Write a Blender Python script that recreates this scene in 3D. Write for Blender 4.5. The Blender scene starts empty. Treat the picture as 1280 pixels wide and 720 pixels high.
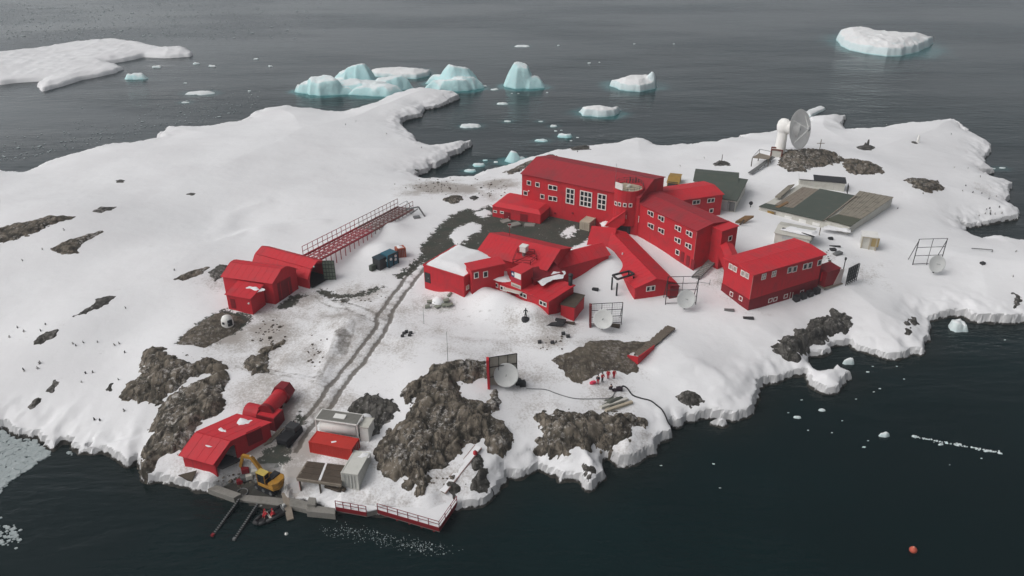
import bpy, bmesh, math, random
import numpy as np
from mathutils import Vector, Matrix

# ---------------------------------------------------------------- camera, sky, sun, exposure
SC = bpy.context.scene
COL = SC.collection
R = math.radians
FPX, HOR, CZ = 1000.0, -180.0, 78.0           # focal length in photo pixels, horizon row, camera height
TH = math.atan((360 - HOR) / FPX)
CT, ST = math.cos(TH), math.sin(TH)
cam = bpy.data.objects.new('camera', bpy.data.cameras.new('camera'))
COL.objects.link(cam)
cam.location = (0, 0, CZ)
cam.rotation_euler = (math.pi / 2 - TH, 0, 0)
cam.data.sensor_width = 36.0
cam.data.lens = 36.0 * FPX / 1280.0
cam.data.clip_start = 0.5
cam.data.clip_end = 20000
SC.camera = cam

SUN_EL, SUN_AZ = 48.0, -110.0                   # degrees; azimuth from +y, negative = left
world = bpy.data.worlds.new('World')
SC.world = world
world.use_nodes = True
wn, wl = world.node_tree.nodes, world.node_tree.links
wn.clear()
sky = wn.new('ShaderNodeTexSky')
sky.sky_type = 'NISHITA'
sky.sun_disc = False
sky.sun_elevation = R(SUN_EL)
sky.sun_rotation = R(SUN_AZ)
sky.air_density = 1.0
sky.dust_density = 6.0
sky.ozone_density = 1.0
hs = wn.new('ShaderNodeHueSaturation')
hs.inputs['Saturation'].default_value = 0.20
tcw = wn.new('ShaderNodeTexCoord')
sep = wn.new('ShaderNodeSeparateXYZ')
mr = wn.new('ShaderNodeMapRange')
mr.inputs['From Min'].default_value = -0.62
mr.inputs['From Max'].default_value = 0.55
mr.inputs['To Min'].default_value = 1.6
mr.inputs['To Max'].default_value = 0.80
mxw = wn.new('ShaderNodeMixRGB')
mxw.blend_type = 'MULTIPLY'
mxw.inputs['Fac'].default_value = 1.0
bg = wn.new('ShaderNodeBackground')
bg.inputs['Strength'].default_value = 0.10
wo = wn.new('ShaderNodeOutputWorld')
wl.new(sky.outputs[0], hs.inputs['Color'])
wl.new(tcw.outputs['Generated'], sep.inputs[0])
wl.new(sep.outputs['X'], mr.inputs['Value'])
wl.new(hs.outputs[0], mxw.inputs['Color1'])
wl.new(mr.outputs[0], mxw.inputs['Color2'])
mrz = wn.new('ShaderNodeMapRange')                # low sky brightened, added to lift the reflection on far water
mrz.interpolation_type = 'SMOOTHSTEP'
for _k, _v in (('From Min', 0.05), ('From Max', 0.62), ('To Min', 2.6), ('To Max', 0.9)): mrz.inputs[_k].default_value = _v
mxz = wn.new('ShaderNodeMixRGB'); mxz.blend_type = 'MULTIPLY'; mxz.inputs['Fac'].default_value = 1.0
mry = wn.new('ShaderNodeMapRange')                # added brightening kept to the sky ahead, so it spares the walls
mry.interpolation_type = 'SMOOTHSTEP'
for _k, _v in (('From Min', -0.1), ('From Max', 0.6), ('To Min', 0.6), ('To Max', 0.0)): mry.inputs[_k].default_value = _v
wl.new(sep.outputs['Y'], mry.inputs['Value'])
adz = wn.new('ShaderNodeMath'); adz.operation = 'ADD'
wl.new(sep.outputs['Z'], adz.inputs[0]); wl.new(mry.outputs[0], adz.inputs[1])
wl.new(adz.outputs[0], mrz.inputs['Value'])
wl.new(mxw.outputs[0], mxz.inputs['Color1'])
wl.new(mrz.outputs[0], mxz.inputs['Color2'])
wl.new(mxz.outputs[0], bg.inputs['Color'])
wl.new(bg.outputs[0], wo.inputs['Surface'])

sun = bpy.data.objects.new('sun', bpy.data.lights.new('sun', 'SUN'))
COL.objects.link(sun)
sun.data.energy = 0.6
sun.data.angle = R(45)
sun.data.color = (1.0, 0.97, 0.94)
_d = Vector((math.sin(R(SUN_AZ)) * math.cos(R(SUN_EL)), math.cos(R(SUN_AZ)) * math.cos(R(SUN_EL)), math.sin(R(SUN_EL))))
sun.rotation_euler = (-_d).to_track_quat('-Z', 'Y').to_euler()

SC.view_settings.view_transform = 'Standard'
SC.view_settings.look = 'None'
SC.view_settings.gamma = 1.0
SC.view_settings.use_curve_mapping = False
SC.view_settings.exposure = -0.27

# ---------------------------------------------------------------- measuring helpers
def ray(px, py):
    dx, dy = (px - 640) / FPX, (360 - py) / FPX
    return np.array([dx, CT + dy * ST, -ST + dy * CT])
def P(px, py, z=0.0):
    d = ray(px, py)
    t = (CZ - z) / (-d[2])
    return Vector((d[0] * t, d[1] * t, z))
def ztop(g, py):
    """height at which the vertical line over ground point g is seen in row py"""
    v = (360 - py) / FPX
    return CZ + (v * g.y * CT - g.y * ST) / (CT + v * ST)

# ---------------------------------------------------------------- noise and distance fields (numpy)
_rs = np.random.RandomState(7)
_tab = _rs.rand(256, 256)
def vnoise(x, y):
    xi, yi = np.floor(x).astype(int), np.floor(y).astype(int)
    fx, fy = x - xi, y - yi
    fx, fy = fx * fx * (3 - 2 * fx), fy * fy * (3 - 2 * fy)
    a = _tab[xi & 255, yi & 255]; b = _tab[(xi + 1) & 255, yi & 255]
    c = _tab[xi & 255, (yi + 1) & 255]; d = _tab[(xi + 1) & 255, (yi + 1) & 255]
    return (a * (1 - fx) + b * fx) * (1 - fy) + (c * (1 - fx) + d * fx) * fy
def fbm(x, y, scale, octv=4, seed=0):
    s, a, t = 0.0, 1.0, 0.0
    x, y = x / scale + seed * 17.3, y / scale + seed * 9.7
    for k in range(octv):
        s = s + a * vnoise(x, y); t += a
        x, y, a = x * 2.03 + 5.1, y * 2.03 + 3.7, a * 0.5
    return s / t                                   # 0..1
def ridged(x, y, scale, octv=4, seed=0):
    s, a, t = 0.0, 1.0, 0.0
    x, y = x / scale + seed * 13.3, y / scale + seed * 7.9
    for k in range(octv):
        s = s + a * (1 - np.abs(2 * vnoise(x, y) - 1)); t += a
        x, y, a = x * 2.1 + 2.2, y * 2.1 + 8.4, a * 0.55
    return s / t
def sstep(a, b, x):
    t = np.clip((x - a) / (b - a), 0, 1)
    return t * t * (3 - 2 * t)
def sdf(poly, x, y):
    """signed distance, positive inside"""
    d2 = np.full(x.shape, 1e12); ins = np.zeros(x.shape, bool)
    n = len(poly)
    for i in range(n):
        ax, ay = poly[i][0], poly[i][1]; bx, by = poly[(i + 1) % n][0], poly[(i + 1) % n][1]
        ex, ey = bx - ax, by - ay
        L = ex * ex + ey * ey + 1e-9
        t = np.clip(((x - ax) * ex + (y - ay) * ey) / L, 0, 1)
        dx, dy = x - ax - t * ex, y - ay - t * ey
        d2 = np.minimum(d2, dx * dx + dy * dy)
        if ay != by:
            c = ((ay > y) != (by > y)) & (x < ex * (y - ay) / (by - ay) + ax)
            ins ^= c
    d = np.sqrt(d2)
    return np.where(ins, d, -d)
def linedist(pts, x, y):
    d2 = np.full(x.shape, 1e12)
    for i in range(len(pts) - 1):
        ax, ay = pts[i][0], pts[i][1]; ex, ey = pts[i + 1][0] - ax, pts[i + 1][1] - ay
        t = np.clip(((x - ax) * ex + (y - ay) * ey) / (ex * ex + ey * ey + 1e-9), 0, 1)
        d2 = np.minimum(d2, (x - ax - t * ex) ** 2 + (y - ay - t * ey) ** 2)
    return np.sqrt(d2)

# ---------------------------------------------------------------- materials
MATS = {}
def nodes_of(name):
    m = bpy.data.materials.new(name)
    m.use_nodes = True
    nt = m.node_tree
    return m, nt.nodes, nt.links, nt.nodes['Principled BSDF']
def mth(N, L, op, a, b=None, clamp=False):
    n = N.new('ShaderNodeMath'); n.operation = op; n.use_clamp = clamp
    for i, v in enumerate((a, b)):
        if v is None: continue
        if isinstance(v, (int, float)): n.inputs[i].default_value = v
        else: L.new(v, n.inputs[i])
    return n.outputs[0]
def mixc(N, L, fac, a, b):
    n = N.new('ShaderNodeMixRGB')
    for k, v in (('Fac', fac), ('Color1', a), ('Color2', b)):
        if isinstance(v, (int, float)): n.inputs[k].default_value = v
        elif isinstance(v, tuple): n.inputs[k].default_value = (*v, 1)
        else: L.new(v, n.inputs[k])
    return n.outputs[0]
def noi(N, L, vec, scale, detail=4, rough=0.55):
    n = N.new('ShaderNodeTexNoise')
    n.inputs['Scale'].default_value = scale; n.inputs['Detail'].default_value = detail
    n.inputs['Roughness'].default_value = rough
    if vec is not None: L.new(vec, n.inputs['Vector'])
    return n.outputs['Fac']
def rng(N, L, v, a, b, c=0.0, d=1.0, smooth=True):
    n = N.new('ShaderNodeMapRange')
    if smooth: n.interpolation_type = 'SMOOTHSTEP'
    L.new(v, n.inputs['Value'])
    for k, q in zip(('From Min', 'From Max', 'To Min', 'To Max'), (a, b, c, d)): n.inputs[k].default_value = q
    return n.outputs[0]
def bump(N, L, b, h, strength, dist=0.1):
    n = N.new('ShaderNodeBump'); n.inputs['Strength'].default_value = strength; n.inputs['Distance'].default_value = dist
    L.new(h, n.inputs['Height']); L.new(n.outputs[0], b.inputs['Normal'])
def paint(name, col, rough=0.55, dirt=0.35, dcol=None, scale=0.5, metal=0.0, bmp=0.0):
    """painted or plain surface: base colour with weathering blotches and fine streaks"""
    if name in MATS: return MATS[name]
    m, N, L, b = nodes_of(name)
    g = N.new('ShaderNodeNewGeometry').outputs['Position']
    n1 = noi(N, L, g, scale, 5, 0.6)
    mp = N.new('ShaderNodeMapping'); mp.inputs['Scale'].default_value = (2.2, 2.2, 0.35); L.new(g, mp.inputs['Vector'])
    n2 = noi(N, L, mp.outputs[0], scale * 2.5, 4, 0.6)
    dcol = dcol or tuple(c * 0.55 + 0.02 for c in col)
    f1 = rng(N, L, n1, 0.45, 0.75)
    f2 = rng(N, L, n2, 0.5, 0.8)
    f = mth(N, L, 'MULTIPLY', mth(N, L, 'MAXIMUM', f1, f2), dirt)
    L.new(mixc(N, L, f, col, dcol), b.inputs['Base Color'])
    b.inputs['Roughness'].default_value = rough
    b.inputs['Metallic'].default_value = metal
    b.inputs['Specular IOR Level'].default_value = 0.3
    if bmp: bump(N, L, b, noi(N, L, g, 6, 3), bmp, 0.05)
    MATS[name] = m
    return m
RED = paint('red_paint', (0.50, 0.022, 0.032), 0.65, 0.75, (0.30, 0.030, 0.036), 0.4)
REDROOF = paint('red_roof_sheet', (0.55, 0.024, 0.035), 0.65, 0.8, (0.38, 0.045, 0.052), 0.3)
REDOLD = paint('faded_red_roof_sheet', (0.37, 0.028, 0.038), 0.7, 0.8, (0.22, 0.045, 0.050), 0.2)
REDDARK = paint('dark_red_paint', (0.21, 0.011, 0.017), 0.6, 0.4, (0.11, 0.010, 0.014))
WHITE = paint('white_paint', (0.78, 0.775, 0.75), 0.5, 0.3, (0.5, 0.49, 0.45))
OFFWHITE = paint('weathered_white_paint', (0.56, 0.55, 0.50), 0.6, 0.5, (0.32, 0.30, 0.26))
BEIGE = paint('beige_steel', (0.46, 0.42, 0.33), 0.6, 0.5, (0.28, 0.24, 0.18))
GREYL = paint('light_grey_steel', (0.42, 0.43, 0.43), 0.55, 0.4)
GREYM = paint('grey_steel', (0.17, 0.175, 0.175), 0.55, 0.4, metal=0.2)
GREYD = paint('dark_steel', (0.035, 0.035, 0.037), 0.6, 0.4)
BLACK = paint('black_rubber', (0.012, 0.012, 0.014), 0.7, 0.3)
GLASS = paint('dark_window_glass', (0.02, 0.022, 0.025), 0.12, 0.1)
FRAMEW = paint('white_window_frame', (0.75, 0.73, 0.70), 0.5, 0.2)
GREEN = paint('dark_green_roof_sheet', (0.075, 0.09, 0.075), 0.7, 0.5, (0.11, 0.11, 0.09), 0.4)
GREENP = paint('greyish_green_door', (0.16, 0.19, 0.15), 0.6, 0.4)
CONC = paint('concrete', (0.24, 0.23, 0.21), 0.85, 0.6, (0.12, 0.115, 0.10), 0.8, bmp=0.3)
WOOD = paint('weathered_grey_wood', (0.25, 0.215, 0.175), 0.85, 0.6, (0.13, 0.10, 0.075), 0.9, bmp=0.3)
WOODD = paint('dark_brown_wood', (0.085, 0.066, 0.05), 0.85, 0.6, (0.05, 0.04, 0.03), 0.9, bmp=0.3)
WOODPALE = paint('pale_wood', (0.45, 0.40, 0.31), 0.85, 0.5, (0.3, 0.22, 0.13), 0.9)
YELLOW = paint('orange_yellow_paint', (0.42, 0.215, 0.03), 0.6, 0.6, (0.2, 0.11, 0.03), 1.2)
OCHRE = paint('ochre_paint', (0.36, 0.22, 0.05), 0.6, 0.5, (0.2, 0.12, 0.04))
ORANGE = paint('rusty_orange_paint', (0.40, 0.10, 0.05), 0.6, 0.5, (0.25, 0.07, 0.04))
TEALB = paint('dark_teal_paint', (0.03, 0.12, 0.17), 0.5, 0.3)
NAVY = paint('flag_blue_paint', (0.012, 0.025, 0.11), 0.6, 0.1)
SKIN = paint('skin', (0.45, 0.27, 0.19), 0.6, 0.1)
HAIR = paint('dark_hair', (0.02, 0.015, 0.012), 0.7, 0.1)
PARKA = paint('red_parka', (0.45, 0.018, 0.03), 0.8, 0.2)
PARKAD = paint('dark_parka', (0.03, 0.018, 0.026), 0.8, 0.2)
PINK = paint('pink_red_fabric', (0.62, 0.05, 0.10), 0.8, 0.2)
TROUS = paint('dark_trousers', (0.028, 0.026, 0.03), 0.85, 0.2)
DISH = paint('pale_grey_dish', (0.64, 0.65, 0.64), 0.5, 0.25, scale=0.9)
ANTW = paint('antenna_white', (0.86, 0.855, 0.835), 0.5, 0.25, (0.5, 0.48, 0.44))
ROOFBEIGE = paint('beige_roof_membrane', (0.42, 0.36, 0.27), 0.8, 0.5, (0.2, 0.16, 0.12), 0.9)

def snow_mat(name, dirty=False):
    m, N, L, b = nodes_of(name)
    g = N.new('ShaderNodeNewGeometry').outputs['Position']
    n1 = noi(N, L, g, 0.06, 5, 0.55); n2 = noi(N, L, g, 1.3, 5, 0.6)
    c = mixc(N, L, rng(N, L, n1, 0.35, 0.7), (0.80, 0.805, 0.82), (0.745, 0.745, 0.76))
    c = mixc(N, L, mth(N, L, 'MULTIPLY', rng(N, L, n2, 0.55, 0.8), 0.3), c, (0.66, 0.655, 0.66))
    b.inputs['Roughness'].default_value = 0.9
    b.inputs['Specular IOR Level'].default_value = 0.1
    h = mth(N, L, 'ADD', noi(N, L, g, 0.8, 6, 0.6), mth(N, L, 'MULTIPLY', noi(N, L, g, 5, 4, 0.6), 0.18))
    bump(N, L, b, h, 0.22, 0.25)
    if dirty:
        def att(nm):
            a = N.new('ShaderNodeAttribute'); a.attribute_name = nm; return a.outputs['Fac']
        nA = noi(N, L, g, 0.9, 6, 0.65); nB = noi(N, L, g, 3.0, 8, 0.72); nC = noi(N, L, g, 0.25, 4, 0.6)
        # grit and dirt strewn on the snow
        s = mth(N, L, 'ADD', mth(N, L, 'MULTIPLY', att('dirty'), 0.75), mth(N, L, 'MULTIPLY', nB, 0.85))
        c = mixc(N, L, mth(N, L, 'MULTIPLY', rng(N, L, mth(N, L, 'ADD', s, mth(N, L, 'MULTIPLY', nC, 0.75)), 0.92, 1.32), 0.8), c, (0.30, 0.265, 0.235))
        # wheel tracks
        t = mth(N, L, 'ADD', att('track'), mth(N, L, 'MULTIPLY', mth(N, L, 'SUBTRACT', nA, 0.5), 1.1))
        c = mixc(N, L, mth(N, L, 'MULTIPLY', rng(N, L, t, 0.28, 0.80), 0.85), c, (0.115, 0.10, 0.083))
        # bare gravel
        q = mth(N, L, 'ADD', att('gravel'), mth(N, L, 'MULTIPLY', mth(N, L, 'SUBTRACT', nA, 0.5), 5.0))
        q = mth(N, L, 'ADD', q, mth(N, L, 'MULTIPLY', mth(N, L, 'SUBTRACT', nB, 0.5), 2.2))
        gf = rng(N, L, q, -0.2, 0.35)
        gc = mixc(N, L, rng(N, L, nB, 0.35, 0.7), (0.052, 0.052, 0.045), (0.105, 0.098, 0.082))
        gc = mixc(N, L, rng(N, L, nC, 0.42, 0.62), gc, (0.058, 0.064, 0.053))
        gc = mixc(N, L, mth(N, L, 'MULTIPLY', rng(N, L, nA, 0.62, 0.72), 0.7), gc, (0.5, 0.49, 0.48))
        c = mixc(N, L, gf, c, gc)
        # greyer on the low steep faces of the shore edge
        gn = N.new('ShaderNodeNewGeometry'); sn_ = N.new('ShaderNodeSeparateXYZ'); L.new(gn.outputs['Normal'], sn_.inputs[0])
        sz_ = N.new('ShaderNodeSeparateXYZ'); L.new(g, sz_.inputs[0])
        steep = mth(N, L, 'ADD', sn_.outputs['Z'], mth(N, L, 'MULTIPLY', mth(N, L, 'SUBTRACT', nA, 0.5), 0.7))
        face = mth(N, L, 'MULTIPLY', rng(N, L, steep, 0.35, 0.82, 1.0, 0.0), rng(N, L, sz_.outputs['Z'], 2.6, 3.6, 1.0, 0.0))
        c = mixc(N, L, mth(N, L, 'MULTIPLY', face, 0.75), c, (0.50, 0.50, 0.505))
        # wet rock foot of the shore
        sx = N.new('ShaderNodeSeparateXYZ'); L.new(g, sx.inputs[0])
        wet = mth(N, L, 'ADD', sx.outputs['Z'], mth(N, L, 'MULTIPLY', mth(N, L, 'SUBTRACT', nA, 0.5), 1.6))
        c = mixc(N, L, rng(N, L, wet, 0.25, 0.5, 1.0, 0.0), c, (0.045, 0.042, 0.037))
    L.new(c, b.inputs['Base Color'])
    MATS[name] = m
    return m
SNOW = snow_mat('snow')
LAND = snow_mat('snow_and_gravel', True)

def rock_mat(name, c1, c2, c3, snow=0.5, lines=0.8):
    m, N, L, b = nodes_of(name)
    g = N.new('ShaderNodeNewGeometry'); p = g.outputs['Position']
    n1 = noi(N, L, p, 0.22, 5, 0.6); n2 = noi(N, L, p, 1.1, 7, 0.66)
    mp = N.new('ShaderNodeMapping'); mp.inputs['Rotation'].default_value = (0.4, 0.2, 0.75); mp.inputs['Scale'].default_value = (1.5, 0.32, 0.9)
    L.new(p, mp.inputs['Vector'])
    n4 = noi(N, L, mp.outputs[0], 0.5, 6, 0.58)
    c = mixc(N, L, rng(N, L, n1, 0.40, 0.60), c1, c2)
    c = mixc(N, L, rng(N, L, n2, 0.44, 0.66), c, c3)
    crack = rng(N, L, mth(N, L, 'ABSOLUTE', mth(N, L, 'SUBTRACT', n4, 0.5)), 0.0, 0.030, 1.0, 0.0)
    c = mixc(N, L, mth(N, L, 'MULTIPLY', crack, lines), c, (0.020, 0.017, 0.014))
    sa = N.new('ShaderNodeAttribute'); sa.attribute_name = 'seam'        # darker joints between the rock bosses
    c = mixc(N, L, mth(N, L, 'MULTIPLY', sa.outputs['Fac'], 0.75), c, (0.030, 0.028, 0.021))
    sx = N.new('ShaderNodeSeparateXYZ'); L.new(g.outputs['Normal'], sx.inputs[0])
    n3 = noi(N, L, p, 1.5, 7, 0.75); n5 = noi(N, L, p, 0.2, 3, 0.5)
    sn = mth(N, L, 'ADD', n3, mth(N, L, 'MULTIPLY', mth(N, L, 'SUBTRACT', n5, 0.5), 0.35))
    sn = mth(N, L, 'MULTIPLY', rng(N, L, sn, 0.53, 0.66), rng(N, L, sx.outputs['Z'], 0.45, 0.85))
    c = mixc(N, L, mth(N, L, 'MULTIPLY', sn, snow), c, (0.52, 0.50, 0.48))
    L.new(c, b.inputs['Base Color'])
    b.inputs['Roughness'].default_value = 0.85
    b.inputs['Specular IOR Level'].default_value = 0.25
    h = mth(N, L, 'SUBTRACT', mth(N, L, 'ADD', n2, mth(N, L, 'MULTIPLY', n4, 1.5)), mth(N, L, 'MULTIPLY', crack, 0.5))
    bump(N, L, b, h, 0.6, 0.45)
    MATS[name] = m
    return m
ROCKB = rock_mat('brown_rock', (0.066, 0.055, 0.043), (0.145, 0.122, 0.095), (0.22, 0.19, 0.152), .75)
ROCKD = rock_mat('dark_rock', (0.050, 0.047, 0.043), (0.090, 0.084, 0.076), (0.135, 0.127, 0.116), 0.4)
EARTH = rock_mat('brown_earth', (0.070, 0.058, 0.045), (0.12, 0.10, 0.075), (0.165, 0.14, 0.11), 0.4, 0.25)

def ice_mat(name, deep, pale, foot=0.8):
    m, N, L, b = nodes_of(name)
    g = N.new('ShaderNodeNewGeometry'); p = g.outputs['Position']
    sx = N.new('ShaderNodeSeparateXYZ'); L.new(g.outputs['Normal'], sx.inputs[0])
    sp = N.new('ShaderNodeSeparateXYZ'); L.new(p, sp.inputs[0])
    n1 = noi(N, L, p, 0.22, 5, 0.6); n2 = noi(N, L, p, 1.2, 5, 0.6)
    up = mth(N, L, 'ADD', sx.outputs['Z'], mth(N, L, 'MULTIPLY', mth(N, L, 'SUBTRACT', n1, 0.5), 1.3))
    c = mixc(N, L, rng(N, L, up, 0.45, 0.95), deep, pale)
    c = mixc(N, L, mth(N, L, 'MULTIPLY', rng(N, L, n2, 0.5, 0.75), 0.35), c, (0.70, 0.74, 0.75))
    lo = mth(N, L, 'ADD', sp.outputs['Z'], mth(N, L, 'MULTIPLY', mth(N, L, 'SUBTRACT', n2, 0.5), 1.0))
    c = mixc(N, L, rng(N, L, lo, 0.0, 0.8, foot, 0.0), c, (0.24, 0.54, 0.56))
    L.new(c, b.inputs['Base Color'])
    b.inputs['Roughness'].default_value = 0.7
    b.inputs['Specular IOR Level'].default_value = 0.25
    bump(N, L, b, mth(N, L, 'ADD', noi(N, L, p, 0.9, 5, 0.65), n1), 0.5, 0.5)
    MATS[name] = m
    return m
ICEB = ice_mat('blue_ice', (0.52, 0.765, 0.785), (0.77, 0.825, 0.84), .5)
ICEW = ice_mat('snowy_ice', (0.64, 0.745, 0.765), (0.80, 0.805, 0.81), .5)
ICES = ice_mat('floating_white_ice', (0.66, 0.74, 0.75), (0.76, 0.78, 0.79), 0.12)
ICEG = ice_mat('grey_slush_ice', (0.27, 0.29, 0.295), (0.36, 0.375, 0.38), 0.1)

# ---------------------------------------------------------------- mesh and object helpers
def link(name, me, parent=None, loc=None):
    o = bpy.data.objects.new(name, me)
    COL.objects.link(o)
    if parent: o.parent = parent
    if loc is not None: o.location = loc
    return o
def tag(o, label=None, cat=None, group=None, kind=None):
    if label: o['label'] = label
    if cat: o['category'] = cat
    if group: o['group'] = group
    if kind: o['kind'] = kind
    return o
def thing(name, loc, label, cat, group=None, rz=0.0):
    o = bpy.data.objects.new(name, None)
    COL.objects.link(o)
    o.location = loc
    o.rotation_euler = (0, 0, rz)
    o.empty_display_size = 0.5
    return tag(o, label, cat, group)
def copy_tree(o, parent=None):
    c = o.copy(); COL.objects.link(c)
    if parent: c.parent = parent
    for ch in [q for q in bpy.data.objects if q.parent == o]: copy_tree(ch, c)
    return c
def V(*a): return Vector(a)
Z = Vector((0, 0, 1))
class MB:
    """collects faces in world (or local) coordinates; build() links them as one mesh object"""
    def __init__(s): s.v, s.f, s.m = [], [], []
    def add(s, vs, fs, mi=0):
        n = len(s.v); s.v += [Vector(q) for q in vs]
        s.f += [tuple(i + n for i in f) for f in fs]; s.m += [mi] * len(fs)
        return s
    def box(s, c, ex, ey, ez, mi=0):
        """centre and three half-extent vectors"""
        c = Vector(c)
        vs = [c + ex * a + ey * b + ez * d for d in (-1, 1) for b in (-1, 1) for a in (-1, 1)]
        return s.add(vs, [(0, 2, 3, 1), (4, 5, 7, 6), (0, 1, 5, 4), (2, 6, 7, 3), (0, 4, 6, 2), (1, 3, 7, 5)], mi)
    def beam(s, p, q, w, h=None, mi=0):
        p, q = Vector(p), Vector(q); h = h or w
        d = q - p; L = d.length
        if L < 1e-6: return s
        d.normalize()
        x = d.cross(Z) if abs(d.z) < 0.98 else d.cross(V(1, 0, 0))
        x.normalize(); y = x.cross(d).normalized()
        return s.box((p + q) / 2, x * (w / 2), d * (L / 2), y * (h / 2), mi)
    def cyl(s, p, q, r0, r1=None, n=14, cap=True, mi=0):
        p, q = Vector(p), Vector(q); r1 = r0 if r1 is None else r1
        d = (q - p).normalized()
        x = d.cross(Z) if abs(d.z) < 0.98 else d.cross(V(1, 0, 0))
        x.normalize(); y = d.cross(x)
        vs = []
        for c, r in ((p, r0), (q, r1)):
            vs += [c + (x * math.cos(2 * math.pi * k / n) + y * math.sin(2 * math.pi * k / n)) * r for k in range(n)]
        fs = [(k, (k + 1) % n, n + (k + 1) % n, n + k) for k in range(n)]
        if cap: fs += [tuple(range(n - 1, -1, -1)), tuple(range(n, 2 * n))]
        return s.add(vs, fs, mi)
    def tube(s, pts, r, n=8):
        for a, b in zip(pts[:-1], pts[1:]): s.cyl(a, b, r, r, n)
        return s
    def prism(s, poly, ext, mi=0):
        """planar polygon swept along a vector"""
        n = len(poly); poly = [Vector(q) for q in poly]
        vs = poly + [q + ext for q in poly]
        fs = [tuple(range(n - 1, -1, -1)), tuple(range(n, 2 * n))]
        fs += [(k, (k + 1) % n, n + (k + 1) % n, n + k) for k in range(n)]
        return s.add(vs, fs, mi)
    def lathe(s, c, axis, prof, n=24, mi=0):
        """prof: (distance along axis, radius)"""
        d = Vector(axis).normalized(); c = Vector(c)
        x = d.cross(Z) if abs(d.z) < 0.98 else d.cross(V(1, 0, 0))
        x.normalize(); y = d.cross(x)
        vs, fs = [], []
        for (t, r) in prof:
            vs += [c + d * t + (x * math.cos(2 * math.pi * k / n) + y * math.sin(2 * math.pi * k / n)) * max(r, 1e-3) for k in range(n)]
        for i in range(len(prof) - 1):
            fs += [(i * n + k, i * n + (k + 1) % n, (i + 1) * n + (k + 1) % n, (i + 1) * n + k) for k in range(n)]
        return s.add(vs, fs, mi)
    def build(s, name, mat, parent=None, smooth=False, bevel=0.0):
        off = parent_loc(parent)
        me = bpy.data.meshes.new(name)
        me.from_pydata([tuple(q - off) for q in s.v], [], s.f)
        for k in (mat if isinstance(mat, (list, tuple)) else [mat]): me.materials.append(k)
        me.polygons.foreach_set('material_index', s.m)
        bm = bmesh.new(); bm.from_mesh(me)
        bmesh.ops.recalc_face_normals(bm, faces=bm.faces)
        bm.to_mesh(me); bm.free()
        if smooth: me.polygons.foreach_set('use_smooth', [True] * len(me.polygons))
        o = link(name, me, parent)
        if bevel:
            b = o.modifiers.new('bevel', 'BEVEL'); b.width = bevel; b.segments = 2; b.limit_method = 'ANGLE'
        return o
def parent_loc(p):
    v = Vector((0, 0, 0))
    while p is not None:
        v = v + p.location; p = p.parent
    return v
def grid_obj(name, X, Y, H, keep, mats, parent=None, smooth=True, attrs=None, crisp=1e9):
    """heightfield mesh from 2-D arrays; keep = mask of vertices"""
    ny, nx = X.shape
    fk = keep[:-1, :-1] | keep[1:, :-1] | keep[:-1, 1:] | keep[1:, 1:]
    idx = np.arange(nx * ny).reshape(ny, nx)
    q = np.stack([idx[:-1, :-1][fk], idx[:-1, 1:][fk], idx[1:, 1:][fk], idx[1:, :-1][fk]], 1)
    used = np.unique(q); remap = np.full(nx * ny, -1); remap[used] = np.arange(len(used))
    q = remap[q]
    off = parent_loc(parent)
    co = np.stack([X.ravel()[used] - off.x, Y.ravel()[used] - off.y, H.ravel()[used] - off.z], 1).astype(np.float32)
    me = bpy.data.meshes.new(name)
    me.vertices.add(len(co)); me.vertices.foreach_set('co', co.ravel())
    me.loops.add(q.size); me.loops.foreach_set('vertex_index', q.ravel().astype(np.int32))
    me.polygons.add(len(q)); me.polygons.foreach_set('loop_start', np.arange(0, q.size, 4, dtype=np.int32))
    me.polygons.foreach_set('loop_total', np.full(len(q), 4, dtype=np.int32))
    zq = co[:, 2][q]; me.polygons.foreach_set('use_smooth', (zq.max(1) - zq.min(1) < crisp) & smooth)
    me.update(calc_edges=True); me.validate()
    for k in (mats if isinstance(mats, (list, tuple)) else [mats]): me.materials.append(k)
    for k, a in (attrs or {}).items():
        at = me.attributes.new(k, 'FLOAT', 'POINT'); at.data.foreach_set('value', a.ravel()[used].astype(np.float32))
    return link(name, me, parent)
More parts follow.
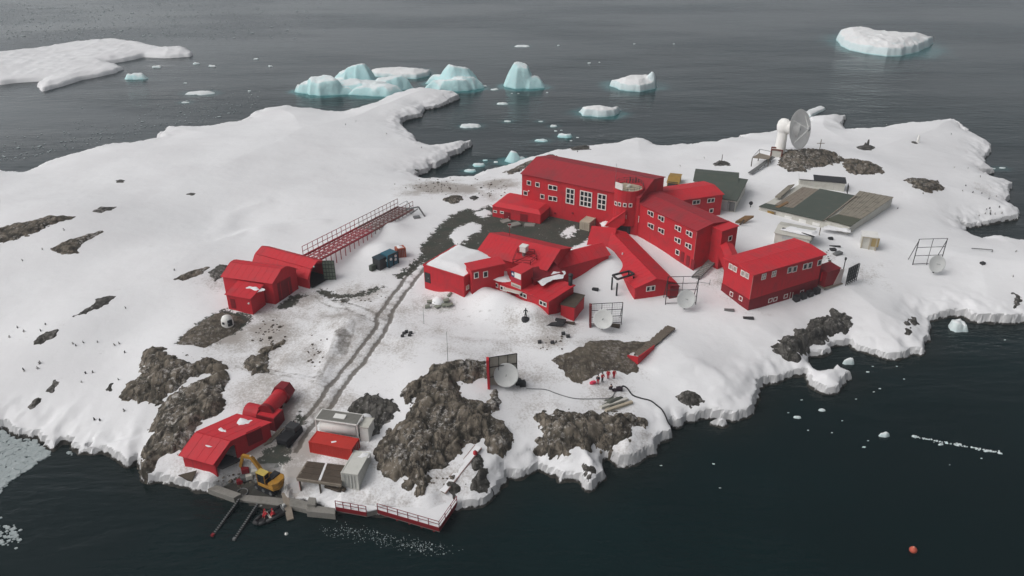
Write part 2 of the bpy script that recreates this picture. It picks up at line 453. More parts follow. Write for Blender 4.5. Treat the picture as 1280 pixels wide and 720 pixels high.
# ---------------------------------------------------------------- terrain
B = 1.9      # seen over the top of the far shore: the edge is this high
shore = [(-340, 236, B), (-160, 226, B), (0, 210, B), (30, 212, B), (55, 200, B), (125, 182, B), (195, 172, B), (197, 163, B), (210, 158, B), (250, 157, B),
 (300, 150, B), (313, 141, B), (325, 135, B), (360, 132, B), (400, 133, B), (428, 138, B), (470, 125, B), (485, 118, B), (510, 110, B), (535, 109, B), (570, 118, 1),
 (576, 124, 0), (550, 135, 0), (533, 138, 0), (528, 147, 0), (505, 153, 0), (503, 158, .5), (510, 163, B), (520, 168, B), (526, 178, B), (540, 180, B), (582, 176, B),
 (589, 180, .5), (586, 185, 0), (577, 192, 0), (562, 198, 0), (556, 206, 0), (540, 215, 0), (525, 221, 0), (520, 224, 0), (530, 226, .5), (560, 224, 1), (585, 219, B), (603, 213, B), (640, 200, B),
 (660, 193, B), (690, 187, B), (725, 183, B), (770, 178, B), (790, 171, B), (800, 172, B), (825, 180, B), (860, 178, B), (915, 172, B), (925, 166, B), (960, 163, B),
 (985, 160, B), (1005, 149, B), (1012, 145, B), (1052, 143, B), (1058, 147, .5), (1052, 158, .5), (1060, 160, B), (1095, 158, B), (1130, 152, B), (1170, 149, B), (1195, 146, B),
 (1197, 157, 0), (1215, 166, 1), (1231, 173, 1), (1238, 186, 0), (1232, 198, 0), (1229, 203, 0), (1233, 209, .5), (1244, 213, 1), (1235, 221, 0), (1244, 226, .5), (1262, 231, .5),
 (1267, 236, 0), (1258, 242, 0), (1261, 249, .5), (1256, 254, .5), (1266, 258, 1), (1276, 268, 0), (1274, 275, 0), (1246, 280, 0), (1211, 287, 0), (1208, 296, 0), (1222, 300, .5),
 (1228, 293, B), (1240, 291, B), (1275, 297, B), (1420, 318, B), (1520, 330, B), (1560, 400, 0), (1450, 420, 0), (1330, 410, 0), (1275, 405, 0), (1245, 406, 0), (1210, 402, 0), (1205, 396, 0),
 (1177, 399, 0), (1158, 403, 0), (1159, 416, 0), (1166, 427, 0), (1151, 443, 0), (1137, 442, 0), (1128, 447, 0), (1108, 449, 0), (1083, 442, 0), (1063, 434, 0), (1044, 437, 0),
 (1034, 444, 0), (1014, 448, 0), (1014, 458, .5), (1024, 464, 1), (1037, 461, 1), (1044, 457, .5), (1051, 466, 0), (1067, 475, 0), (1055, 484, 0), (1047, 491, 0), (1030, 493, 0), (1013, 485, 0),
 (1006, 470, 0), (990, 469, 0), (973, 482, 0), (962, 482, 0), (951, 488, 0), (950, 499, 0), (940, 507, 0), (937, 520, 0), (920, 528, 0), (902, 534, 0), (880, 530, 0), (860, 533, 0),
 (850, 538, 0), (844, 548, 0), (832, 552, 0), (821, 558, 0), (819, 569, 0), (800, 582, 0), (785, 588, 0), (770, 585, 0), (761, 577, 0), (756, 582, 0), (757, 598, 0), (748, 606, 0),
 (735, 614, 0), (729, 609, 0), (725, 602, 0), (702, 604, 0), (692, 598, 0), (674, 593, 0), (657, 596, 0), (640, 602, 0), (627, 614, 0), (604, 632, 0), (580, 634, 0), (566, 640, 0),
 (540, 652, 0), (500, 646, 0), (455, 640, 0), (420, 640, 0), (390, 634, 0), (362, 630, 0), (345, 632, 0), (300, 630, 0), (262, 619, 0), (246, 616, 0), (232, 610, 0), (208, 603, 0), (182, 599, 0),
 (178, 592, 0), (174, 574, 0), (163, 581, 0), (139, 574, 0), (128, 568, 0), (113, 567, 0), (94, 561, 0), (80, 557, 0), (68, 564, 0), (50, 559, 0), (46, 548, 0), (24, 545, 0), (0, 538, 0),
 (-120, 528, 0), (-330, 470, 0), (-420, 330, 1)]
LANDP = [P(*q) for q in shore]
RES = 0.35
gx = np.arange(-215, 185, RES); gy = np.arange(66, 330, RES)
GX, GY = np.meshgrid(gx, gy)
D = sdf(LANDP, GX, GY)
D = D + ((fbm(GX, GY, 4.5, 5, 1) - 0.5) * 2.4 + (fbm(GX, GY, 1.1, 3, 21) - 0.5) * .6) * sstep(-6, 0, D) * sstep(7, 2, D)
def pxpoly(pts, z=7.0): return [P(a, b, z) for a, b in pts]
D = D - 2.2 * sstep(.78, .98, ridged(GX, GY, 11, 3, 61)) * sstep(-4, 0, D) * sstep(5, 1, D)
edge_h = 1.0 + 1.9 * fbm(GX, GY, 14, 3, 2) + .5 * (fbm(GX, GY, 2.5, 3, 12) - .5)
edge_h = edge_h + (2.0 - edge_h) * sstep(0.5, 9, D)
H = -2.5 * sstep(0, -3, D)
H = H + edge_h * (0.80 * sstep(-0.1, 0.55, D) + 0.22 * sstep(0.3, 3.0, D))
H = H + 5.2 * (1 - np.exp(-np.maximum(D - 0.8, 0) / 24.0))
rough = np.clip(1 - D / 7.0, 0, 1)
H = H + sstep(0, 2.5, D) * ((fbm(GX, GY, 30, 3, 3) - 0.5) * 1.3 + (fbm(GX, GY, 7, 4, 4) - 0.5) * (0.16 + 0.35 * rough) + (fbm(GX, GY, 1.6, 3, 5) - 0.5) * (0.06 + 0.5 * rough) + 0.10 * (ridged(GX * .5 + GY * .2, GY, 14, 2, 31) - .6))
# mounds and drifts: (photo column, row, ground height guess, radius m, height m)
for (a, b, r, h) in [(1000, 195, 17, 2.4), (1090, 207, 11, 1.2), (1150, 236, 9, 1.2), (40, 285, 22, 2.2), (110, 300, 16, 1.5), (230, 342, 14, 1.4), (60, 420, 10, 1.0), (120, 385, 12, 1.2),
    (562, 378, 3.2, 1.2), (622, 388, 4.5, 1.6), (672, 398, 4.2, 1.5), (600, 372, 2.5, 1.0), (742, 333, 7.5, 3.2), (775, 348, 4.5, 1.3), (600, 376, 4.0, 1.3), (632, 386, 4.5, 1.2), (660, 397, 4, 1.1), (712, 385, 2.5, .8), (560, 470, 12, 2.2), (600, 520, 8, 1.0), (720, 440, 9, 1.0), (860, 440, 9, .9), (300, 275, 14, -1.4), (330, 290, 5, .7),
    (478, 322, 5, 1.5), (490, 290, 4, 1.1), (1000, 305, 6, 1.0), (1050, 320, 5, .7), (210, 450, 9, 1.0), (250, 410, 9, 1.0), (440, 420, 6, .8), (960, 395, 7, .6), (1015, 410, 7, .9), (740, 545, 8, .9),
    (420, 430, 4.0, .5), (860, 365, 5, .5), (700, 505, 7, .6), (1000, 255, 12, -.6), (930, 240, 9, -.4), (850, 330, 6, -.5)]:
    c = P(a, b, 6.0)
    H = H + h * np.exp(-((GX - c.x) ** 2 + (GY - c.y) ** 2) / (2 * (r * 0.6) ** 2)) * sstep(0, 3, D)
for pts, a0, sl in [([(256, 614), (285, 600), (305, 596), (352, 600), (366, 640), (300, 650), (250, 632)], .12, .13), ([(362, 614), (390, 618), (422, 626), (422, 650), (360, 645)], .55, .10)]:
    s_ = sdf(pxpoly(pts, .6), GX, GY)
    H = np.where(D > -.4, H + (np.minimum(H, a0 + sl * np.maximum(D, 0)) - H) * sstep(-.6, .8, s_), H)
def TZ0(pts): return [P(a, b, 6.5) for a, b in pts]
for pts, w, hh in [([(345, 414), (372, 404), (402, 398), (440, 402)], 1.6, .45), ([(395, 472), (412, 440), (432, 411)], 1.5, .5), ([(360, 446), (395, 424)], 1.5, .4), ([(330, 480), (372, 470), (405, 484)], 1.4, .4), ([(285, 300), (310, 288), (345, 284), (400, 277)], 1.8, .35), ([(275, 283), (290, 262), (330, 250)], 2.5, .3), ([(500, 425), (560, 432), (620, 428)], 1.5, .3), ([(830, 445), (870, 440), (900, 452)], 1.6, .4)]:
    H = H + hh * np.exp(-(linedist(TZ0(pts), GX + (fbm(GX, GY, 5, 3, 51) - .5) * 2, GY + (fbm(GX, GY, 5, 3, 52) - .5) * 2) / w) ** 2)
def bil(A, x, y):
    fx = np.clip((np.asarray(x) - gx[0]) / RES, 0, len(gx) - 1.001); fy = np.clip((np.asarray(y) - gy[0]) / RES, 0, len(gy) - 1.001)
    i, j = fx.astype(int), fy.astype(int); u, v = fx - i, fy - j
    return (A[j, i] * (1 - u) + A[j, i + 1] * u) * (1 - v) + (A[j + 1, i] * (1 - u) + A[j + 1, i + 1] * u) * v
def TZ(x, y): return float(bil(H, x, y))
_ts = np.linspace(60, 420, 2400)
def T(px, py):
    """where the line of sight meets the ground"""
    d = ray(px, py)
    d = d / np.linalg.norm(d)
    x, y, z = d[0] * _ts, d[1] * _ts, CZ + d[2] * _ts
    h = np.maximum(bil(H, x, y), 0.0)
    k = int(np.argmax(z < h))
    if not (z < h).any(): return P(px, py, 0)
    if k > 0:
        a, b = z[k - 1] - h[k - 1], h[k] - z[k]
        t = _ts[k - 1] + (_ts[k] - _ts[k - 1]) * a / (a + b + 1e-9)
    else: t = _ts[k]
    return Vector((d[0] * t, d[1] * t, CZ + d[2] * t))

# gravel, tracks and dirt written as vertex attributes (what the ground is made of)
def groundpoly(pts): return [T(a, b) for a, b in pts]
gravel = np.full(H.shape, -6.0)
for pts in [
    [(527, 318), (526, 306), (555, 276), (566, 267), (581, 261), (597, 262), (612, 256), (640, 268), (697, 266), (720, 272), (763, 272), (760, 284), (728, 303), (711, 313), (690, 309), (660, 300), (638, 294), (600, 316), (566, 315), (545, 322), (531, 330)],
    [(320, 572), (347, 553), (363, 550), (362, 574), (348, 590), (356, 612), (360, 630), (300, 631), (268, 622), (268, 609), (285, 603), (301, 585)],
    [(352, 545), (375, 515), (382, 520), (372, 545), (358, 560)],
    [(340, 384), (352, 377), (362, 370), (384, 368), (372, 376), (360, 387)],
    [(217, 430), (235, 412), (262, 395), (282, 386), (312, 393), (318, 397), (302, 412), (256, 434)]]:
    gravel = np.maximum(gravel, sdf(groundpoly(pts), GX, GY))
for pts, w in [([(404, 366), (420, 372), (445, 370), (468, 361)], .8), ([(455, 367), (476, 360)], .55), ([(400, 362), (415, 368), (432, 376)], .6), ([(500, 345), (514, 336), (527, 322)], 1.0), ([(523, 217), (535, 222)], .8)]:
    gravel = np.maximum(gravel, w - linedist(groundpoly(pts), GX, GY))
for pts in [[(563, 296), (572, 285), (590, 278), (600, 282), (598, 289), (585, 294), (575, 305)], [(594, 266), (606, 262), (613, 265), (605, 272)], [(703, 291), (716, 283), (719, 288), (710, 296)], [(700, 311), (716, 309), (716, 316)]]:
    gravel = np.minimum(gravel, -(sdf(groundpoly(pts), GX, GY) + 0.3))
gravel = np.maximum(gravel, -6.0)
track = np.zeros(H.shape)
wX = GX + (fbm(GX, GY, 6, 3, 41) - .5) * 1.6; wY = GY + (fbm(GX, GY, 6, 3, 42) - .5) * 1.6
def offset_line(pts, o):
    out = []
    for i, p in enumerate(pts):
        a, b = pts[max(i - 1, 0)], pts[min(i + 1, len(pts) - 1)]
        d = (b - a); n = V(-d.y, d.x, 0).normalized()
        out.append(p + n * o)
    return out
for pts, gap, w, s in [
    ([(527, 330), (521, 337), (505, 358), (488, 377), (482, 392), (480, 403), (474, 413), (462, 431), (449, 452), (428, 477), (407, 500), (390, 522), (377, 541), (362, 560)], 1.05, .34, 1.0),
    ([(478, 402), (462, 392), (440, 385), (415, 378), (402, 366)], 1.0, .35, .55), ([(455, 388), (420, 381), (385, 385), (352, 398)], .9, .25, .3),
    ([(478, 418), (500, 405), (530, 396), (570, 391), (620, 396)], .9, .22, .35), ([(520, 372), (560, 385), (600, 392), (640, 400)], .8, .2, .28),
    ([(300, 455), (340, 463), (380, 470), (410, 485)], .5, .3, .5), ([(480, 400), (520, 400), (560, 400), (600, 410)], 1.2, .2, .25),
    ([(405, 364), (425, 384), (438, 402), (430, 425), (405, 452)], .8, .3, .45), ([(370, 384), (395, 392), (430, 396), (470, 398)], .9, .22, .4), ([(350, 392), (372, 410), (398, 418)], .6, .3, .35), ([(425, 412), (416, 436), (404, 460), (398, 472)], .4, .4, .5),
    ([(424, 412), (432, 425), (428, 440)], .4, .7, .6), ([(520, 330), (505, 372), (500, 395)], .9, .2, .3), ([(462, 424), (500, 440), (560, 448), (620, 440)], .7, .15, .25), ([(585, 395), (640, 420), (700, 430)], .6, .15, .22), ([(395, 512), (405, 480), (430, 462), (470, 455)], .7, .2, .3), ([(655, 490), (700, 500), (760, 490)], .6, .12, .2)]:
    g = groundpoly(pts)
    for o in (-gap, gap):
        track = np.maximum(track, s * (1 - sstep(w * .5, w * 1.7, linedist(offset_line(g, o), wX, wY))))
    track = np.maximum(track, 0.40 * s * (1 - sstep(gap * .9, gap * 2.0, linedist(g, GX, GY))))
dirty = np.zeros(H.shape)
for (a, b, r, s) in [(545, 234, 9, 1.0), (575, 236, 8, .75), (515, 240, 7, .5), (620, 230, 8, .75), (610, 245, 6, .5), (340, 415, 8, .8), (315, 425, 6, .6), (395, 440, 5, .55), (430, 430, 5, .3), (420, 410, 6, .35), (480, 385, 7, .5), (440, 455, 6, .35), (690, 425, 5, .6), (345, 520, 6, .7), (375, 560, 6, .75),
    (365, 595, 4, .8), (330, 560, 4, .9), (300, 598, 5, .7), (560, 385, 4, .35), (1080, 340, 9, .25), (1030, 320, 5, .45), (300, 340, 5, .35), (270, 350, 5, .5), (380, 375, 6, .6), (450, 368, 8, .55), (500, 440, 10, .25), (540, 430, 10, .22), (690, 500, 8, .2), (800, 560, 6, .35), (560, 600, 5, .5), (1230, 235, 7, .3), (930, 380, 7, .2), (290, 420, 5, .7), (455, 410, 5, .45), (350, 450, 14, .4), (420, 400, 14, .42), (430, 440, 12, .4), (330, 480, 8, .6), (340, 510, 7, .7), (660, 470, 9, .4), (690, 410, 8, .5), (760, 440, 9, .4), (760, 500, 7, .45), (1000, 320, 9, .35), (900, 350, 7, .35), (540, 380, 6, .5), (640, 400, 6, .35), (400, 500, 10, .5), (470, 430, 12, .36), (350, 400, 10, .5), (520, 410, 12, .34), (580, 430, 12, .3), (640, 420, 10, .3), (650, 500, 8, .3), (430, 560, 8, .4), (470, 610, 10, .3), (235, 590, 6, .4)]:
    c = T(a, b)
    dirty = np.maximum(dirty, s * np.exp(-((GX - c.x) ** 2 + (GY - c.y) ** 2) / (2 * (r * .55) ** 2)))
H = H - 0.16 * sstep(0.3, 0.9, track) - 0.12 * sstep(-.5, .6, gravel)
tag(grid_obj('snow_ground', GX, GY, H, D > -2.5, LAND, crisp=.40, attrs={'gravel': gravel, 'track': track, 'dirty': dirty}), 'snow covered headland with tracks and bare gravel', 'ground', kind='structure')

# ---------------------------------------------------------------- rock outcrops: each its own relief mesh breaking through the snow
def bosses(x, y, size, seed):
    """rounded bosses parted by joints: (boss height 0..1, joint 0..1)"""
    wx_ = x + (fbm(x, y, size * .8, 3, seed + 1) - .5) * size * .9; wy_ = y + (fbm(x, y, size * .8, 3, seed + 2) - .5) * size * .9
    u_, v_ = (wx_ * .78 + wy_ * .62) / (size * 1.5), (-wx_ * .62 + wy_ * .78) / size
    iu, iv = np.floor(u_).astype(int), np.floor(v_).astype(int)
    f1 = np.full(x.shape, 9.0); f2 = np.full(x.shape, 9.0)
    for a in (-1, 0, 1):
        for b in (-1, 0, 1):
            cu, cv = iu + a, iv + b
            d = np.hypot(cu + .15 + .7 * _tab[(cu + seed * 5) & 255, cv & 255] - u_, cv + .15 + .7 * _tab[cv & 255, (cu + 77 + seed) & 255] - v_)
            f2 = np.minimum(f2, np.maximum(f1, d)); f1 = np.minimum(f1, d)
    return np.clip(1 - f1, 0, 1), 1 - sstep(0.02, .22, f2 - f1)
def outcrop(pts, label, amp=1.0, mat=ROCKB, name='rock_outcrop', cat='rock outcrop', res=0.22, seed=0, group=None, soft=1.3, parent=None, sink=0.35):
    poly = groundpoly(pts)
    xs, ys = [p.x for p in poly], [p.y for p in poly]
    x, y = np.meshgrid(np.arange(min(xs) - 1.5, max(xs) + 1.5, res), np.arange(min(ys) - 1.5, max(ys) + 1.5, res))
    s = sdf(poly, x, y)
    s = s + (fbm(x, y, 2.2, 5, seed + 3) - 0.5) * soft * 2.0 + (fbm(x, y, .7, 4, seed + 6) - 0.5) * soft * 1.6 + .35
    base = bil(H, x, y)
    rel = ridged(x, y, 5.5, 5, seed) ** 1.6 * 0.9 + (fbm(x, y, 1.3, 5, seed + 5) - 0.5) * 0.7
    blk = np.floor(fbm(x * .8 + y * .35, y, 2.8, 3, seed + 9) * 7) / 7.0
    amp = amp * .62
    z = base - sink + (sink + 0.12) * sstep(-0.5, 0.5, s) + amp * sstep(-0.1, 2.2, s) * (0.15 + rel + 0.5 * blk)
    if amp > .5: z = z - 1.1 * sstep(.64, .72, fbm(x, y, 3.2, 5, seed + 15)) * sstep(2.0, .5, s)
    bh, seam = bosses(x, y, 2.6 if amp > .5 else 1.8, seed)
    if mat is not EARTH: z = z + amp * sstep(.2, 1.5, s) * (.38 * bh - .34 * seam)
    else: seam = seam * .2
    z = z - 0.8 * sstep(-0.3, -1.2, s)
    cx, cy = sum(xs) / len(xs), sum(ys) / len(ys)
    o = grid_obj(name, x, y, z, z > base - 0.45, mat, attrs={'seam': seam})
    bz = TZ(cx, cy)
    me = o.data
    me.transform(Matrix.Translation((-cx, -cy, -bz))); o.location = (cx, cy, bz)
    return tag(o, label, cat, group)
for i, (pts, lab, amp, mt) in enumerate([
    ([(-40, 290), (0, 287), (25, 279), (50, 275), (62, 270), (90, 271), (85, 275), (60, 282), (35, 295), (0, 303), (-40, 315)], 'long brown rock ridge in the snow at the left edge of the picture', .9, ROCKB),
    ([(61, 312), (85, 300), (105, 295), (126, 290), (110, 300), (98, 305), (97, 316), (80, 317)], 'wedge-shaped rock patch just right of and below the long left rock ridge', .7, ROCKB),
    ([(92, 396), (118, 381), (122, 374), (146, 370), (135, 379), (105, 392)], 'thin streak of dark rock on the left slope, left of the twin red hangars', .5, ROCKD),
    ([(40, 432), (50, 420), (68, 412), (73, 413), (70, 420), (50, 430)], 'short dark rock sliver low on the left snow slope', .5, ROCKD),
    ([(216, 349), (235, 341), (261, 334), (250, 342), (230, 349)], 'narrow rock streak just left of the twin red hangars', .5, ROCKB),
    ([(184, 439), (201, 435), (208, 446), (227, 446), (267, 448), (283, 460), (262, 468), (235, 472), (214, 492), (200, 508), (180, 503), (151, 500), (150, 491), (165, 481), (182, 467), (177, 455)], 'upper half of the large brown rock slope behind the red boathouse', 1.2, ROCKB),
    ([(262, 470), (283, 462), (284, 475), (271, 493), (283, 507), (269, 522), (255, 525), (236, 548), (229, 566), (205, 569), (182, 594), (172, 576), (185, 545), (192, 525), (200, 512), (215, 498), (235, 480)], 'lower half of the brown rock slope running down to the water beside the red boathouse', 1.5, ROCKB),
    ([(222, 430), (238, 413), (262, 397), (280, 390), (300, 396), (306, 402), (296, 413), (256, 434)], 'brown rubble patch below the twin red hangars, with a small white hut on it', .35, EARTH),
    ([(354, 427), (347, 437), (335, 455), (332, 466), (315, 469), (307, 460), (312, 445), (327, 435)], 'small brown outcrop between the twin hangars and the red cylinder tanks', .9, ROCKB),
    ([(457, 492), (471, 492), (482, 498), (490, 499), (496, 513), (490, 523), (475, 531), (472, 540), (463, 541), (454, 547), (449, 536), (454, 527), (433, 514), (443, 502)], 'round dark rock patch behind the white tank container', .9, ROCKD),
    ([(543, 456), (560, 454), (579, 451), (596, 452), (609, 452), (610, 472), (590, 474), (576, 477), (573, 494), (584, 501), (607, 501), (618, 490), (623, 502), (614, 522), (629, 528), (640, 541), (640, 552), (629, 563), (627, 574), (610, 566), (604, 552), (584, 553), (573, 569), (551, 586), (541, 591), (540, 608), (531, 618), (523, 611), (520, 602), (512, 611), (504, 611), (500, 600), (490, 600), (470, 586), (469, 566), (484, 548), (495, 533), (515, 522), (514, 500), (504, 494), (509, 483), (523, 475), (535, 466)], 'largest brown fissured rock outcrop, in front of the dish with the red post', 1.9, ROCKB),
    ([(698, 446), (720, 439), (738, 427), (769, 426), (812, 426), (815, 432), (782, 443), (795, 456), (799, 465), (784, 467), (766, 462), (749, 465), (738, 472), (720, 477), (709, 472), (698, 456), (691, 451)], 'flat brown earth and rock patch beside the red-clad people', .28, EARTH),
    ([(670, 521), (682, 517), (750, 516), (790, 518), (812, 528), (805, 534), (790, 533), (787, 547), (767, 555), (760, 566), (745, 567), (732, 562), (717, 555), (710, 567), (685, 575), (677, 581), (670, 575), (677, 550), (682, 542), (674, 532)], 'rounded brown boulder outcrop above the middle of the front shore', 1.7, ROCKB),
    ([(962, 433), (975, 424), (992, 418), (996, 413), (1009, 413), (1013, 402), (1031, 396), (1042, 388), (1059, 396), (1062, 406), (1053, 415), (1044, 414), (1034, 425), (1015, 427), (1012, 438), (997, 447), (985, 449), (971, 441)], 'dark grey rock pair on the shore in front of the two-storey red house', 1.6, ROCKD),
    ([(974, 203), (983, 188), (1012, 187), (1045, 191), (1053, 201), (1045, 204), (1025, 208), (1003, 214), (985, 214)], 'reddish brown rock knoll at the foot of the big white antenna', 1.0, ROCKB),
    ([(1053, 199), (1069, 199), (1097, 207), (1107, 216), (1091, 218), (1069, 218), (1058, 213)], 'dark rock patch right of the big antenna, second in the row of three', 1.0, ROCKB),
    ([(1128, 225), (1151, 223), (1173, 228), (1178, 236), (1167, 243), (1154, 241), (1140, 234)], 'isolated oval rock patch right of the green-roofed deck building', 1.2, ROCKB),
    ([(630, 216), (651, 207), (668, 200), (690, 194), (698, 195), (682, 201), (662, 206), (652, 213), (636, 218)], 'rock streak at the left end of the large red hall', .9, ROCKB),
    ([(710, 183), (735, 183), (738, 187), (715, 188)], 'thin dark rock streak on the far shore behind the large red hall', .6, ROCKD),
    ([(892, 205), (900, 201), (911, 203), (910, 207), (895, 207)], 'small rock mound behind the green-roofed white building', .7, ROCKD),
    ([(1072, 184), (1080, 181), (1095, 184), (1090, 188), (1076, 187)], 'small dark rock mound with two posts on it', .7, ROCKD),
    ([(847, 496), (857, 490), (870, 491), (881, 501), (865, 506), (852, 503)], 'low dark rock in the snow near the front shore, by the black hose', .6, ROCKD),
    ([(730, 584), (744, 584), (745, 592), (737, 597)], 'small dark rock poking out of the snow at the tip of the front shore', .9, ROCKD),
    ([(1139, 226), (1142, 226), (1144, 228), (1141, 229)], 'tiny stone left of the oval rock patch', .3, ROCKD),
    ([(262, 340), (275, 331), (284, 332), (278, 345), (268, 352)], 'rubble against the back wall of the twin red hangars', .15, ROCKD),
    ([(554, 252), (560, 246), (574, 245), (576, 249), (568, 254)], 'dark boulder between the inlet and the gravel yard', .9, ROCKB),
    ([(588, 247), (594, 245), (597, 248), (592, 250)], 'small rock right of the dark boulder by the inlet', .5, ROCKD),
    ([(116, 264), (126, 259), (143, 259), (140, 262), (124, 265)], 'thin rock sliver near the crest of the left snow slope', .4, ROCKD),
    ([(145, 226), (153, 225), (154, 228), (147, 228)], 'tiny lone rock high on the left snow field', .3, ROCKD),
    ([(58, 489), (68, 477), (72, 478), (65, 489)], 'short dark rock sliver above the slushy ice cove', .4, ROCKD),
    ([(36, 509), (48, 498), (50, 499), (40, 510)], 'lowest rock sliver on the left slope, nearest the slushy ice', .4, ROCKD),
    ([(133, 487), (136, 480), (142, 479), (138, 489)], 'small dark rock just left of the large brown rock slope', .5, ROCKD),
    ([(232, 243), (238, 241), (243, 242), (240, 244)], 'tiny rock on the ridge line of the left snow field', .3, ROCKD),
    ([(592, 608), (596, 590), (606, 587), (609, 605), (603, 612)], 'dark boulder in the snow right of the snowy ramp', 1.2, ROCKD),
    ([(556, 612), (560, 604), (569, 602), (572, 613), (565, 617)], 'dark boulder left of the snowy ramp foot', 1.0, ROCKD),
    ([(590, 577), (597, 570), (604, 573), (603, 583), (596, 584)], 'dark boulder at the upper end of the snowy ramp', 1.0, ROCKD),
    ([(1130, 403), (1136, 399), (1138, 405), (1133, 407)], 'left stone of three close together near the right shore', .6, ROCKD),
    ([(1139, 402), (1144, 397), (1146, 404), (1141, 407)], 'right stone of three close together near the right shore', .6, ROCKD),
    ([(1132, 411), (1139, 410), (1138, 417), (1134, 417)], 'lowest stone of three close together near the right shore', .6, ROCKD),
    ([(1265, 376), (1270, 369), (1276, 371), (1276, 380), (1269, 383)], 'dark rock at the right edge of the picture above the shore', .8, ROCKD)]):
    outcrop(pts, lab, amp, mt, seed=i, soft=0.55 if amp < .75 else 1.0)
random.seed(3)
mb = MB()
for (a, b, sx, sy, n) in [(545, 233, 30, 8, 90), (612, 236, 22, 10, 50), (335, 415, 18, 14, 45), (395, 440, 14, 16, 25), (300, 600, 18, 8, 30), (1040, 320, 10, 8, 10), (560, 600, 22, 8, 14), (690, 430, 14, 8, 20), (450, 372, 30, 6, 14)]:
    for k in range(n):
        g = T(a + random.gauss(0, sx * .6), b + random.gauss(0, sy * .6)); r = random.uniform(.06, .24) if random.random() < .93 else random.uniform(.25, .5)
        prof = [(-r * .5, r * .6), (0, r), (r * .35, r * .8), (r * .6, r * .25)]
        n0 = len(mb.v); mb.lathe(g, (random.uniform(-.3, .3), random.uniform(-.3, .3), 1), prof, 6)
        for q in range(n0, len(mb.v)): mb.v[q] = mb.v[q] + Vector((random.uniform(-1, 1), random.uniform(-1, 1), random.uniform(-1, 1))) * r * .25
tag(mb.build('loose_stones', ROCKB), 'loose brown stones strewn over the dirty snow', 'stones', kind='stuff')

# ---------------------------------------------------------------- ice: islet, bergs, floes and bits
GLOW = []                                       # submerged ice that tints the water: centre, radii, strength
def ice_field(name, label, cat, x, y, h, mat, group=None, smooth=True, depth=0.5):
    o = grid_obj(name, x, y, h, h > -depth, mat, smooth=smooth)
    vs = np.empty(len(o.data.vertices) * 3, np.float32); o.data.vertices.foreach_get('co', vs)
    c = Vector((float(vs[0::3].mean()), float(vs[1::3].mean()), 0))
    o.data.transform(Matrix.Translation(-c)); o.location = c
    return tag(o, label, cat, group)
def floe(pts, label, height, name='ice_floe', cat='ice floe', mat=None, res=None, seed=0, edge=1.2, glow=0.5, group=None, dome=0.3, bumps=()):
    poly = [P(a, b, z) for a, b, z in pts]
    xs, ys = [p.x for p in poly], [p.y for p in poly]
    w = max(max(xs) - min(xs), max(ys) - min(ys)); res = res or max(.08, w / 110)
    m = 2 + w * .03
    x, y = np.meshgrid(np.arange(min(xs) - m, max(xs) + m, res), np.arange(min(ys) - m, max(ys) + m, res))
    s = sdf(poly, x, y) + (fbm(x, y, edge * 2.5, 4, seed + 1) - .5) * edge
    h = -1.0 + (1.0 + height * .65) * sstep(-.25 * edge, .55 * edge, s) + height * .35 * sstep(.2 * edge, 3 * edge, s) + dome * (fbm(x, y, w / 4 + 1, 4, seed) - .3) * sstep(0, 3 * edge, s)
    for (a, b, r, hh) in bumps:
        c = P(a, b, 1.5); h = h + hh * np.exp(-((x - c.x) ** 2 + (y - c.y) ** 2) / (r * r)) * sstep(0, .6, s)
    h = h + (ridged(x, y, 5, 4, seed + 3) - .6) * dome * .7 * sstep(0, 1.5, s)
    cx, cy = sum(xs) / len(xs), sum(ys) / len(ys)
    if glow: GLOW.append((cx, cy, (max(xs) - min(xs)) / 2 + 2.5, (max(ys) - min(ys)) / 2 + 3.5, glow))
    return ice_field(name, label, cat, x, y, h, mat or ICEW, group)
def berg(peaks, label, name='iceberg', cat='iceberg', mat=None, seed=0, res=.35, cut=None, glow=.9, rough=1.0):
    """peaks: (column, waterline row, top row, half width in columns, depth ratio, power)"""
    cs = []
    for (a, b, t, w, dr, pw) in peaks:
        g = P(a, b, 0); s = (P(a + w, b, 0) - P(a - w, b, 0)).length / 2
        c = V(g.x, g.y + s * dr * .8, 0)
        cs.append((c.x, c.y, s, s * dr, max(.3, ztop(V(c.x, c.y - s * dr * .15, 0), t)), pw))
    m = 3
    x, y = np.meshgrid(np.arange(min(c[0] - c[2] for c in cs) - m, max(c[0] + c[2] for c in cs) + m, res), np.arange(min(c[1] - c[3] for c in cs) - m, max(c[1] + c[3] for c in cs) + m, res))
    wx = x + (fbm(x, y, 5, 3, seed) - .5) * 1.6 * rough; wy = y + (fbm(x, y, 5, 3, seed + 4) - .5) * 1.6 * rough
    h = np.full(x.shape, -3.0)
    rs = random.Random(seed * 7 + 1)
    for (cx, cy, rx, ry, z, pw) in cs:
        qx, qy = (wx - cx) / rx, (wy - cy) / ry
        a0 = rs.random() * 6.28; r = np.zeros(x.shape); k_ = rs.choice((6, 7, 8))
        for k in range(k_):
            an = a0 + 2 * math.pi * (k + rs.uniform(-.3, .3)) / k_
            r = np.maximum(r, (qx * math.cos(an) + qy * math.sin(an)) / rs.uniform(.82, 1.08))
        r = np.maximum(r, 0)
        tilt = 1 + .22 * (qx * math.cos(a0) + qy * math.sin(a0))
        h = np.maximum(h, z * np.minimum((1 - r ** pw) * 1.12, .94 * tilt) - .15)
        GLOW.append((cx, cy - ry * .35, rx + 2, ry + 2.5, glow))
    blk = np.floor(fbm(x * .7 + y * .4, y, 5.5, 2, seed + 2) * 9) / 9
    h = h + ((blk - .5) * 1.5 + (fbm(x, y, 2.2, 4, seed + 8) - .5) * .6) * rough * sstep(0, 1.5, h)
    h = np.maximum(h, -1.0)
    return ice_field(name, label, cat, x, y, h, mat or ICEB, depth=.9)
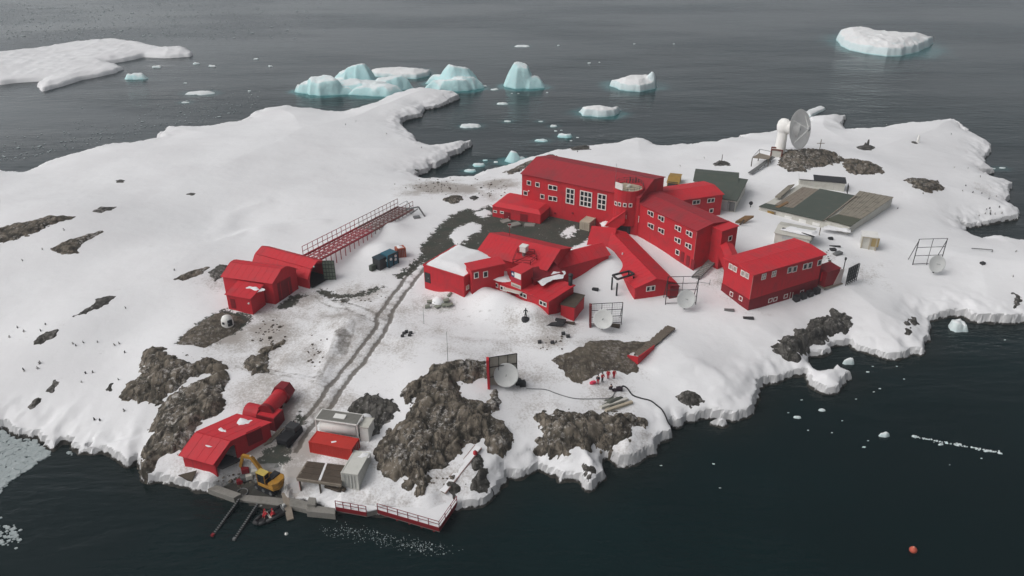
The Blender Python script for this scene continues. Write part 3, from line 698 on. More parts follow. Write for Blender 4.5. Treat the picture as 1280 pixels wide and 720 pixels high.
islet = [(-260, 92, .8), (-160, 78, .8), (0, 67, .8), (42, 62, .8), (101, 53, .8), (146, 50, .8), (180, 55, .8), (208, 61, .8), (233, 60, .8), (243, 68, 0), (238, 71, 0), (214, 73, 0), (180, 72, 0), (157, 77, 0), (138, 80, 0), (157, 87, 0), (135, 94, 0), (104, 100, 0), (81, 107, 0), (53, 115, 0), (45, 109, 0), (55, 102, 0), (34, 103, 0), (0, 106, 0), (-160, 112, 0), (-260, 112, 0)]
floe(islet, 'long low snow-covered islet at the upper left of the picture', 2.0, 'snow_islet', 'snow islet', SNOW, res=.8, edge=1.6, glow=0.0, dome=1.2)
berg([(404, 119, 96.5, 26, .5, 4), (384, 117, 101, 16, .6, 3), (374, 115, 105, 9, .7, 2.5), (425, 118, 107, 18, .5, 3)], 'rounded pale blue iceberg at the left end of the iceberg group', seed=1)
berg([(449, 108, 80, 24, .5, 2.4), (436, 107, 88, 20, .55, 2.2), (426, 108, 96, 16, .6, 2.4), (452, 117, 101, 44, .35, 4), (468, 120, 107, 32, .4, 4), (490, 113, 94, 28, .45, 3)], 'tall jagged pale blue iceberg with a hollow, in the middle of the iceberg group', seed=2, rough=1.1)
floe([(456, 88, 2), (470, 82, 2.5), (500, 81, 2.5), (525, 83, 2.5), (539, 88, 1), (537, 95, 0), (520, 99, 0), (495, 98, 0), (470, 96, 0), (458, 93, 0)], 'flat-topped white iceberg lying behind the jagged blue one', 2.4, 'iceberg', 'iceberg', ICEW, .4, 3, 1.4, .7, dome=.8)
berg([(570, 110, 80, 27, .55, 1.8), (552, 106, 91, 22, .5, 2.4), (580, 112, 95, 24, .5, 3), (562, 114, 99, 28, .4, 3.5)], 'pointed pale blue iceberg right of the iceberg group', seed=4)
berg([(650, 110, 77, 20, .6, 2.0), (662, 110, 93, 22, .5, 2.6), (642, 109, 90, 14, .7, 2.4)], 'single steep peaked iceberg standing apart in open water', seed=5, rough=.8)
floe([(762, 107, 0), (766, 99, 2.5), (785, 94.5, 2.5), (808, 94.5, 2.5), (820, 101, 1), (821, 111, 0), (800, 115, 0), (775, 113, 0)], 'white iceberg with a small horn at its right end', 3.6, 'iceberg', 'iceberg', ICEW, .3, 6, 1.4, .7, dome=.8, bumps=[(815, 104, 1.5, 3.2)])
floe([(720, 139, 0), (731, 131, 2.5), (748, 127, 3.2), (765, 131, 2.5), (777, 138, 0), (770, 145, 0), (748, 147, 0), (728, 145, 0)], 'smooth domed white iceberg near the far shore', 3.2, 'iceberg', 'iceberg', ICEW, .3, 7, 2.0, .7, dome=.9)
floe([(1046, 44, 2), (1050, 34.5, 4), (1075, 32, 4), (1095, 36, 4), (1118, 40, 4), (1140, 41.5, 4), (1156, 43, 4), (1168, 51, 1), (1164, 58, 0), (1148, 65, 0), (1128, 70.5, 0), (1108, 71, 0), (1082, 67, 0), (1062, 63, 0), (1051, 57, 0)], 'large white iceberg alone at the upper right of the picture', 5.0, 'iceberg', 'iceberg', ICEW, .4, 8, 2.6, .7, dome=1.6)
berg([(641, 203, 188, 11, .6, 1.4), (650, 202, 195, 8, .6, 1.6)], 'small peaked pale blue iceberg in the inlet by the far shore', seed=9, rough=.5, res=.2)
def chunk(px, py, w, hr, label, name='ice_chunk', cat='ice chunk', group=None, mat=None, seed=0, depth=.55, glow=.35):
    pts = []
    rs = random.Random(seed * 31 + int(px))
    n = 9
    for k in range(n):
        a = 2 * math.pi * k / n; r = rs.uniform(.75, 1.1)
        g = P(px, py, 0); s = (P(px + w / 2, py, 0) - g).length
        pts.append((g.x + math.cos(a) * s * r, g.y + math.sin(a) * s * depth * r))
    x0 = [p[0] for p in pts]; y0 = [p[1] for p in pts]; S = max(x0) - min(x0)
    res = S / 16
    x, y = np.meshgrid(np.arange(min(x0) - res * 2, max(x0) + res * 3, res), np.arange(min(y0) - res * 2, max(y0) + res * 3, res))
    s = sdf(pts, x, y) + (fbm(x, y, S / 4, 3, seed) - .5) * S * .16
    h = -.4 + (.4 + S * hr * .8) * sstep(-.04 * S, .16 * S, s) + S * hr * (fbm(x, y, S / 3, 3, seed + 2) - .35) * sstep(0, .2 * S, s)
    if glow: GLOW.append((sum(x0) / n, sum(y0) / n, S * .55 + .8, S * depth * .55 + 1.2, glow))
    return ice_field(name, label, cat, x, y, h, mat or ICES, group, depth=.2)
for i, (a, b, w, hr, lab) in enumerate([(171, 98, 30, .22, 'bluish ice lump just below the right end of the snow islet'), (251, 117, 40, .06, 'wide flat white floe between the snow islet and the mainland'), (232, 128, 15, .07, 'small flat floe just below the wide flat white one'),
    (652, 58, 26, .05, 'thin white floe far out behind the steep peaked iceberg'), (588, 158, 36, .10, 'oval white floe off the tip of the left headland'), (634, 152, 13, .12, 'small white floe right of the oval one'), (627, 130, 19, .10, 'slanted small floe below the steep peaked iceberg'),
    (588, 214, 20, .14, 'pale blue floe lowest in the inlet'), (599, 207, 20, .16, 'bluish floe above the lowest one in the inlet'), (607, 201, 9, .2, 'small bluish floe at the top of the three in the inlet'), (706, 171, 22, .2, 'pale blue floe close to the far shore behind the hall'), (678, 176, 22, .10, 'flat white floe left of the pale blue one by the far shore'),
    (692, 158, 14, .14, 'irregular small floe above the two near the far shore'), (676, 152, 8, .1, 'little ice scrap above the far shore floes'), (620, 203, 8, .2, 'little ice scrap beside the peaked inlet iceberg'), (618, 112, 14, .1, 'low ice rubble between the two pointed icebergs'), (604, 108, 12, .12, 'ice rubble touching the pointed iceberg'),
    (1060, 454, 17, .5, 'blocky white ice chunk in the small right cove'), (1105, 545, 17, .35, 'largest floating ice chunk in the open water at lower right'), (1027, 513, 11, .25, 'small ice chunk off the right cove'), (996, 522, 12, .25, 'small ice chunk left of the one off the right cove'),
    (1143, 546, 9, .25, 'ice bit at the left end of the white ice line'), (1176, 556, 9, .2, 'ice bit just under the white ice line'), (1250, 567, 8, .2, 'ice bit at the right end of the white ice line'), (1253, 210, 12, .1, 'flat floe outside the right shore'), (1242, 211, 8, .08, 'smaller flat floe next to the right shore')]):
    chunk(a, b, w, hr, lab, 'ice_floe' if hr < .15 else 'ice_chunk', 'ice floe' if hr < .15 else 'ice chunk', None, ICEB if 'blu' in lab else ICES, seed=i, glow=.35 if b < 300 else .0)
for i, (a, b, w) in enumerate([(695, 164, 6), (722, 172, 6), (702, 163, 5), (714, 176, 5), (640, 117, 5), (648, 117, 4), (793, 55, 4), (737, 79, 6), (749, 78, 4), (842, 55, 4), (320, 74, 9), (338, 83, 8), (312, 114, 6), (232, 104, 6), (246, 80, 12), (266, 83, 12), (196, 84, 16), (684, 116, 5), (698, 57, 5),
    (1010, 538, 5), (1053, 526, 4), (1080, 559, 7), (1085, 551, 4), (1040, 541, 4), (1227, 573, 5), (1232, 565, 4), (1187, 581, 3), (1091, 458, 4), (1085, 465, 7), (1092, 490, 4), (1100, 486, 5), (1070, 499, 4), (1256, 425, 4), (1121, 458, 4), (1130, 474, 4), (1002, 500, 5), (892, 580, 5), (826, 582, 5), (900, 610, 4), (985, 516, 4)]):
    chunk(a, b, w, .15, 'small loose scrap of white ice floating in open water', 'ice_scrap', 'ice scrap', 'small ice scraps floating in open water', seed=i + 60, glow=0.0)
# brash ice: uncountable
def brash(name, label, n, where, smin, smax, mat=ICEG):
    b = MB(); k = 0
    while k < n:
        px, py = where()
        g = P(px, py, 0)
        if -5 < g.x + 300 and bil(D, g.x, g.y) > -0.3: k += .2; continue
        r = random.uniform(smin, smax) * (2.0 if random.random() < .06 else 1); m = random.choice((5, 6, 7)); an = random.random() * 6
        top = [g + V(math.cos(an + 2 * math.pi * i / m) * r * random.uniform(.7, 1.2), math.sin(an + 2 * math.pi * i / m) * r * random.uniform(.6, 1), random.uniform(.03, .08) + r * .12) for i in range(m)]
        bot = [V(q.x + (q.x - g.x) * .15, q.y + (q.y - g.y) * .15, -.1) for q in top]
        b.add(top + bot, [tuple(range(m))] + [(i, m + i, m + (i + 1) % m, (i + 1) % m) for i in range(m)])
        k += 1
    return tag(b.build(name, mat), label, 'brash ice', kind='stuff')
random.seed(11)
def w1():
    while True:
        x, y = random.uniform(-60, 140), random.uniform(530, 625)
        lim = 612 - 52 * min(1, max(0, x) / 85) ** .7 - (x - 85) * .06 if x < 85 else 572 - (x - 85) * .10
        if x > 70 and y < 563 + max(0, 95 - x) * .25: continue
        if x > 50 and y > lim - 2: continue
        if y < lim: return x, y
brash('brash_ice', 'grey slush of broken ice filling the cove at lower left', 2600, w1, .12, .42)
brash('brash_ice', 'second smaller patch of slush at the left edge below the cove', 330, lambda: (random.uniform(-70, 28) - random.random() * 10, 668 + random.gauss(0, 7)), .08, .28)
brash('brash_ice', 'sparse pale specks standing in for foam and reflections below the red-railed jetty', 420, lambda: (lambda t: (402 + t * 150 + random.gauss(0, 9), 660 + 28 * t + random.gauss(0, 4.5)))(random.random() ** .7), .015, .065)  # pale crumbs stand in for the foam and reflection pattern on the water
brash('brash_ice', 'thin drifting line of ice crumbs at lower right', 110, lambda: (lambda t: (1143 + t * 110, 546 + 21 * t + random.gauss(0, .7)))(random.random()), .05, .16, ICES)
brash('brash_ice', 'scattered specks of ice on the far water at upper left', 600, lambda: (random.uniform(0, 420) * random.random() ** .4, random.uniform(3, 50)), .15, .5)
brash('brash_ice', 'faint ice specks along the far side of the left headland', 260, lambda: (lambda t: (t * 330, 205 - t * 70 - abs(random.gauss(0, 14))))(random.random()), .1, .35)

# ---------------------------------------------------------------- water
def axis(a, b, r, far):
    c = np.arange(a, b, r)
    e = np.cumsum(r * 1.35 ** np.arange(1, 24)); e = e[e < far]
    return np.concatenate([a - e[::-1], c, b + e])
wx, wy = np.meshgrid(axis(-260, 260, 1.3, 6000), axis(35, 480, 1.3, 6000))
teal = np.zeros(wx.shape)
for (cx, cy, rx, ry, s) in GLOW:
    r = np.sqrt(((wx - cx) / rx) ** 2 + ((wy - cy) / ry) ** 2)
    teal = np.maximum(teal, s * (1 - sstep(.7, 1.25, r + (fbm(wx, wy, 5, 3, 3) - .5) * .5)))
near = sdf(LANDP, wx, wy)
shallow = np.where(wy < 200, 1 - sstep(0, 7, -near), 0) * sstep(-30, 0, near)
m, N, L, b = nodes_of('sea_water')
p = N.new('ShaderNodeNewGeometry').outputs['Position']
def att(nm):
    a = N.new('ShaderNodeAttribute'); a.attribute_name = nm; return a.outputs['Fac']
mp = N.new('ShaderNodeMapping'); mp.inputs['Scale'].default_value = (.35, 1.0, 1.0); mp.inputs['Rotation'].default_value = (0, 0, R(-14)); L.new(p, mp.inputs['Vector'])
nl = noi(N, L, p, 0.018, 4, .6)
c = mixc(N, L, rng(N, L, nl, .35, .65), (0.0007, 0.0080, 0.0086), (0.0013, 0.0120, 0.0128))
c = mixc(N, L, mth(N, L, 'MULTIPLY', att('shallow'), .5), c, (0.010, 0.013, 0.011))
c = mixc(N, L, mth(N, L, 'MULTIPLY', att('teal'), .8), c, (0.045, 0.19, 0.20))
L.new(c, b.inputs['Base Color'])
b.inputs['IOR'].default_value = 1.27
b.inputs['Roughness'].default_value = 0.10
h = mth(N, L, 'ADD', noi(N, L, mp.outputs[0], .55, 5, .6), mth(N, L, 'MULTIPLY', noi(N, L, mp.outputs[0], .09, 4, .5), 2.0))
amp = rng(N, L, noi(N, L, mp.outputs[0], .02, 3, .5), .4, .65, .35, 1.0)
bump(N, L, b, mth(N, L, 'MULTIPLY', h, amp), .55, .5)
tag(grid_obj('sea_water', wx, wy, np.zeros(wx.shape), np.ones(wx.shape, bool), m, attrs={'teal': teal, 'shallow': shallow}), 'dark calm sea water around the headland', 'water', kind='structure')

# ---------------------------------------------------------------- thin sea haze: one closed box of even air round everything
hm, N, L, b = nodes_of('haze_air')
N.remove(b)
pv = N.new('ShaderNodeVolumePrincipled'); pv.inputs['Color'].default_value = (0.74, 0.84, 0.94, 1); pv.inputs['Density'].default_value = 0.00025; pv.inputs['Anisotropy'].default_value = 0.0
L.new(pv.outputs[0], N['Material Output'].inputs['Volume'])
hb = MB().box((0, 0, 40), V(20000, 0, 0), V(0, 20000, 0), Z * 44).build('haze', hm)
tag(hb, 'thin grey haze over the sea', 'haze', kind='stuff')
# ---------------------------------------------------------------- building helpers
class Block:
    """rectangular plan: corner a, long side u (length L), depth side v (width W), eave height z, foot height z0"""
    def __init__(s, a, u, L, v, W, z, z0=None):
        s.a, s.u, s.L, s.v, s.W, s.z = V(a.x, a.y, 0), u, L, v, W, z
        cs = [s.pt(i * L, j * W, 0) for i in (0, 1) for j in (0, 1)]
        s.g = [TZ(c.x, c.y) for c in cs]
        s.z0 = min(s.g) - 0.8 if z0 is None else z0
    @staticmethod
    def fit(A, B, C, z, z0=None):
        a, b, c = P(*A, z), P(*B, z), P(*C, z)
        u = (b - a); L = u.length; u.normalize()
        v = V(-u.y, u.x, 0); W = (c - b).dot(v)
        if W < 0: v, W = -v, -W
        return Block(a, u, L, v, W, z, z0)
    def pt(s, i, j, h): return s.a + s.u * i + s.v * j + Z * h
    def ij(s, p): q = V(p.x, p.y, 0) - s.a; return q.dot(s.u), q.dot(s.v)
    def base(s): c = s.pt(s.L / 2, s.W / 2, 0); return V(c.x, c.y, max(min(s.g), s.z0))
    def plane(s, f):
        nu = V(s.v.y, -s.v.x, 0); nu = nu if nu.dot(s.u) > 0 else -nu      # square to the end walls
        nv = V(s.u.y, -s.u.x, 0); nv = nv if nv.dot(s.v) > 0 else -nv      # square to the long walls
        return {'AB': (s.pt(0, 0, 0), -nv, s.u), 'BC': (s.pt(s.L, 0, 0), nu, s.v), 'CD': (s.pt(0, s.W, 0), nv, -s.u), 'DA': (s.pt(0, 0, 0), -nu, s.v)}[f]
    def hit(s, f, px, py):
        p0, n, t = s.plane(f); d = Vector(ray(px, py)); o = V(0, 0, CZ)
        return o + d * ((p0 - o).dot(n) / d.dot(n))
    def walls(s, root, mat, prof=None, name='wall', z0=None):
        """prof: end-wall profile [(t, h)] between the eaves; swept along u"""
        z0 = s.z0 if z0 is None else z0
        poly = [s.pt(0, 0, z0)] + ([s.pt(0, t, h) for t, h in prof] if prof else [s.pt(0, 0, s.z), s.pt(0, s.W, s.z)]) + [s.pt(0, s.W, z0)]
        return MB().prism(poly, s.u * s.L).build(name, mat, root)
    def roof(s, root, mat, prof, over=.3, th=.12, rib=0.0, name='roof', lift=.02):
        """slabs between successive profile points (t, h), with standing seams"""
        m = MB()
        for (t0, h0), (t1, h1) in zip(prof[:-1], prof[1:]):
            d = math.hypot(t1 - t0, h1 - h0); nt, nh = -(h1 - h0) / d, (t1 - t0) / d
            q = [(t0 + nt * lift, h0 + nh * lift), (t1 + nt * lift, h1 + nh * lift), (t1 + nt * (lift + th), h1 + nh * (lift + th)), (t0 + nt * (lift + th), h0 + nh * (lift + th))]
            m.prism([s.pt(-over, t, h) for t, h in q], s.u * (s.L + 2 * over))
            if rib:
                k = int((s.L + 2 * over) / rib)
                for i in range(k + 1):
                    c = -over + (s.L + 2 * over) * (i + .0) / k
                    c = min(max(c, -over + .04), s.L + over - .04)
                    a, b = s.pt(c, t0 + nt * (lift + th), h0 + nh * (lift + th)), s.pt(c, t1 + nt * (lift + th), h1 + nh * (lift + th))
                    m.beam(a, b, .05, .05)
        return m.build(name, mat, root)
def gable(b, rise, over=.35):
    k = rise / (b.W / 2)
    return [(-over, b.z - over * k), (b.W / 2, b.z + rise), (b.W + over, b.z - over * k)]
def gwall(b, rise): return [(0, b.z), (b.W / 2, b.z + rise), (b.W, b.z)]
def window(root, b, f, px, py, w, h, cols=1, rows=1, glass=None, fw=.13, name='window'):
    c = b.hit(f, px, py); p0, n, t = b.plane(f)
    fr = MB(); d = .05
    for k in range(cols + 1): fr.box(c + t * (-w / 2 + w * k / cols) + n * d, t * (fw / 2), n * d, Z * (h / 2 + fw / 2))
    for k in range(rows + 1): fr.box(c + Z * (-h / 2 + h * k / rows) + n * (d * .94), t * (w / 2), n * (d * .94), Z * (fw / 2))
    o = fr.build(name, FRAMEW, root)
    MB().box(c + n * .02, t * (w / 2), n * .02, Z * (h / 2)).build('pane', glass or GLASS, o)
    return o
def panel(root, b, f, px, py, w, h, mat, name, d=.04):
    c = b.hit(f, px, py); p0, n, t = b.plane(f)
    return MB().box(c + n * d, t * (w / 2), n * d, Z * (h / 2)).build(name, mat, root)
def bhouse(name, b, label, cat, group=None): return thing(name, b.base(), label, cat, group)
def lamp_head(root, p, name='wall_lamp'):
    return MB().lathe(p, (0, 0, 1), [(-.16, .05), (-.12, .16), (.06, .18), (.14, .08), (.16, .01)], 10).build(name, WHITE, root, True)
def snow_lump(root, pts, z, h, name='snow_cover', seed=0):
    """irregular snow blanket on a roof: outline in photo pixels on level z (or a function of x, y)"""
    zf = z if callable(z) else (lambda x, y: z)
    poly = [P(a, b_, z(0, 0) if callable(z) and False else (zf(*P(a, b_, 8)[:2]))) for a, b_ in pts]
    xs, ys = [p.x for p in poly], [p.y for p in poly]
    S = max(max(xs) - min(xs), max(ys) - min(ys)); res = max(.07, S / 60)
    x, y = np.meshgrid(np.arange(min(xs) - .3, max(xs) + .4, res), np.arange(min(ys) - .3, max(ys) + .4, res))
    s = sdf(poly, x, y) + (fbm(x, y, .9, 3, seed + 2) - .5) * .5
    zz = np.vectorize(zf)(x, y) if callable(z) else z
    h = h * .55
    hh = zz - .05 + (h + .05) * sstep(-.05, .9, s) + (fbm(x, y, 1.5, 3, seed) - .5) * h * .7 * sstep(0, .5, s)
    return grid_obj(name, x, y, hh, s > -.15, SNOW, parent=root)

# ---------------------------------------------------------------- main red hall
g = T(710, 275.5); z = ztop(g, 229.5)
a0, b0 = P(652.5, 217, z), P(766, 240.3, z)
u = (b0 - a0).normalized(); v = V(-u.y, u.x, 0)
rz = z + 1.7
W2 = max(4.0, (P(692, 200.8, rz) - a0).dot(v))
L = (P(819.6, 222, rz) - a0).dot(u)
A = Block(a0, u, L, v, W2 * 2, z)
root = bhouse('main_hall', A, 'largest red hall with faded gable roof and tall gridded windows behind the gravel yard', 'building')
A.walls(root, RED, gwall(A, 1.7)); A.roof(root, REDOLD, gable(A, 1.7, .3), .25, .14, .9)
for (px, py) in [(661.3, 228.6), (672, 230.8), (657, 241.4), (678, 245.6)]: window(root, A, 'AB', px, py, .95, .95)
for (px, py) in [(688.2, 234), (693.7, 235), (688.2, 247.8), (693.7, 248.6)]: window(root, A, 'AB', px, py, 1.0, 1.0)
for (px, py, w, c) in [(712.8, 245.3, 1.9, 2), (732.4, 248.8, 2.7, 3), (752.3, 252.3, 1.9, 2)]: window(root, A, 'AB', px, py, w, 3.4, c, 3, fw=.2)
lamp_head(root, A.hit('AB', 661.5, 238.3) - A.v * .2)
for (px, py) in [(694, 266.5), (716, 266.5)]: panel(root, A, 'AB', px, py, .5, .4, REDDARK, 'vent')
# ---------------------------------------------------------------- low annex in front of the hall
g = T(675.6, 280); z = ztop(g, 268.3)
Bk = Block.fit((615.6, 257.3), (675.6, 268.3), (696.4, 256), z)
Bk.W = max(Bk.W, A.ij(Bk.pt(0, 0, 0))[1] * 0 + Bk.W)
root = bhouse('low_annex', Bk, 'low flat red annex in front of the left end of the large hall', 'building')
Bk.walls(root, RED)
m = MB(); o_ = .15; i_ = .9
lo = [Bk.pt(-o_, -o_, z + .01), Bk.pt(Bk.L + o_, -o_, z + .01), Bk.pt(Bk.L + o_, Bk.W + 1, z + .01), Bk.pt(-o_, Bk.W + 1, z + .01)]
hi = [Bk.pt(i_, i_, z + .7), Bk.pt(Bk.L - i_, i_, z + .7), Bk.pt(Bk.L - i_, Bk.W + .5, z + .7), Bk.pt(i_, Bk.W + .5, z + .7)]
m.add(lo + hi, [(0, 3, 2, 1), (4, 5, 6, 7), (0, 1, 5, 4), (1, 2, 6, 5), (2, 3, 7, 6), (3, 0, 4, 7)])
m.build('roof', REDROOF, root)
d_ = panel(root, Bk, 'AB', 634, 270.3, 1.6, 2.0, REDDARK, 'door'); panel(d_, Bk, 'AB', 636.2, 270.8, .08, .2, GREYL, 'handle', .1)
window(root, Bk, 'AB', 619, 264.3, .8, .45); window(root, Bk, 'AB', 627.5, 265.4, .8, .45)
panel(root, Bk, 'AB', 655, 272.5, 1.8, 1.9, REDDARK, 'door')
# ---------------------------------------------------------------- round tower
g = T(784.5, 294); r = (P(802.7, 283, g.z) - P(766.6, 283, g.z)).length / 2
c = V(g.x, g.y + r * .95, 0); zt = ztop(V(g.x, c.y - r, 0), 240); zb_ = ztop(V(g.x, c.y - r, 0), 283)
root = thing('round_tower', (c.x, c.y, TZ(c.x, c.y)), 'round red tower with a railed flat roof, where the large hall meets the long wing', 'tower')
MB().lathe((c.x, c.y, 0), (0, 0, 1), [(zb_, .1), (zb_, r), (zt, r), (zt, r - .25), (zt - .35, r - .25), (zt - .36, .1)], 20).build('wall', RED, root)
MB().lathe((c.x, c.y, 0), (0, 0, 1), [(g.z - 1.2, r - .6), (zb_ + .02, r - .6)], 16).build('undercroft', GREYD, root)  # dark drum puts the shadow under the raised tower into colour
MB().lathe((c.x, c.y, zt - .3), (0, 0, 1), [(0, r - .3), (.12, r - .35), (.2, .1)], 20).build('roof', ROOFBEIGE, root)
MB().cyl((c.x, c.y, zt - .15), (c.x, c.y, zt + .35), .5, .4).build('hatch', OFFWHITE, root)
m = MB()
for k in range(14):
    an = 2 * math.pi * k / 14; q = V(c.x + math.cos(an) * (r - .12), c.y + math.sin(an) * (r - .12), zt); m.cyl(q, q + Z * .9, .035, n=6)
    an2 = 2 * math.pi * (k + 1) / 14; q2 = V(c.x + math.cos(an2) * (r - .12), c.y + math.sin(an2) * (r - .12), zt)
    for h in (.5, .9): m.beam(q + Z * h, q2 + Z * h, .05)
m.build('railing', GREYD, root)
def ringwin(px, py, w, h, nm='window', mat=None):
    d = Vector(ray(px, py)); o = V(0, 0, CZ)
    A_ = d.x ** 2 + d.y ** 2; B_ = -2 * (d.x * c.x + d.y * c.y); C_ = c.x ** 2 + c.y ** 2 - r * r
    t = (-B_ - math.sqrt(max(0, B_ * B_ - 4 * A_ * C_))) / (2 * A_); q = o + d * t
    n = V(q.x - c.x, q.y - c.y, 0).normalized(); tt = V(-n.y, n.x, 0)
    if mat: return MB().box(q + n * .06, tt * (w / 2), n * .08, Z * (h / 2)).build(nm, mat, root)
    fr = MB()
    for s in (-1, 1): fr.box(q + tt * (w / 2 * s) + n * .05, tt * .07, n * .07, Z * (h / 2)); fr.box(q + Z * (h / 2 * s) + n * .05, tt * (w / 2 + .07), n * .06, Z * .07)
    w_ = fr.build(nm, FRAMEW, root); MB().box(q, tt * (w / 2), n * .05, Z * (h / 2)).build('pane', GLASS, w_)
for (px, py) in [(770, 254.3), (774.5, 255.3), (781, 256.3), (788, 256.6), (780.8, 271)]: ringwin(px, py, .62, .72)
ringwin(774.2, 232.6, 2.0, 1.35, 'white_panel', WHITE)
lamp_head(root, V(c.x - .3, c.y - r + .3, zt + .3))
q = V(c.x - r * .95, c.y - r * .2, zt - 1.2)
MB().cyl(q, q + Z * 6.5, .05, .03, 6).build('mast', GREYM, root)
m = MB()
for k in range(5):
    q = V(c.x + r * .2 * k - .2, c.y + r * .7, zt); m.cyl(q, q + Z * (.9 + .4 * (k % 2)), .09, .09, 6)
m.build('antenna', GREYD, root)
TOW = (c, r, zt)
# ---------------------------------------------------------------- long wing
g = T(869.4, 337.4); z = ztop(g, 288.6)
Dk = Block.fit((794.6, 251.8), (871.4, 288.6), (914, 279.5), z)
Dk.a = Dk.pt(-1.0, 0, 0); Dk.L += 1.0
root = bhouse('long_wing', Dk, 'three-storey red wing with faded roof and paired windows running from the round tower', 'building')
Dk.walls(root, RED, gwall(Dk, .6)); Dk.roof(root, REDOLD, gable(Dk, .6, .3), .3, .14, .9)
for (px, py) in [(811.8, 266), (825, 272), (846, 284.5), (860, 291)]:
    for dx, dy in ((0, 0), (3.4, 1.8)):
        window(root, Dk, 'AB', px + dx, py + dy, .85, .8 + .25 * (dx > 0), glass=None)
for (px, py) in [(812, 281.5), (825, 287.5), (845.5, 299.5), (859, 306.5)]:
    for dx, dy in ((0, 0), (3.4, 1.8)): window(root, Dk, 'AB', px + dx, py + dy, .85, .8 + .25 * (dx > 0))
for (px, py) in [(797.4, 258.8), (797.3, 273.3)]: window(root, Dk, 'AB', px, py, .7, 1.3)
window(root, Dk, 'AB', 847, 315.4, 1.0, 1.0)
for (px, py) in [(853, 321), (860, 326), (866, 331)]: panel(root, Dk, 'AB', px, py, .9, 2.2, REDDARK, 'door')
m = MB(); m.box(Dk.pt(Dk.L, 0, (Dk.z + Dk.z0) / 2), Dk.u * .05, Dk.v * .05, Z * ((Dk.z - Dk.z0) / 2 - .1)); m.build('corner_trim', paint('pinkish_trim', (.45, .14, .13)), root)
# stair tower on the end of the long wing
s1, t0 = Dk.ij(P(903, 288.5, z)); _, t1 = Dk.ij(P(926.8, 284.2, z))
s1 = max(s1, Dk.L + 1.2)
St = Block(Dk.pt(Dk.L + .02, t0, 0), Dk.u, s1 - Dk.L, Dk.v, max(t1 - t0, 2.5), z - .15)
root = bhouse('stair_tower', St, 'narrow red stair tower with one window, on the end wall of the three-storey wing', 'tower')
St.walls(root, RED); St.roof(root, REDROOF, [(-.2, St.z + .02), (St.W + .2, St.z + .06)], .2, .14)
window(root, St, 'BC', 912.6, 297.8, .9, .95); panel(root, St, 'BC', 905, 318, 1.0, 2.0, REDDARK, 'door')
# ---------------------------------------------------------------- rear wing
g = T(899.6, 268.5); z = ztop(g, 243)
Ek = Block.fit((852, 250.5), (903.5, 243), (876, 228), z)
Ek.a = Ek.pt(-9, 0, 0); Ek.L += 9
root = bhouse('rear_wing', Ek, 'red wing with a bright red roof behind the three-storey wing, next to the green-roofed building', 'building')
Ek.walls(root, RED, gwall(Ek, .7)); Ek.roof(root, REDROOF, gable(Ek, .7, .25), .25, .14, .9)
for (px, py) in [(886.5, 250.7), (890.6, 250.2), (868, 253), (872.5, 252.4), (889, 263.3)]: window(root, Ek, 'AB', px, py, .9, .9)
# ---------------------------------------------------------------- two-storey house at the right
g = T(939.6, 388.3); z = ztop(g, 344)
Fk = Block.fit((907, 324), (942, 344), (1034, 321), z)
root = bhouse('two_storey_house', Fk, 'free-standing two-storey red house nearest the right front shore', 'building')
Fk2 = Fk
Fk.walls(root, RED, [(0, Fk.z), (0.02, Fk.z), (Fk.W - .02, Fk.z), (Fk.W, Fk.z)])
# hipless low roof whose ridge follows the long side v
Rk = Block(Fk.pt(0, 0, 0), Fk.v, Fk.W, Fk.u, Fk.L, z)
Rk.roof(root, REDROOF, [(-.4, z + .02), (Rk.W * .5, z + .42), (Rk.W + .4, z + .02)], .4, .22, 1.0)
m = MB()
for i in (0, Rk.L): m.prism([Rk.pt(i - .02, .1, z), Rk.pt(i - .02, Rk.W / 2, z + .40), Rk.pt(i - .02, Rk.W - .1, z)], Rk.u * .04)
m.build('gable_end', RED, root)
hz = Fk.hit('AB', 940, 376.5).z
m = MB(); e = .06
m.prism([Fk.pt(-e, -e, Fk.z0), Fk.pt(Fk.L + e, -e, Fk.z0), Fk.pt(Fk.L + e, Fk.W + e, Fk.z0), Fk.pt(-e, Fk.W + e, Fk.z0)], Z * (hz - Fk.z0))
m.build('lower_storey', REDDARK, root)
for (px, py) in [(913.6, 333.2), (919, 336.2), (928.6, 341.6), (934, 344.4)]: window(root, Fk, 'AB', px, py, .85, 1.0, glass=paint('curtained_glass', (.35, .30, .27)))
for (px, py) in [(914.6, 367.4), (926.2, 373)]: window(root, Fk, 'AB', px, py, .75, .8)
for (px, py) in [(954.6, 345.6), (967.3, 342.2)]: window(root, Fk, 'BC', px, py, .95, 1.1, 2, 2, glass=paint('curtained_glass', (.35, .30, .27)))
for (px, py) in [(987, 337.4), (993.3, 336.2), (1006.2, 333), (1012.2, 331.7), (1024.3, 328.2)]: window(root, Fk, 'BC', px, py, .95, 1.1)
for (px, py) in [(962.6, 375.3), (968.8, 373.8), (981.8, 370), (1002, 365)]: window(root, Fk, 'BC', px, py, .85, .75)
panel(root, Fk, 'BC', 1028, 345.3, 1.0, 1.9, REDROOF, 'door')
m = MB()
for px in (987, 990): q = Fk.hit('BC', px, 369.5) + Fk.u * .12; m.cyl(q - Z * .9, q + Z * .8, .05, n=6)
m.build('drain_pipe', OFFWHITE, root)
m = MB(); m.box(Fk.pt(Fk.L + .03, -.03, (z + hz) / 2), Fk.u * .05, Fk.v * .05, Z * ((z - hz) / 2 - .1)); m.build('corner_trim', paint('pinkish_trim', ()), root)
m = MB()
for k in range(4): q = Fk.pt(Fk.L + 1.0, Fk.W * (.64 + .1 * k), 0); m.box(V(q.x, q.y, TZ(q.x, q.y) + .5), Fk.u * .5, Fk.v * .55, Z * .55)
m.build('lattice', GREYD, root)
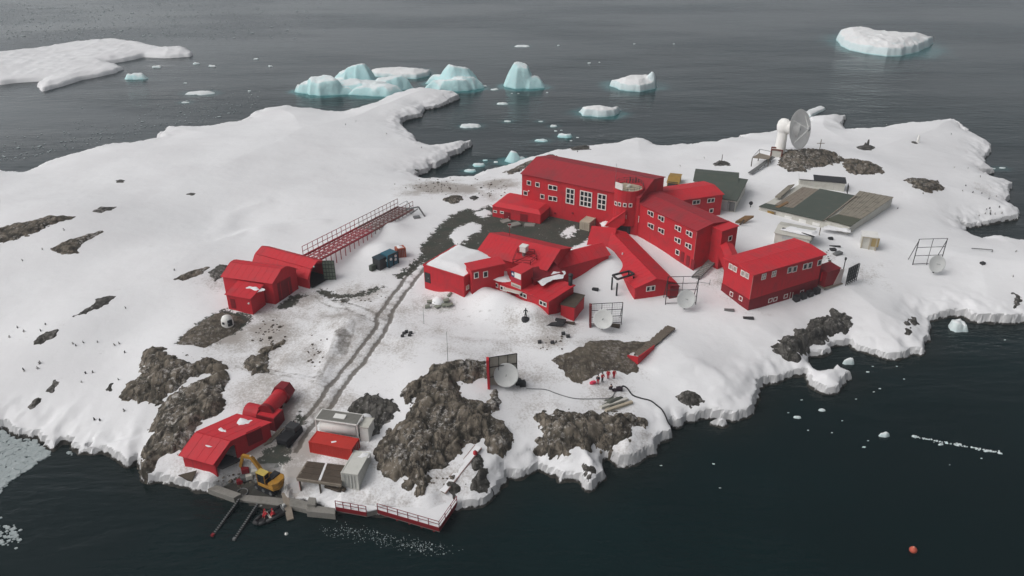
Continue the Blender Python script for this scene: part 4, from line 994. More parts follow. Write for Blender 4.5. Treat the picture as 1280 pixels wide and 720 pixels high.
# enclosed link between stair tower and the house
a0 = St.pt(St.L, St.W * .35, 0); b0 = Fk.pt(0, Fk.W * .12, 0)
u = (b0 - a0); L = u.length; u.normalize(); v = V(-u.y, u.x, 0)
Lk = Block(a0 - v * 1.2, u, max(L, 1.0), v, 2.4, z - .9, z - 3.6)
root = bhouse('covered_link', Lk, 'short raised red passage joining the stair tower to the two-storey house', 'passage')
Lk.walls(root, RED); Lk.roof(root, REDROOF, [(-.1, Lk.z), (1.2, Lk.z + .45), (2.5, Lk.z)], .0, .1)
# ---------------------------------------------------------------- half-buried long corridor
g = T(795.8, 374.5); z = ztop(g, 360.3)
Hk = Block.fit((759, 321), (794, 360.3), (843.7, 352.8), z)
mid = (Hk.pt(Hk.L, Hk.W / 2, 0)); rise = max(1.0, min(2.4, ztop(mid, 348.3) - z))
sback, _ = Hk.ij(P(760, 286, z + rise))
Hk.a = Hk.pt(sback, 0, 0); Hk.L -= sback
root = bhouse('long_corridor_hut', Hk, 'long low gabled red hut half buried in snow, running beside the three-storey wing', 'building')
Hk.walls(root, RED, gwall(Hk, rise)); Hk.roof(root, REDROOF, gable(Hk, rise, .25), .25, .1, 1.1)
window(root, Hk, 'BC', 811, 360.8, .95, .95); window(root, Hk, 'BC', 815.4, 360.2, .95, .95)
s_, t_ = Hk.L, Hk.W * .78
Pk = Block(Hk.pt(Hk.L + .02, Hk.W * .80, 0), Hk.u, 1.3, Hk.v, Hk.W * .22, z - .1)
Pk.walls(root, REDDARK, name='porch'); Pk.roof(root, REDDARK, [(-.1, Pk.z + .3), (Pk.W + .1, Pk.z - .1)], .1, .08, name='porch_roof')
m = MB()
for (pa, pb) in [((783, 311), (791, 316)), ((806, 333), (818, 346))]:
    zz = z + rise * .75; m.beam(P(*pa, zz), P(*pb, zz + .15), .12, .06)
for (px, py) in [(764, 322), (778, 319)]: q = P(px, py, z + rise * .6); m.cyl(q, q + Z * .5, .12, n=8)
m.build('snow_streak', SNOW, root)
# cross hut at its far end
z8 = z - .2
Xk = Block.fit((731, 320), (762, 323), (763, 297), z8)
xr = 1.9
Xk.W = 2 * max(3.0, (P(748, 283.5, z8 + xr) - Xk.a).dot(Xk.v))
root = bhouse('cross_hut', Xk, 'squat broad-roofed red hut at the far end of the half-buried corridor hut', 'building')
xh = Xk.W / 2; Xk.W = xh + 2.2; xp = [(0, z8), (xh, z8 + xr), (Xk.W, z8 - .2)]
Xk.walls(root, RED, xp); Xk.roof(root, REDROOF, [(-.2, z8 - .04)] + xp[1:], .15, .1, 1.1)
# sloping stair passage from tower
q0 = V(TOW[0].x - .6, TOW[0].y - TOW[1] + .2, 0); q1 = P(757, 281, z8 + .6)
za = ztop(V(q0.x, q0.y, 0), 262)
m = MB(); d = V(q1.x - q0.x, q1.y - q0.y, 0).normalized(); n = V(-d.y, d.x, 0) * 1.05
root = thing('stair_passage', (q1.x, q1.y, TZ(q1.x, q1.y)), 'sloping enclosed red stairway running down from the round tower', 'passage')
pa = [V(q0.x, q0.y, za - 2.5), V(q0.x, q0.y, za), V(q1.x, q1.y, z8 + .6), V(q1.x, q1.y, z8 - 2.5)]
MB().prism([p - n for p in pa], n * 2).build('wall', RED, root)
MB().prism([p - n * 1.12 for p in (pa[1] + Z * .02, pa[1] + Z * .14, pa[2] + Z * .14, pa[2] + Z * .02)], n * 2.24).build('roof', REDROOF, root)
snow_lump(root, [(751, 279), (757, 276), (763, 278), (760, 283), (753, 283)], z8 + .75, .3)
# ---------------------------------------------------------------- front cluster: snowy flat-roofed block, gable hut, entrance block
g = T(577.8, 372); z = ztop(g, 348.2)
G1 = Block.fit((529.5, 332.5), (579.6, 348.2), (607, 335.5), z)
tB = (P(597, 316.5, z) - G1.a).dot(G1.v); G1.W = max(G1.W, tB)
root = bhouse('flat_roofed_block', G1, 'low red block under a thick blanket of snow, leftmost of the front cluster', 'building')
G1.walls(root, RED)
m = MB()
for (i0, j0, i1, j1) in [(-.1, -.1, G1.L + .1, .12), (-.1, G1.W - .12, G1.L + .1, G1.W + .1), (-.1, .12, .12, G1.W - .12), (G1.L - .12, .12, G1.L + .1, G1.W - .12)]:
    m.prism([G1.pt(i0, j0, z + .002), G1.pt(i1, j0, z + .002), G1.pt(i1, j1, z + .002), G1.pt(i0, j1, z + .002)], Z * .35)
m.build('parapet', RED, root)
x, y = np.meshgrid(np.linspace(0, G1.L, 40), np.linspace(0, G1.W, 40))
X_ = G1.a.x + G1.u.x * x + G1.v.x * y; Y_ = G1.a.y + G1.u.y * x + G1.v.y * y
Hs = z + .12 + .75 * (sstep(0.6, G1.L * .45, G1.L - x) * .55 + .45) * sstep(0, 2.2, np.minimum(np.minimum(x, G1.L - x) + .6, np.minimum(y * .8 , G1.W - y + 1.5)) - .1 + (fbm(X_, Y_, 2.5, 3, 4) - .5) * 1.2) + (fbm(X_, Y_, 4, 3, 2) - .5) * .3
grid_obj('snow_cover', X_, Y_, Hs, np.ones(X_.shape, bool), SNOW, parent=root)
d_ = panel(root, G1, 'AB', 534.6, 347, 1.3, 2.0, GREYD, 'door'); panel(d_, G1, 'AB', 535.6, 347.6, .1, .2, GREYL, 'handle', .06)
window(root, G1, 'BC', 584.2, 359.2, .75, .75, glass=paint('lit_pane_cream', (.6, .5, .32)))  # pane colour carries the lit yellowish look of this window
# tall narrow cross block
g = T(594.2, 366); z = ztop(g, 338.5)
G2 = Block.fit((589.5, 338.8), (630, 330.2), (624, 325.5), z)
G2.W = min(max(G2.W, 2.6), 3.4)
root = bhouse('narrow_block', G2, 'narrow red block standing higher than the snowy flat-roofed block on its left', 'building')
G2.walls(root, RED); G2.roof(root, REDROOF, [(-.2, z + .02), (G2.W + .2, z + .2)], .25, .16, 1.0)
window(root, G2, 'AB', 595.3, 344, .8, 1.1); window(root, G2, 'AB', 606.8, 342.8, .8, 1.1)
# gable hut behind
g5 = G1.z + .35
a0, b0 = P(596.5, 316, g5), P(674, 335, g5); u = (b0 - a0).normalized(); v = V(-u.y, u.x, 0)
rz = g5 + 1.9; W2 = max(3.5, ((P(637, 294.5, rz) - a0).dot(v) + (P(703, 316, rz) - a0).dot(v)) / 2)
G5 = Block(a0, u, (b0 - a0).length + 1.5, v, W2 * 2, g5)
root = bhouse('gable_hut', G5, 'broad red gable-roofed hut between the gravel yard and the snowy front cluster', 'building')
G5.walls(root, RED, gwall(G5, 1.9)); G5.roof(root, REDROOF, gable(G5, 1.9, .3), .3, .1, .8)
def onG5(px, py):
    for k in range(8):
        zz = g5 + 1.0 if k == 0 else zz
        q = P(px, py, zz); j = G5.ij(q)[1]; zz = g5 + 1.9 * min(1, max(0, j / (G5.W / 2))) + .12
    return P(px, py, zz)
q = onG5(655, 319); t5 = thing('roof_vent_box', q, 'white ventilator box on a stub among dark rails on the gable hut roof', 'vent')
MB().cyl(q - Z * .2, q + Z * .8, .35, n=8).build('stub', GREYM, t5)
MB().box(q + Z * 1.35, G5.u * .62, G5.v * .62, Z * .55).box(q + Z * 1.95, G5.u * .72, G5.v * .72, Z * .08).build('hood', WHITE, t5, bevel=.05)
m = MB(); ps = [onG5(641, 330), onG5(647, 316), onG5(668, 318), onG5(671, 325), onG5(663, 332)]
for p in ps: m.cyl(p - Z * .1, p + Z * 1.0, .07, n=6)
for p, q2 in zip(ps, ps[1:] + ps[:1]):
    for h in (.5, 1.0): m.beam(p + Z * h, q2 + Z * h, .09)
m.beam(ps[0] + Z * .3, ps[2] + Z * .3, .12); m.beam(ps[1] + Z * .3, ps[3] + Z * .3, .12)
tag(m.build('roof_railing', REDDARK), 'dark red pipe railing around the white ventilator on the gable hut', 'railing')
q = onG5(637, 295); m = MB(); m.cyl(q - Z * .1, q + Z * 2.4, .06, n=6); m.box(q + Z * 2.4, V(.3, 0, 0), V(0, .08, 0), Z * .12)
tag(m.build('roof_mast', REDDARK), 'thin mast on the ridge of the broad gable hut', 'mast')
# entrance block
g = T(686, 394); z = ztop(g, 377.3)
G3 = Block.fit((616, 348.5), (686, 377.3), (725, 362), z)
G3.W = min(G3.W, 9.5)
root = bhouse('entrance_block', G3, 'flat-roofed red front block with a row of small windows, below the painted flag', 'building')
G3.walls(root, RED); G3.roof(root, REDROOF, [(-.25, z + .02), (G3.W + .2, z + .25)], .25, .16, 1.2)
for (px, py) in [(617.2, 354.8), (620.6, 356.3), (627.6, 360), (631.3, 361.3), (652, 368), (656, 369.7), (676.8, 378.4), (680.8, 380.2)]: window(root, G3, 'AB', px, py, .8, .75)
panel(root, G3, 'AB', 641.8, 368.8, 1.1, 1.9, REDDARK, 'door')
c1, c2 = G3.hit('AB', 632.5, 359.6), G3.hit('AB', 653.5, 365.2)
MB().beam(c1 - G3.v * .5, c2 - G3.v * .5, 1.0, .14).build('porch_roof', OFFWHITE, root)
q = G3.pt(G3.L - .5, G3.W * .95, z); MB().cyl(q, q + Z * 2.3, .38, .38, 10).cyl(q + Z * 2.3, q + Z * 2.6, .5, .4, 10).build('chimney', GREYD, root, True)
for dx in (0, 1): panel(root, G3, 'AB', 0, 0, .1, .1, RED, 'trim') if False else None
x_ = [(612, 345), (622, 338), (636, 338), (637, 351), (628, 352), (618, 349)]
snow_lump(root, x_, z + .3, .35, seed=4)
# flag block on it
zb = G3.hit('AB', 652, 342.5).z
G4 = Block.fit((637, 338.2), (652, 342.8), (670, 336), zb, z - .1)
i0 = G3.ij(P(637, 338.2, zb))[0]; i1 = G3.ij(G3.hit('AB', 652, 343))[0]
G4 = Block(G3.pt(i0, -.03, 0), G3.u, max(2.0, i1 - i0), G3.v, max(2.5, min(G4.W, 4.5)), zb, z - .6)
root = bhouse('flag_block', G4, 'small raised red block with the blue, white and red flag painted on its front', 'building')
G4.walls(root, RED); G4.roof(root, REDROOF, [(-.1, zb + .02), (G4.W + .1, zb + .12)], .12, .1)
fh = zb - .12; fl = fh - (zb - z) * .58; w_ = G4.L - .1; n = -G4.v
def fpanel(i0, i1, h0, h1, mat, name, d=.03, par=None):
    return MB().box(G4.pt((i0 + i1) / 2, -d, (h0 + h1) / 2), G4.u * ((i1 - i0) / 2), G4.v * d, Z * ((h1 - h0) / 2)).build(name, mat, par or root)
hm = (fh + fl) / 2 - .1
fo = fpanel(.08 + w_ / 3, w_, hm, fh, WHITE, 'flag'); fpanel(.08, .08 + w_ / 3, hm, fh, NAVY, 'flag_canton', par=fo); fpanel(.08, w_, fl, hm, paint('flag_red_paint', (.42, .018, .045)), 'flag_red_band', par=fo)
cst = G4.pt(.08 + w_ / 6, -.075, (hm + fh) / 2); m = MB(); pts = []
for k in range(10):
    rr = (.36 if k % 2 == 0 else .145) * (fh - hm) * .95; an = math.pi / 2 + k * math.pi / 5
    pts.append(cst + G4.u * math.cos(an) * rr + Z * math.sin(an) * rr)
m.prism(pts, G4.v * .02); m.build('flag_star', WHITE, fo)
sb = fpanel(.08, w_, z + .12, z + .12 + (fl - z) * .62, OFFWHITE, 'sign_board')
m = MB(); hc = z + .12 + (fl - z) * .31
for k in range(9): m.box(G4.pt(.45 + (w_ - .8) * k / 8, -.07, hc), G4.u * (.045 + .03 * (k % 2)), G4.v * .012, Z * (fl - z) * .13)
m.build('lettering', paint('faded_lettering', (.30, .25, .23)), sb)
# side annex with brown roof
g = T(716, 401.5); z = ztop(g, 385)
G9 = Block.fit((701, 381), (718, 385), (738.5, 372), z)
root = bhouse('side_annex', G9, 'small red lean-to with a brown roof at the right end of the entrance block', 'building')
G9.walls(root, RED); G9.roof(root, WOODD, [(-.1, z + .02), (G9.W + .1, z + .12)], .12, .1)
# linking roofs between gable hut, cross hut and entrance block
G6 = Block.fit((686, 338), (737, 324.5), (720, 312), g5 - 1.6)
G6.W = min(max(G6.W, 5.0), 7.0); G6.L += 4.5
root = bhouse('linking_hut', G6, 'red gabled passage hut joining the broad gable hut to the cross hut', 'building')
G6.walls(root, RED, gwall(G6, 1.3)); G6.roof(root, REDROOF, gable(G6, 1.3, .25), .3, .1, 1.1)
G7 = Block.fit((668, 350), (703, 341), (690, 334), g5 - .5)
G7.W = min(max(G7.W, 3.0), 5.0)
root = bhouse('lean_to', G7, 'dark red lean-to roof with melting snow, behind the flag block', 'building')
G7.walls(root, REDDARK); G7.roof(root, REDDARK, [(-.2, G7.z - .3), (G7.W + .2, G7.z + .6)], .2, .1, 1.1)
snow_lump(root, [(672, 345), (690, 335), (706, 335), (702, 342), (690, 344), (678, 351)], lambda x, y: G7.z - .2 + .8 * min(1, max(0, (V(x, y, 0) - G7.a).dot(G7.v) / G7.W)), .22, seed=8)
# ---------------------------------------------------------------- twin hangars
g = T(340, 380.5); z = ztop(g, 353)
I1 = Block.fit((278, 344.5), (340, 353), (369, 342), z)
dv = T(369, 361) - T(340, 380.5); dv.z = 0; I1.W = dv.length; I1.v = dv.normalized()
rise = min(max(1.6, ztop(I1.pt(I1.L, I1.W / 2, 0), 337.8) - z), 3.0)
pw = [(0, z), (I1.W * .40, z + rise * .95), (I1.W * .55, z + rise), (I1.W * .66, z + rise * .86), (I1.W, z)]
root = bhouse('red_hangar', I1, 'larger closed red hangar with a lean-to, left of the arched open hangar', 'hangar')
I1.walls(root, RED, pw); I1.roof(root, REDROOF, [(-.2, z - .25)] + pw[1:4] + [(I1.W + .2, z - .25)], .25, .1, 1.2)
d_ = panel(root, I1, 'BC', 356, 361, 3.4, 3.6, REDDARK, 'door'); 
for dx in (-2.6, 2.6): panel(root, I1, 'BC', 356 + dx * 2, 362, .08, 3.4, RED, 'door_rail', .07)
i3 = T(313, 393.5); z3 = ztop(i3, 373.5)
I3 = Block.fit((282.5, 368), (313, 373.5), (340, 362), z3)
I3.W = max(3.5, (I1.pt(0, 0, 0) - I3.a).dot(I3.v))
I3.walls(root, RED, name='lean_to_wall'); I3.roof(root, REDROOF, [(-.2, z3 - .05), (I3.W + .1, z3 + .7)], .2, .1, 1.2, name='lean_to_roof')
snow_lump(root, [(303, 359.5), (311, 355), (322, 357), (329, 361), (320, 363), (309, 361)], lambda x, y: z3 + .1 + .62 * min(1, max(0, ((V(x, y, 0) - I3.a).dot(I3.v)) / I3.W)), .3, seed=1)
lamp_head(root, I3.hit('BC', 309.6, 379) + I3.u * .2)
panel(root, I3, 'AB', 291.5, 379.5, .9, 1.9, REDDARK, 'door')
# open arched hangar
g = T(386, 361); z = ztop(g, 347)
c0 = P(385, 347, z); u = (c0 - P(331, 332, z)).normalized(); v = (T(409, 347) - T(386, 361)); v.z = 0; v.normalize()
W = max(5.5, (T(409, 346.5) - T(386, 361)).length); Lh = 13.5
I2 = Block(c0 - u * Lh, u, Lh, v, W, z)
rise = min(max(2.0, ztop(I2.pt(I2.L, W / 2, 0), 326.5) - z), 4.0)
pw = [(0, z), (W * .17, z + rise * .62), (W * .5, z + rise), (W * .83, z + rise * .62), (W, z)]
root = bhouse('arched_hangar', I2, 'open red hangar with a dark arched doorway facing the tracks', 'hangar')
m = MB(); th = .18
for j in (0, W - th): m.prism([I2.pt(0, j, I2.z0), I2.pt(0, j, z), I2.pt(0, j + th, z), I2.pt(0, j + th, I2.z0)], u * Lh)
m.prism([I2.pt(0, th, I2.z0), I2.pt(0, th, z)] + [I2.pt(0, t, h) for t, h in pw[1:-1]] + [I2.pt(0, W - th, z), I2.pt(0, W - th, I2.z0)], u * th)
m.build('wall', RED, root)
I2.roof(root, REDROOF, [(-.2, z - .3)] + pw[1:-1] + [(W + .2, z - .3)], .2, .14, 1.2)
# end wall with the arch cut out
gz = TZ(*I2.pt(Lh, W / 2, 0)[:2]) - .3; aw = W * .45; ah = z + rise * .80 - gz
arch = [(W / 2 - aw * math.cos(math.pi * k / 16), gz + ah * math.sin(math.pi * k / 16) ** .72) for k in range(17)]
def outl(t):
    for (t0, h0), (t1, h1) in zip(pw[:-1], pw[1:]):
        if t0 <= t <= t1: return h0 + (h1 - h0) * (t - t0) / (t1 - t0)
    return z
m = MB()
for (t0, h0), (t1, h1) in zip(arch[:-1], arch[1:]): m.prism([I2.pt(Lh - .3, t0, h0), I2.pt(Lh - .3, t1, h1), I2.pt(Lh - .3, t1, outl(t1)), I2.pt(Lh - .3, t0, outl(t0))], u * .28)
for t0, t1 in ((.19, arch[0][0]), (arch[-1][0], W - .19)): m.prism([I2.pt(Lh - .3, t0, gz - .5), I2.pt(Lh - .3, t1, gz - .5), I2.pt(Lh - .3, t1, outl(t1)), I2.pt(Lh - .3, t0, outl(t0))], u * .28)
m.build('front_wall', RED, root)
gz2 = max(TZ(*I2.pt(i_, j_, 0)[:2]) for i_ in (1, Lh / 2, Lh) for j_ in (.3, W / 2, W - .3)) + .05
MB().prism([I2.pt(.2, .2, gz2), I2.pt(Lh + .6, .2, gz2), I2.pt(Lh + .6, W - .2, gz2), I2.pt(.2, W - .2, gz2)], Z * .1).build('floor', GREYD, root)
lamp_head(root, I2.pt(Lh + .2, W * .28, z + rise * .75))
# door leaf swung open
q0 = T(405.5, 350); q1 = T(420, 349.5); zt = ztop(q0, 326)
dl = thing('door_leaf', q0, 'greenish gridded door leaf swung open beside the dark arched doorway', 'door')
d = (V(q1.x, q1.y, q0.z) - q0); n = V(-d.y, d.x, 0).normalized()
MB().prism([q0 - Z * .2, q0 + d - Z * .2, q0 + d + Z * (zt - q0.z), q0 + Z * (zt - q0.z)], n * .12).build('panel', GREENP, dl)
m = MB()
for k in range(5): m.beam(q0 + d * k / 4 - n * .04, q0 + d * k / 4 - n * .04 + Z * (zt - q0.z), .1, .1)
for k in range(6): m.beam(q0 - n * .05 + Z * (zt - q0.z) * k / 5, q0 + d - n * .05 + Z * (zt - q0.z) * k / 5, .1, .1)
m.build('grid_frame', paint('dark_green_steel', (.06, .07, .055)), dl)
# ---------------------------------------------------------------- raised gangway behind the hangars
q0, q1 = P(392, 327, 8.6), P(505, 264, 0)
z0, z1 = TZ(q0.x, q0.y) + 3.2, TZ(q1.x, q1.y) + 1.3
q0, q1 = P(390, 322, z0), P(507, 260, z1)
d = q1 - q0; n = V(-d.y, d.x, 0).normalized(); w = 2.0
root = thing('raised_gangway', (q0.x, q0.y, TZ(q0.x, q0.y)), 'long raised steel gangway with railings, climbing away behind the open hangar', 'gangway')
N_ = 22
def gp(t, o, h=0): return q0 + d * t + n * (w * o) + Z * h
RUST = paint('faded_rusty_steel', (.20, .085, .075), .7, .6, (.16, .13, .12))
for nm, t0, t1, mt in (('near_span', 0, .52, paint('red_steel', (.33, .03, .04))), ('far_span', .52, 1, RUST)):
    s = MB()
    for o in (-1, 1): s.beam(gp(t0, o), gp(t1, o), .28, .35)
    for k in range(N_ + 1):
        t = k / N_
        if t0 <= t <= t1 + .001: s.beam(gp(t, -1, -.05), gp(t, 1, -.05), .16)
    sp = s.build(nm, mt, root)
    s = MB()
    for o in (-.45, .45, 0): s.beam(gp(t0, o, .1), gp(t1, o, .1), .55, .05)
    s.build('deck', paint('deck_grating', (.23, .16, .15)) if mt is RUST else paint('red_deck', (.40, .10, .11)), sp)
    s = MB()
    for o in (-1, 1):
        for h in (1.0, 2.0): s.beam(gp(t0, o, h), gp(t1, o, h), .09)
        for k in range(N_ + 1):
            t = k / N_
            if t0 <= t <= t1 + .001: s.beam(gp(t, o), gp(t, o, 2.0), .10)
    s.build('railing', mt, sp)
    for k in range(0, N_ + 1):
        t = k / N_
        if t0 <= t <= t1 + .001:
            for o in (-1, 1):
                p = gp(t, o); g_ = TZ(p.x, p.y)
                if p.z - g_ > .2: MB().beam(V(p.x, p.y, g_ - .3), p, .14).build('support_post', mt, root)
q = T(518, 266); t = thing('end_frame', q, 'dark angular steel frame at the far end of the raised gangway', 'frame')
m = MB(); a, b_, c_ = P(507, 262, q.z + 1.6), P(523, 258.5, q.z + 1.9), P(531, 270.5, q.z + .2)
m.beam(a, b_, .35, .2); m.beam(b_, c_, .3, .2); m.beam(P(513, 268, q.z), P(522, 261, q.z + 1.7), .22); m.build('beam', GREYM, t)
m = MB(); m.box(P(521, 272, q.z + .3), V(.7, .2, 0), V(-.2, .5, 0), Z * .3); m.build('plate', GREYM, t)
m = MB(); a = T(509, 263)
for (p, r_) in (((509, 263), (508.5, 251)), ((499, 256), (508.5, 251)), ((508.5, 251), (516, 262))): m.beam(P(*p, a.z + (0.1 if p[1] > 255 else 2)), P(*r_, a.z + 2), .09)
tag(m.build('guy_frame', GREYM), 'thin grey tripod frame at the far end of the gangway', 'frame')
# ---------------------------------------------------------------- containers and other steel boxes
def container(name, A, B, C, base, top, mat, label, cat='container', group=None, parent=None):
    """A-B: eave edge in front, C: next corner behind B; base/top: rows of the near vertical edge at B"""
    g = T(*base); z = ztop(g, top)
    k = Block.fit(A, B, C, z, z0=g.z - .05)
    root = thing(name, V(*k.pt(k.L / 2, k.W / 2, g.z)), label, cat, group)
    k.walls(root, mat, name='body')
    m = MB()
    for f, L_ in (('AB', k.L), ('BC', k.W), ('CD', k.L), ('DA', k.W)):
        p0, n, t = k.plane(f); cnt = max(3, int(L_ / .35))
        if f == 'CD': p0 = k.pt(k.L, k.W, 0)
        for i in range(cnt): m.box(p0 + t * (L_ * (i + .5) / cnt) + n * .02 + Z * ((g.z + z) / 2), t * (L_ / cnt * .25), n * .022, Z * ((z - g.z) / 2 - .18))
    m.build('corrugation', mat, root)
    m = MB()
    for i in (0, k.L):
        for j in (0, k.W): m.box(k.pt(i, j, (g.z + z) / 2), k.u * .09, k.v * .09, Z * ((z - g.z) / 2 + .04))
    for h in (g.z + .08, z - .02):
        for j in (0, k.W): m.box(k.pt(k.L / 2, j, h), k.u * (k.L / 2 - .09), k.v * .07, Z * .08)
        for i in (0, k.L): m.box(k.pt(i, k.W / 2, h), k.u * .07, k.v * (k.W / 2 - .09), Z * .08)
    m.build('frame', mat, root)
    return root, k, g.z, z
def doors(root, k, f, g, z, mat=GREYL):
    p0, n, t = k.plane(f); L_ = k.L if f == 'AB' else k.W
    m = MB()
    for i in (.2, .4, .6, .8): m.cyl(p0 + t * (L_ * i) + n * .1 + Z * (g + .2), p0 + t * (L_ * i) + n * .1 + Z * (z - .2), .035, n=6)
    m.build('locking_bar', mat, root)
WCON = paint('pale_container_paint', (.60, .60, .56), .55, .4, (.42, .42, .38))
r_, k, g, z = container('shipping_container', (426.8, 590.5), (446.5, 593.5), (467, 567), (449, 612.5), 593.5, WCON, 'pale white shipping container beside the brown plank platform, its end facing the water'); doors(r_, k, 'AB', g, z)
snow_lump(r_, [(446, 571), (452, 565), (462, 565), (460, 571), (452, 573)], z + .03, .2)
r_, k, g, z = container('red_container', (386.5, 552), (439, 562), (441, 547.5), (438, 576), 562, paint('orange_red_paint', (.50, .035, .025), .6, .35, (.33, .03, .025)), 'orange-red container in front of the white tank, with a small snow patch on top')
snow_lump(r_, [(412, 551), (421, 550), (423, 553), (414, 554)], z + .03, .2); doors(r_, k, 'BC', g, z)
r_, k, g, z = container('beige_container', (725.4, 276.5), (736.5, 279), (755, 267.6), (736.5, 289), 279, BEIGE, 'beige shipping container on the gravel yard beside the sloping red stairway'); doors(r_, k, 'AB', g, z, OFFWHITE)
r_, k, g, z = container('orange_container', (496.5, 312), (506.5, 310), (504, 306.5), (506.5, 321), 310, ORANGE, 'rusty orange container buried to its front in the snow, next to a teal machine'); doors(r_, k, 'AB', g, z)
snow_lump(r_, [(497, 311), (506, 309.5), (503, 306), (494, 307)], z + .03, .25)
# teal machine rack and dark generator in front of it
q = T(491, 329); t = thing('machine_rack', q, 'teal machine in an open frame between the orange container and the dark generator', 'machine')
zz = ztop(q, 315); a, b_ = P(485, 320, zz), P(497, 314.5, zz); u = (b_ - a); L = u.length; u.normalize(); v = V(-u.y, u.x, 0)
bk = Block(a, u, L, v, 2.2, zz, q.z - .3); bk.walls(t, TEALB, name='body')
m = MB()
for i in (0, .5, 1): m.box(bk.pt(L * i, -.04, (q.z + zz) / 2), u * .09, v * .09, Z * ((zz - q.z) / 2 + .05))
m.box(bk.pt(L / 2, -.05, zz), u * (L / 2), v * .1, Z * .1); m.build('frame', GREYD, t)
for i, h in ((.25, .62), (.75, .72), (.72, .42)):
    MB().cyl(bk.pt(L * i, -.02, q.z + (zz - q.z) * h), bk.pt(L * i, -.12, q.z + (zz - q.z) * h), .3, .26, 12).build('gauge_disc', WHITE, t)
q = T(479, 334); t = thing('generator', q, 'dark boxy generator with a white disc, left of the teal machine', 'generator')
zz = ztop(q, 322); bk2 = Block(P(474, 326, zz), u, 2.6, v, 2.0, zz, q.z - .3); bk2.walls(t, GREYD, name='body')
MB().box(bk2.pt(1.3, 1, zz + .12), u * 1.35, v * 1.05, Z * .1).build('cover', paint('dark_blue_cover', (.02, .04, .055)), t)
MB().cyl(bk2.pt(2.0, -.02, zz - .6), bk2.pt(2.0, -.1, zz - .6), .38, .34, 12).build('disc', WHITE, t)
q = T(466, 335); t = thing('tow_frame', q, 'dark green tow bar frame leaning left of the dark generator', 'frame')
m = MB(); m.beam(P(464.5, 333.5, q.z + .3), P(475, 326.5, q.z + 1.2), .4, .35); m.box(P(465.5, 334.5, q.z + .5), u * .55, v * .4, Z * .55); m.build('beam', paint('dark_green_steel', ()), t)
for pp in ((465, 337), (468.5, 335)): 
    e = T(*pp); MB().cyl(e + Z * .3 - v * .12, e + Z * .3 + v * .12, .32, n=12).build('wheel', BLACK, t)
# tank container
g = T(395, 541); zt = ztop(g, 521); a, b_ = P(394, 524, zt), P(446, 531.5, zt); u = (b_ - a); L = u.length; u.normalize(); v = V(-u.y, u.x, 0)
t = thing('tank_container', a + u * (L / 2) + v * 1.2 - Z * (zt - g.z), 'white cylindrical tank in a frame under a grey slatted top, behind the orange-red container', 'tank')
rr = min(1.25, (zt - g.z) / 2 * .92); cz = (zt + g.z) / 2
MB().lathe(a + u * .25 + v * 1.2 + Z * (cz - zt), u, [(-.02, .05), (0, rr * .6), (.25, rr), (L - .75, rr), (L - .5, rr * .6), (L - .48, .05)], 20).build('tank', WHITE, t, True)
m = MB()
for i in (0, L):
    for j in (0, 2.4):
        p = a + u * i + v * j; m.beam(p - Z * (zt - g.z + .1), p, .16)
    m.beam(a + u * i, a + u * i + v * 2.4, .16); m.beam(a + u * i - Z * (zt - g.z - .1), a + u * i + v * 2.4 - Z * (zt - g.z - .1), .16)
for j in (0, 2.4):
    for h in (0, -(zt - g.z - .1)): m.beam(a + v * j + Z * h, a + u * L + v * j + Z * h, .16)
m.build('frame', WHITE, t)
m = MB()
for k in range(8): m.box(a + u * (L / 2) + v * (.2 + .285 * k) + Z * .12, u * (L / 2 - .1), v * .09, Z * .03)
m.box(a + u * (L / 2) + v * 1.2 + Z * .04, u * (L / 2 - .15), v * 1.1, Z * .03); m.build('top_slats', paint('grey_slats', (.22, .215, .195)), t)
MB().box(a + u * (L * .52) + v * 1.15 + Z * .2, u * .85, v * .5, Z * .05).build('white_plate', WHITE, t)
q = a + u * (L + 1.1) + v * .3; bk = Block(q - u * .9, u, 1.3, v, 2.2, zt - .5, g.z - .3)
t2 = thing('white_cabinet', V(q.x, q.y, g.z), 'narrow white cabinet standing at the right end of the framed tank', 'cabinet'); bk.walls(t2, WHITE, name='body')
MB().box(bk.pt(.65, 1.1, bk.z + .05), u * .75, v * 1.2, Z * .06).build('top', OFFWHITE, t2)
q = T(457, 529); m = MB(); m.box(q + Z * .5, V(.7, .2, 0), V(-.2, .7, 0), Z * .5); t3 = thing('snowy_crate', q, 'pale crate under snow behind the white cabinet', 'crate'); m.build('body', OFFWHITE, t3, bevel=.08)
MB().lathe(q + Z * 1.0, (0, 0, 1), [(0, 1.0), (.15, .85), (.25, .3), (.27, .01)], 10).build('snow_cover', SNOW, t3, True)
# plank platform in front of the red container
q = T(400, 598); zz = q.z + .75
pts = [P(385, 577, zz), P(431, 582, zz), P(427, 606, zz), P(371.5, 598, zz)]
t = thing('plank_platform', q, 'two dark brown plank decks divided by a snowy gap, in front of the orange-red container', 'platform')
def lerp4(i, j): return (pts[0] * (1 - i) + pts[1] * i) * (1 - j) + (pts[3] * (1 - i) + pts[2] * i) * j
for i0, i1 in ((0.0, .47), (.53, 1)):
    m = MB(); n_ = 9
    for k in range(n_):
        j0, j1 = k / n_ + .006, (k + 1) / n_ - .006
        m.prism([lerp4(i0, j0), lerp4(i1, j0), lerp4(i1, j1), lerp4(i0, j1)], Z * (.1 + .015 * (k % 3)))
    m.build('deck', WOODD, t)
MB().beam(pts[3] - Z * .1, pts[2] - Z * .1, .35, .4).beam(pts[3] - Z * .1, pts[0] - Z * .1, .3, .4).build('edge_beam', WOOD, t)
for i in (.05, .5, .95):
    p = lerp4(i, 1); MB().beam(V(p.x, p.y, TZ(p.x, p.y) - .3), p, .2).build('leg', WOODD, t)
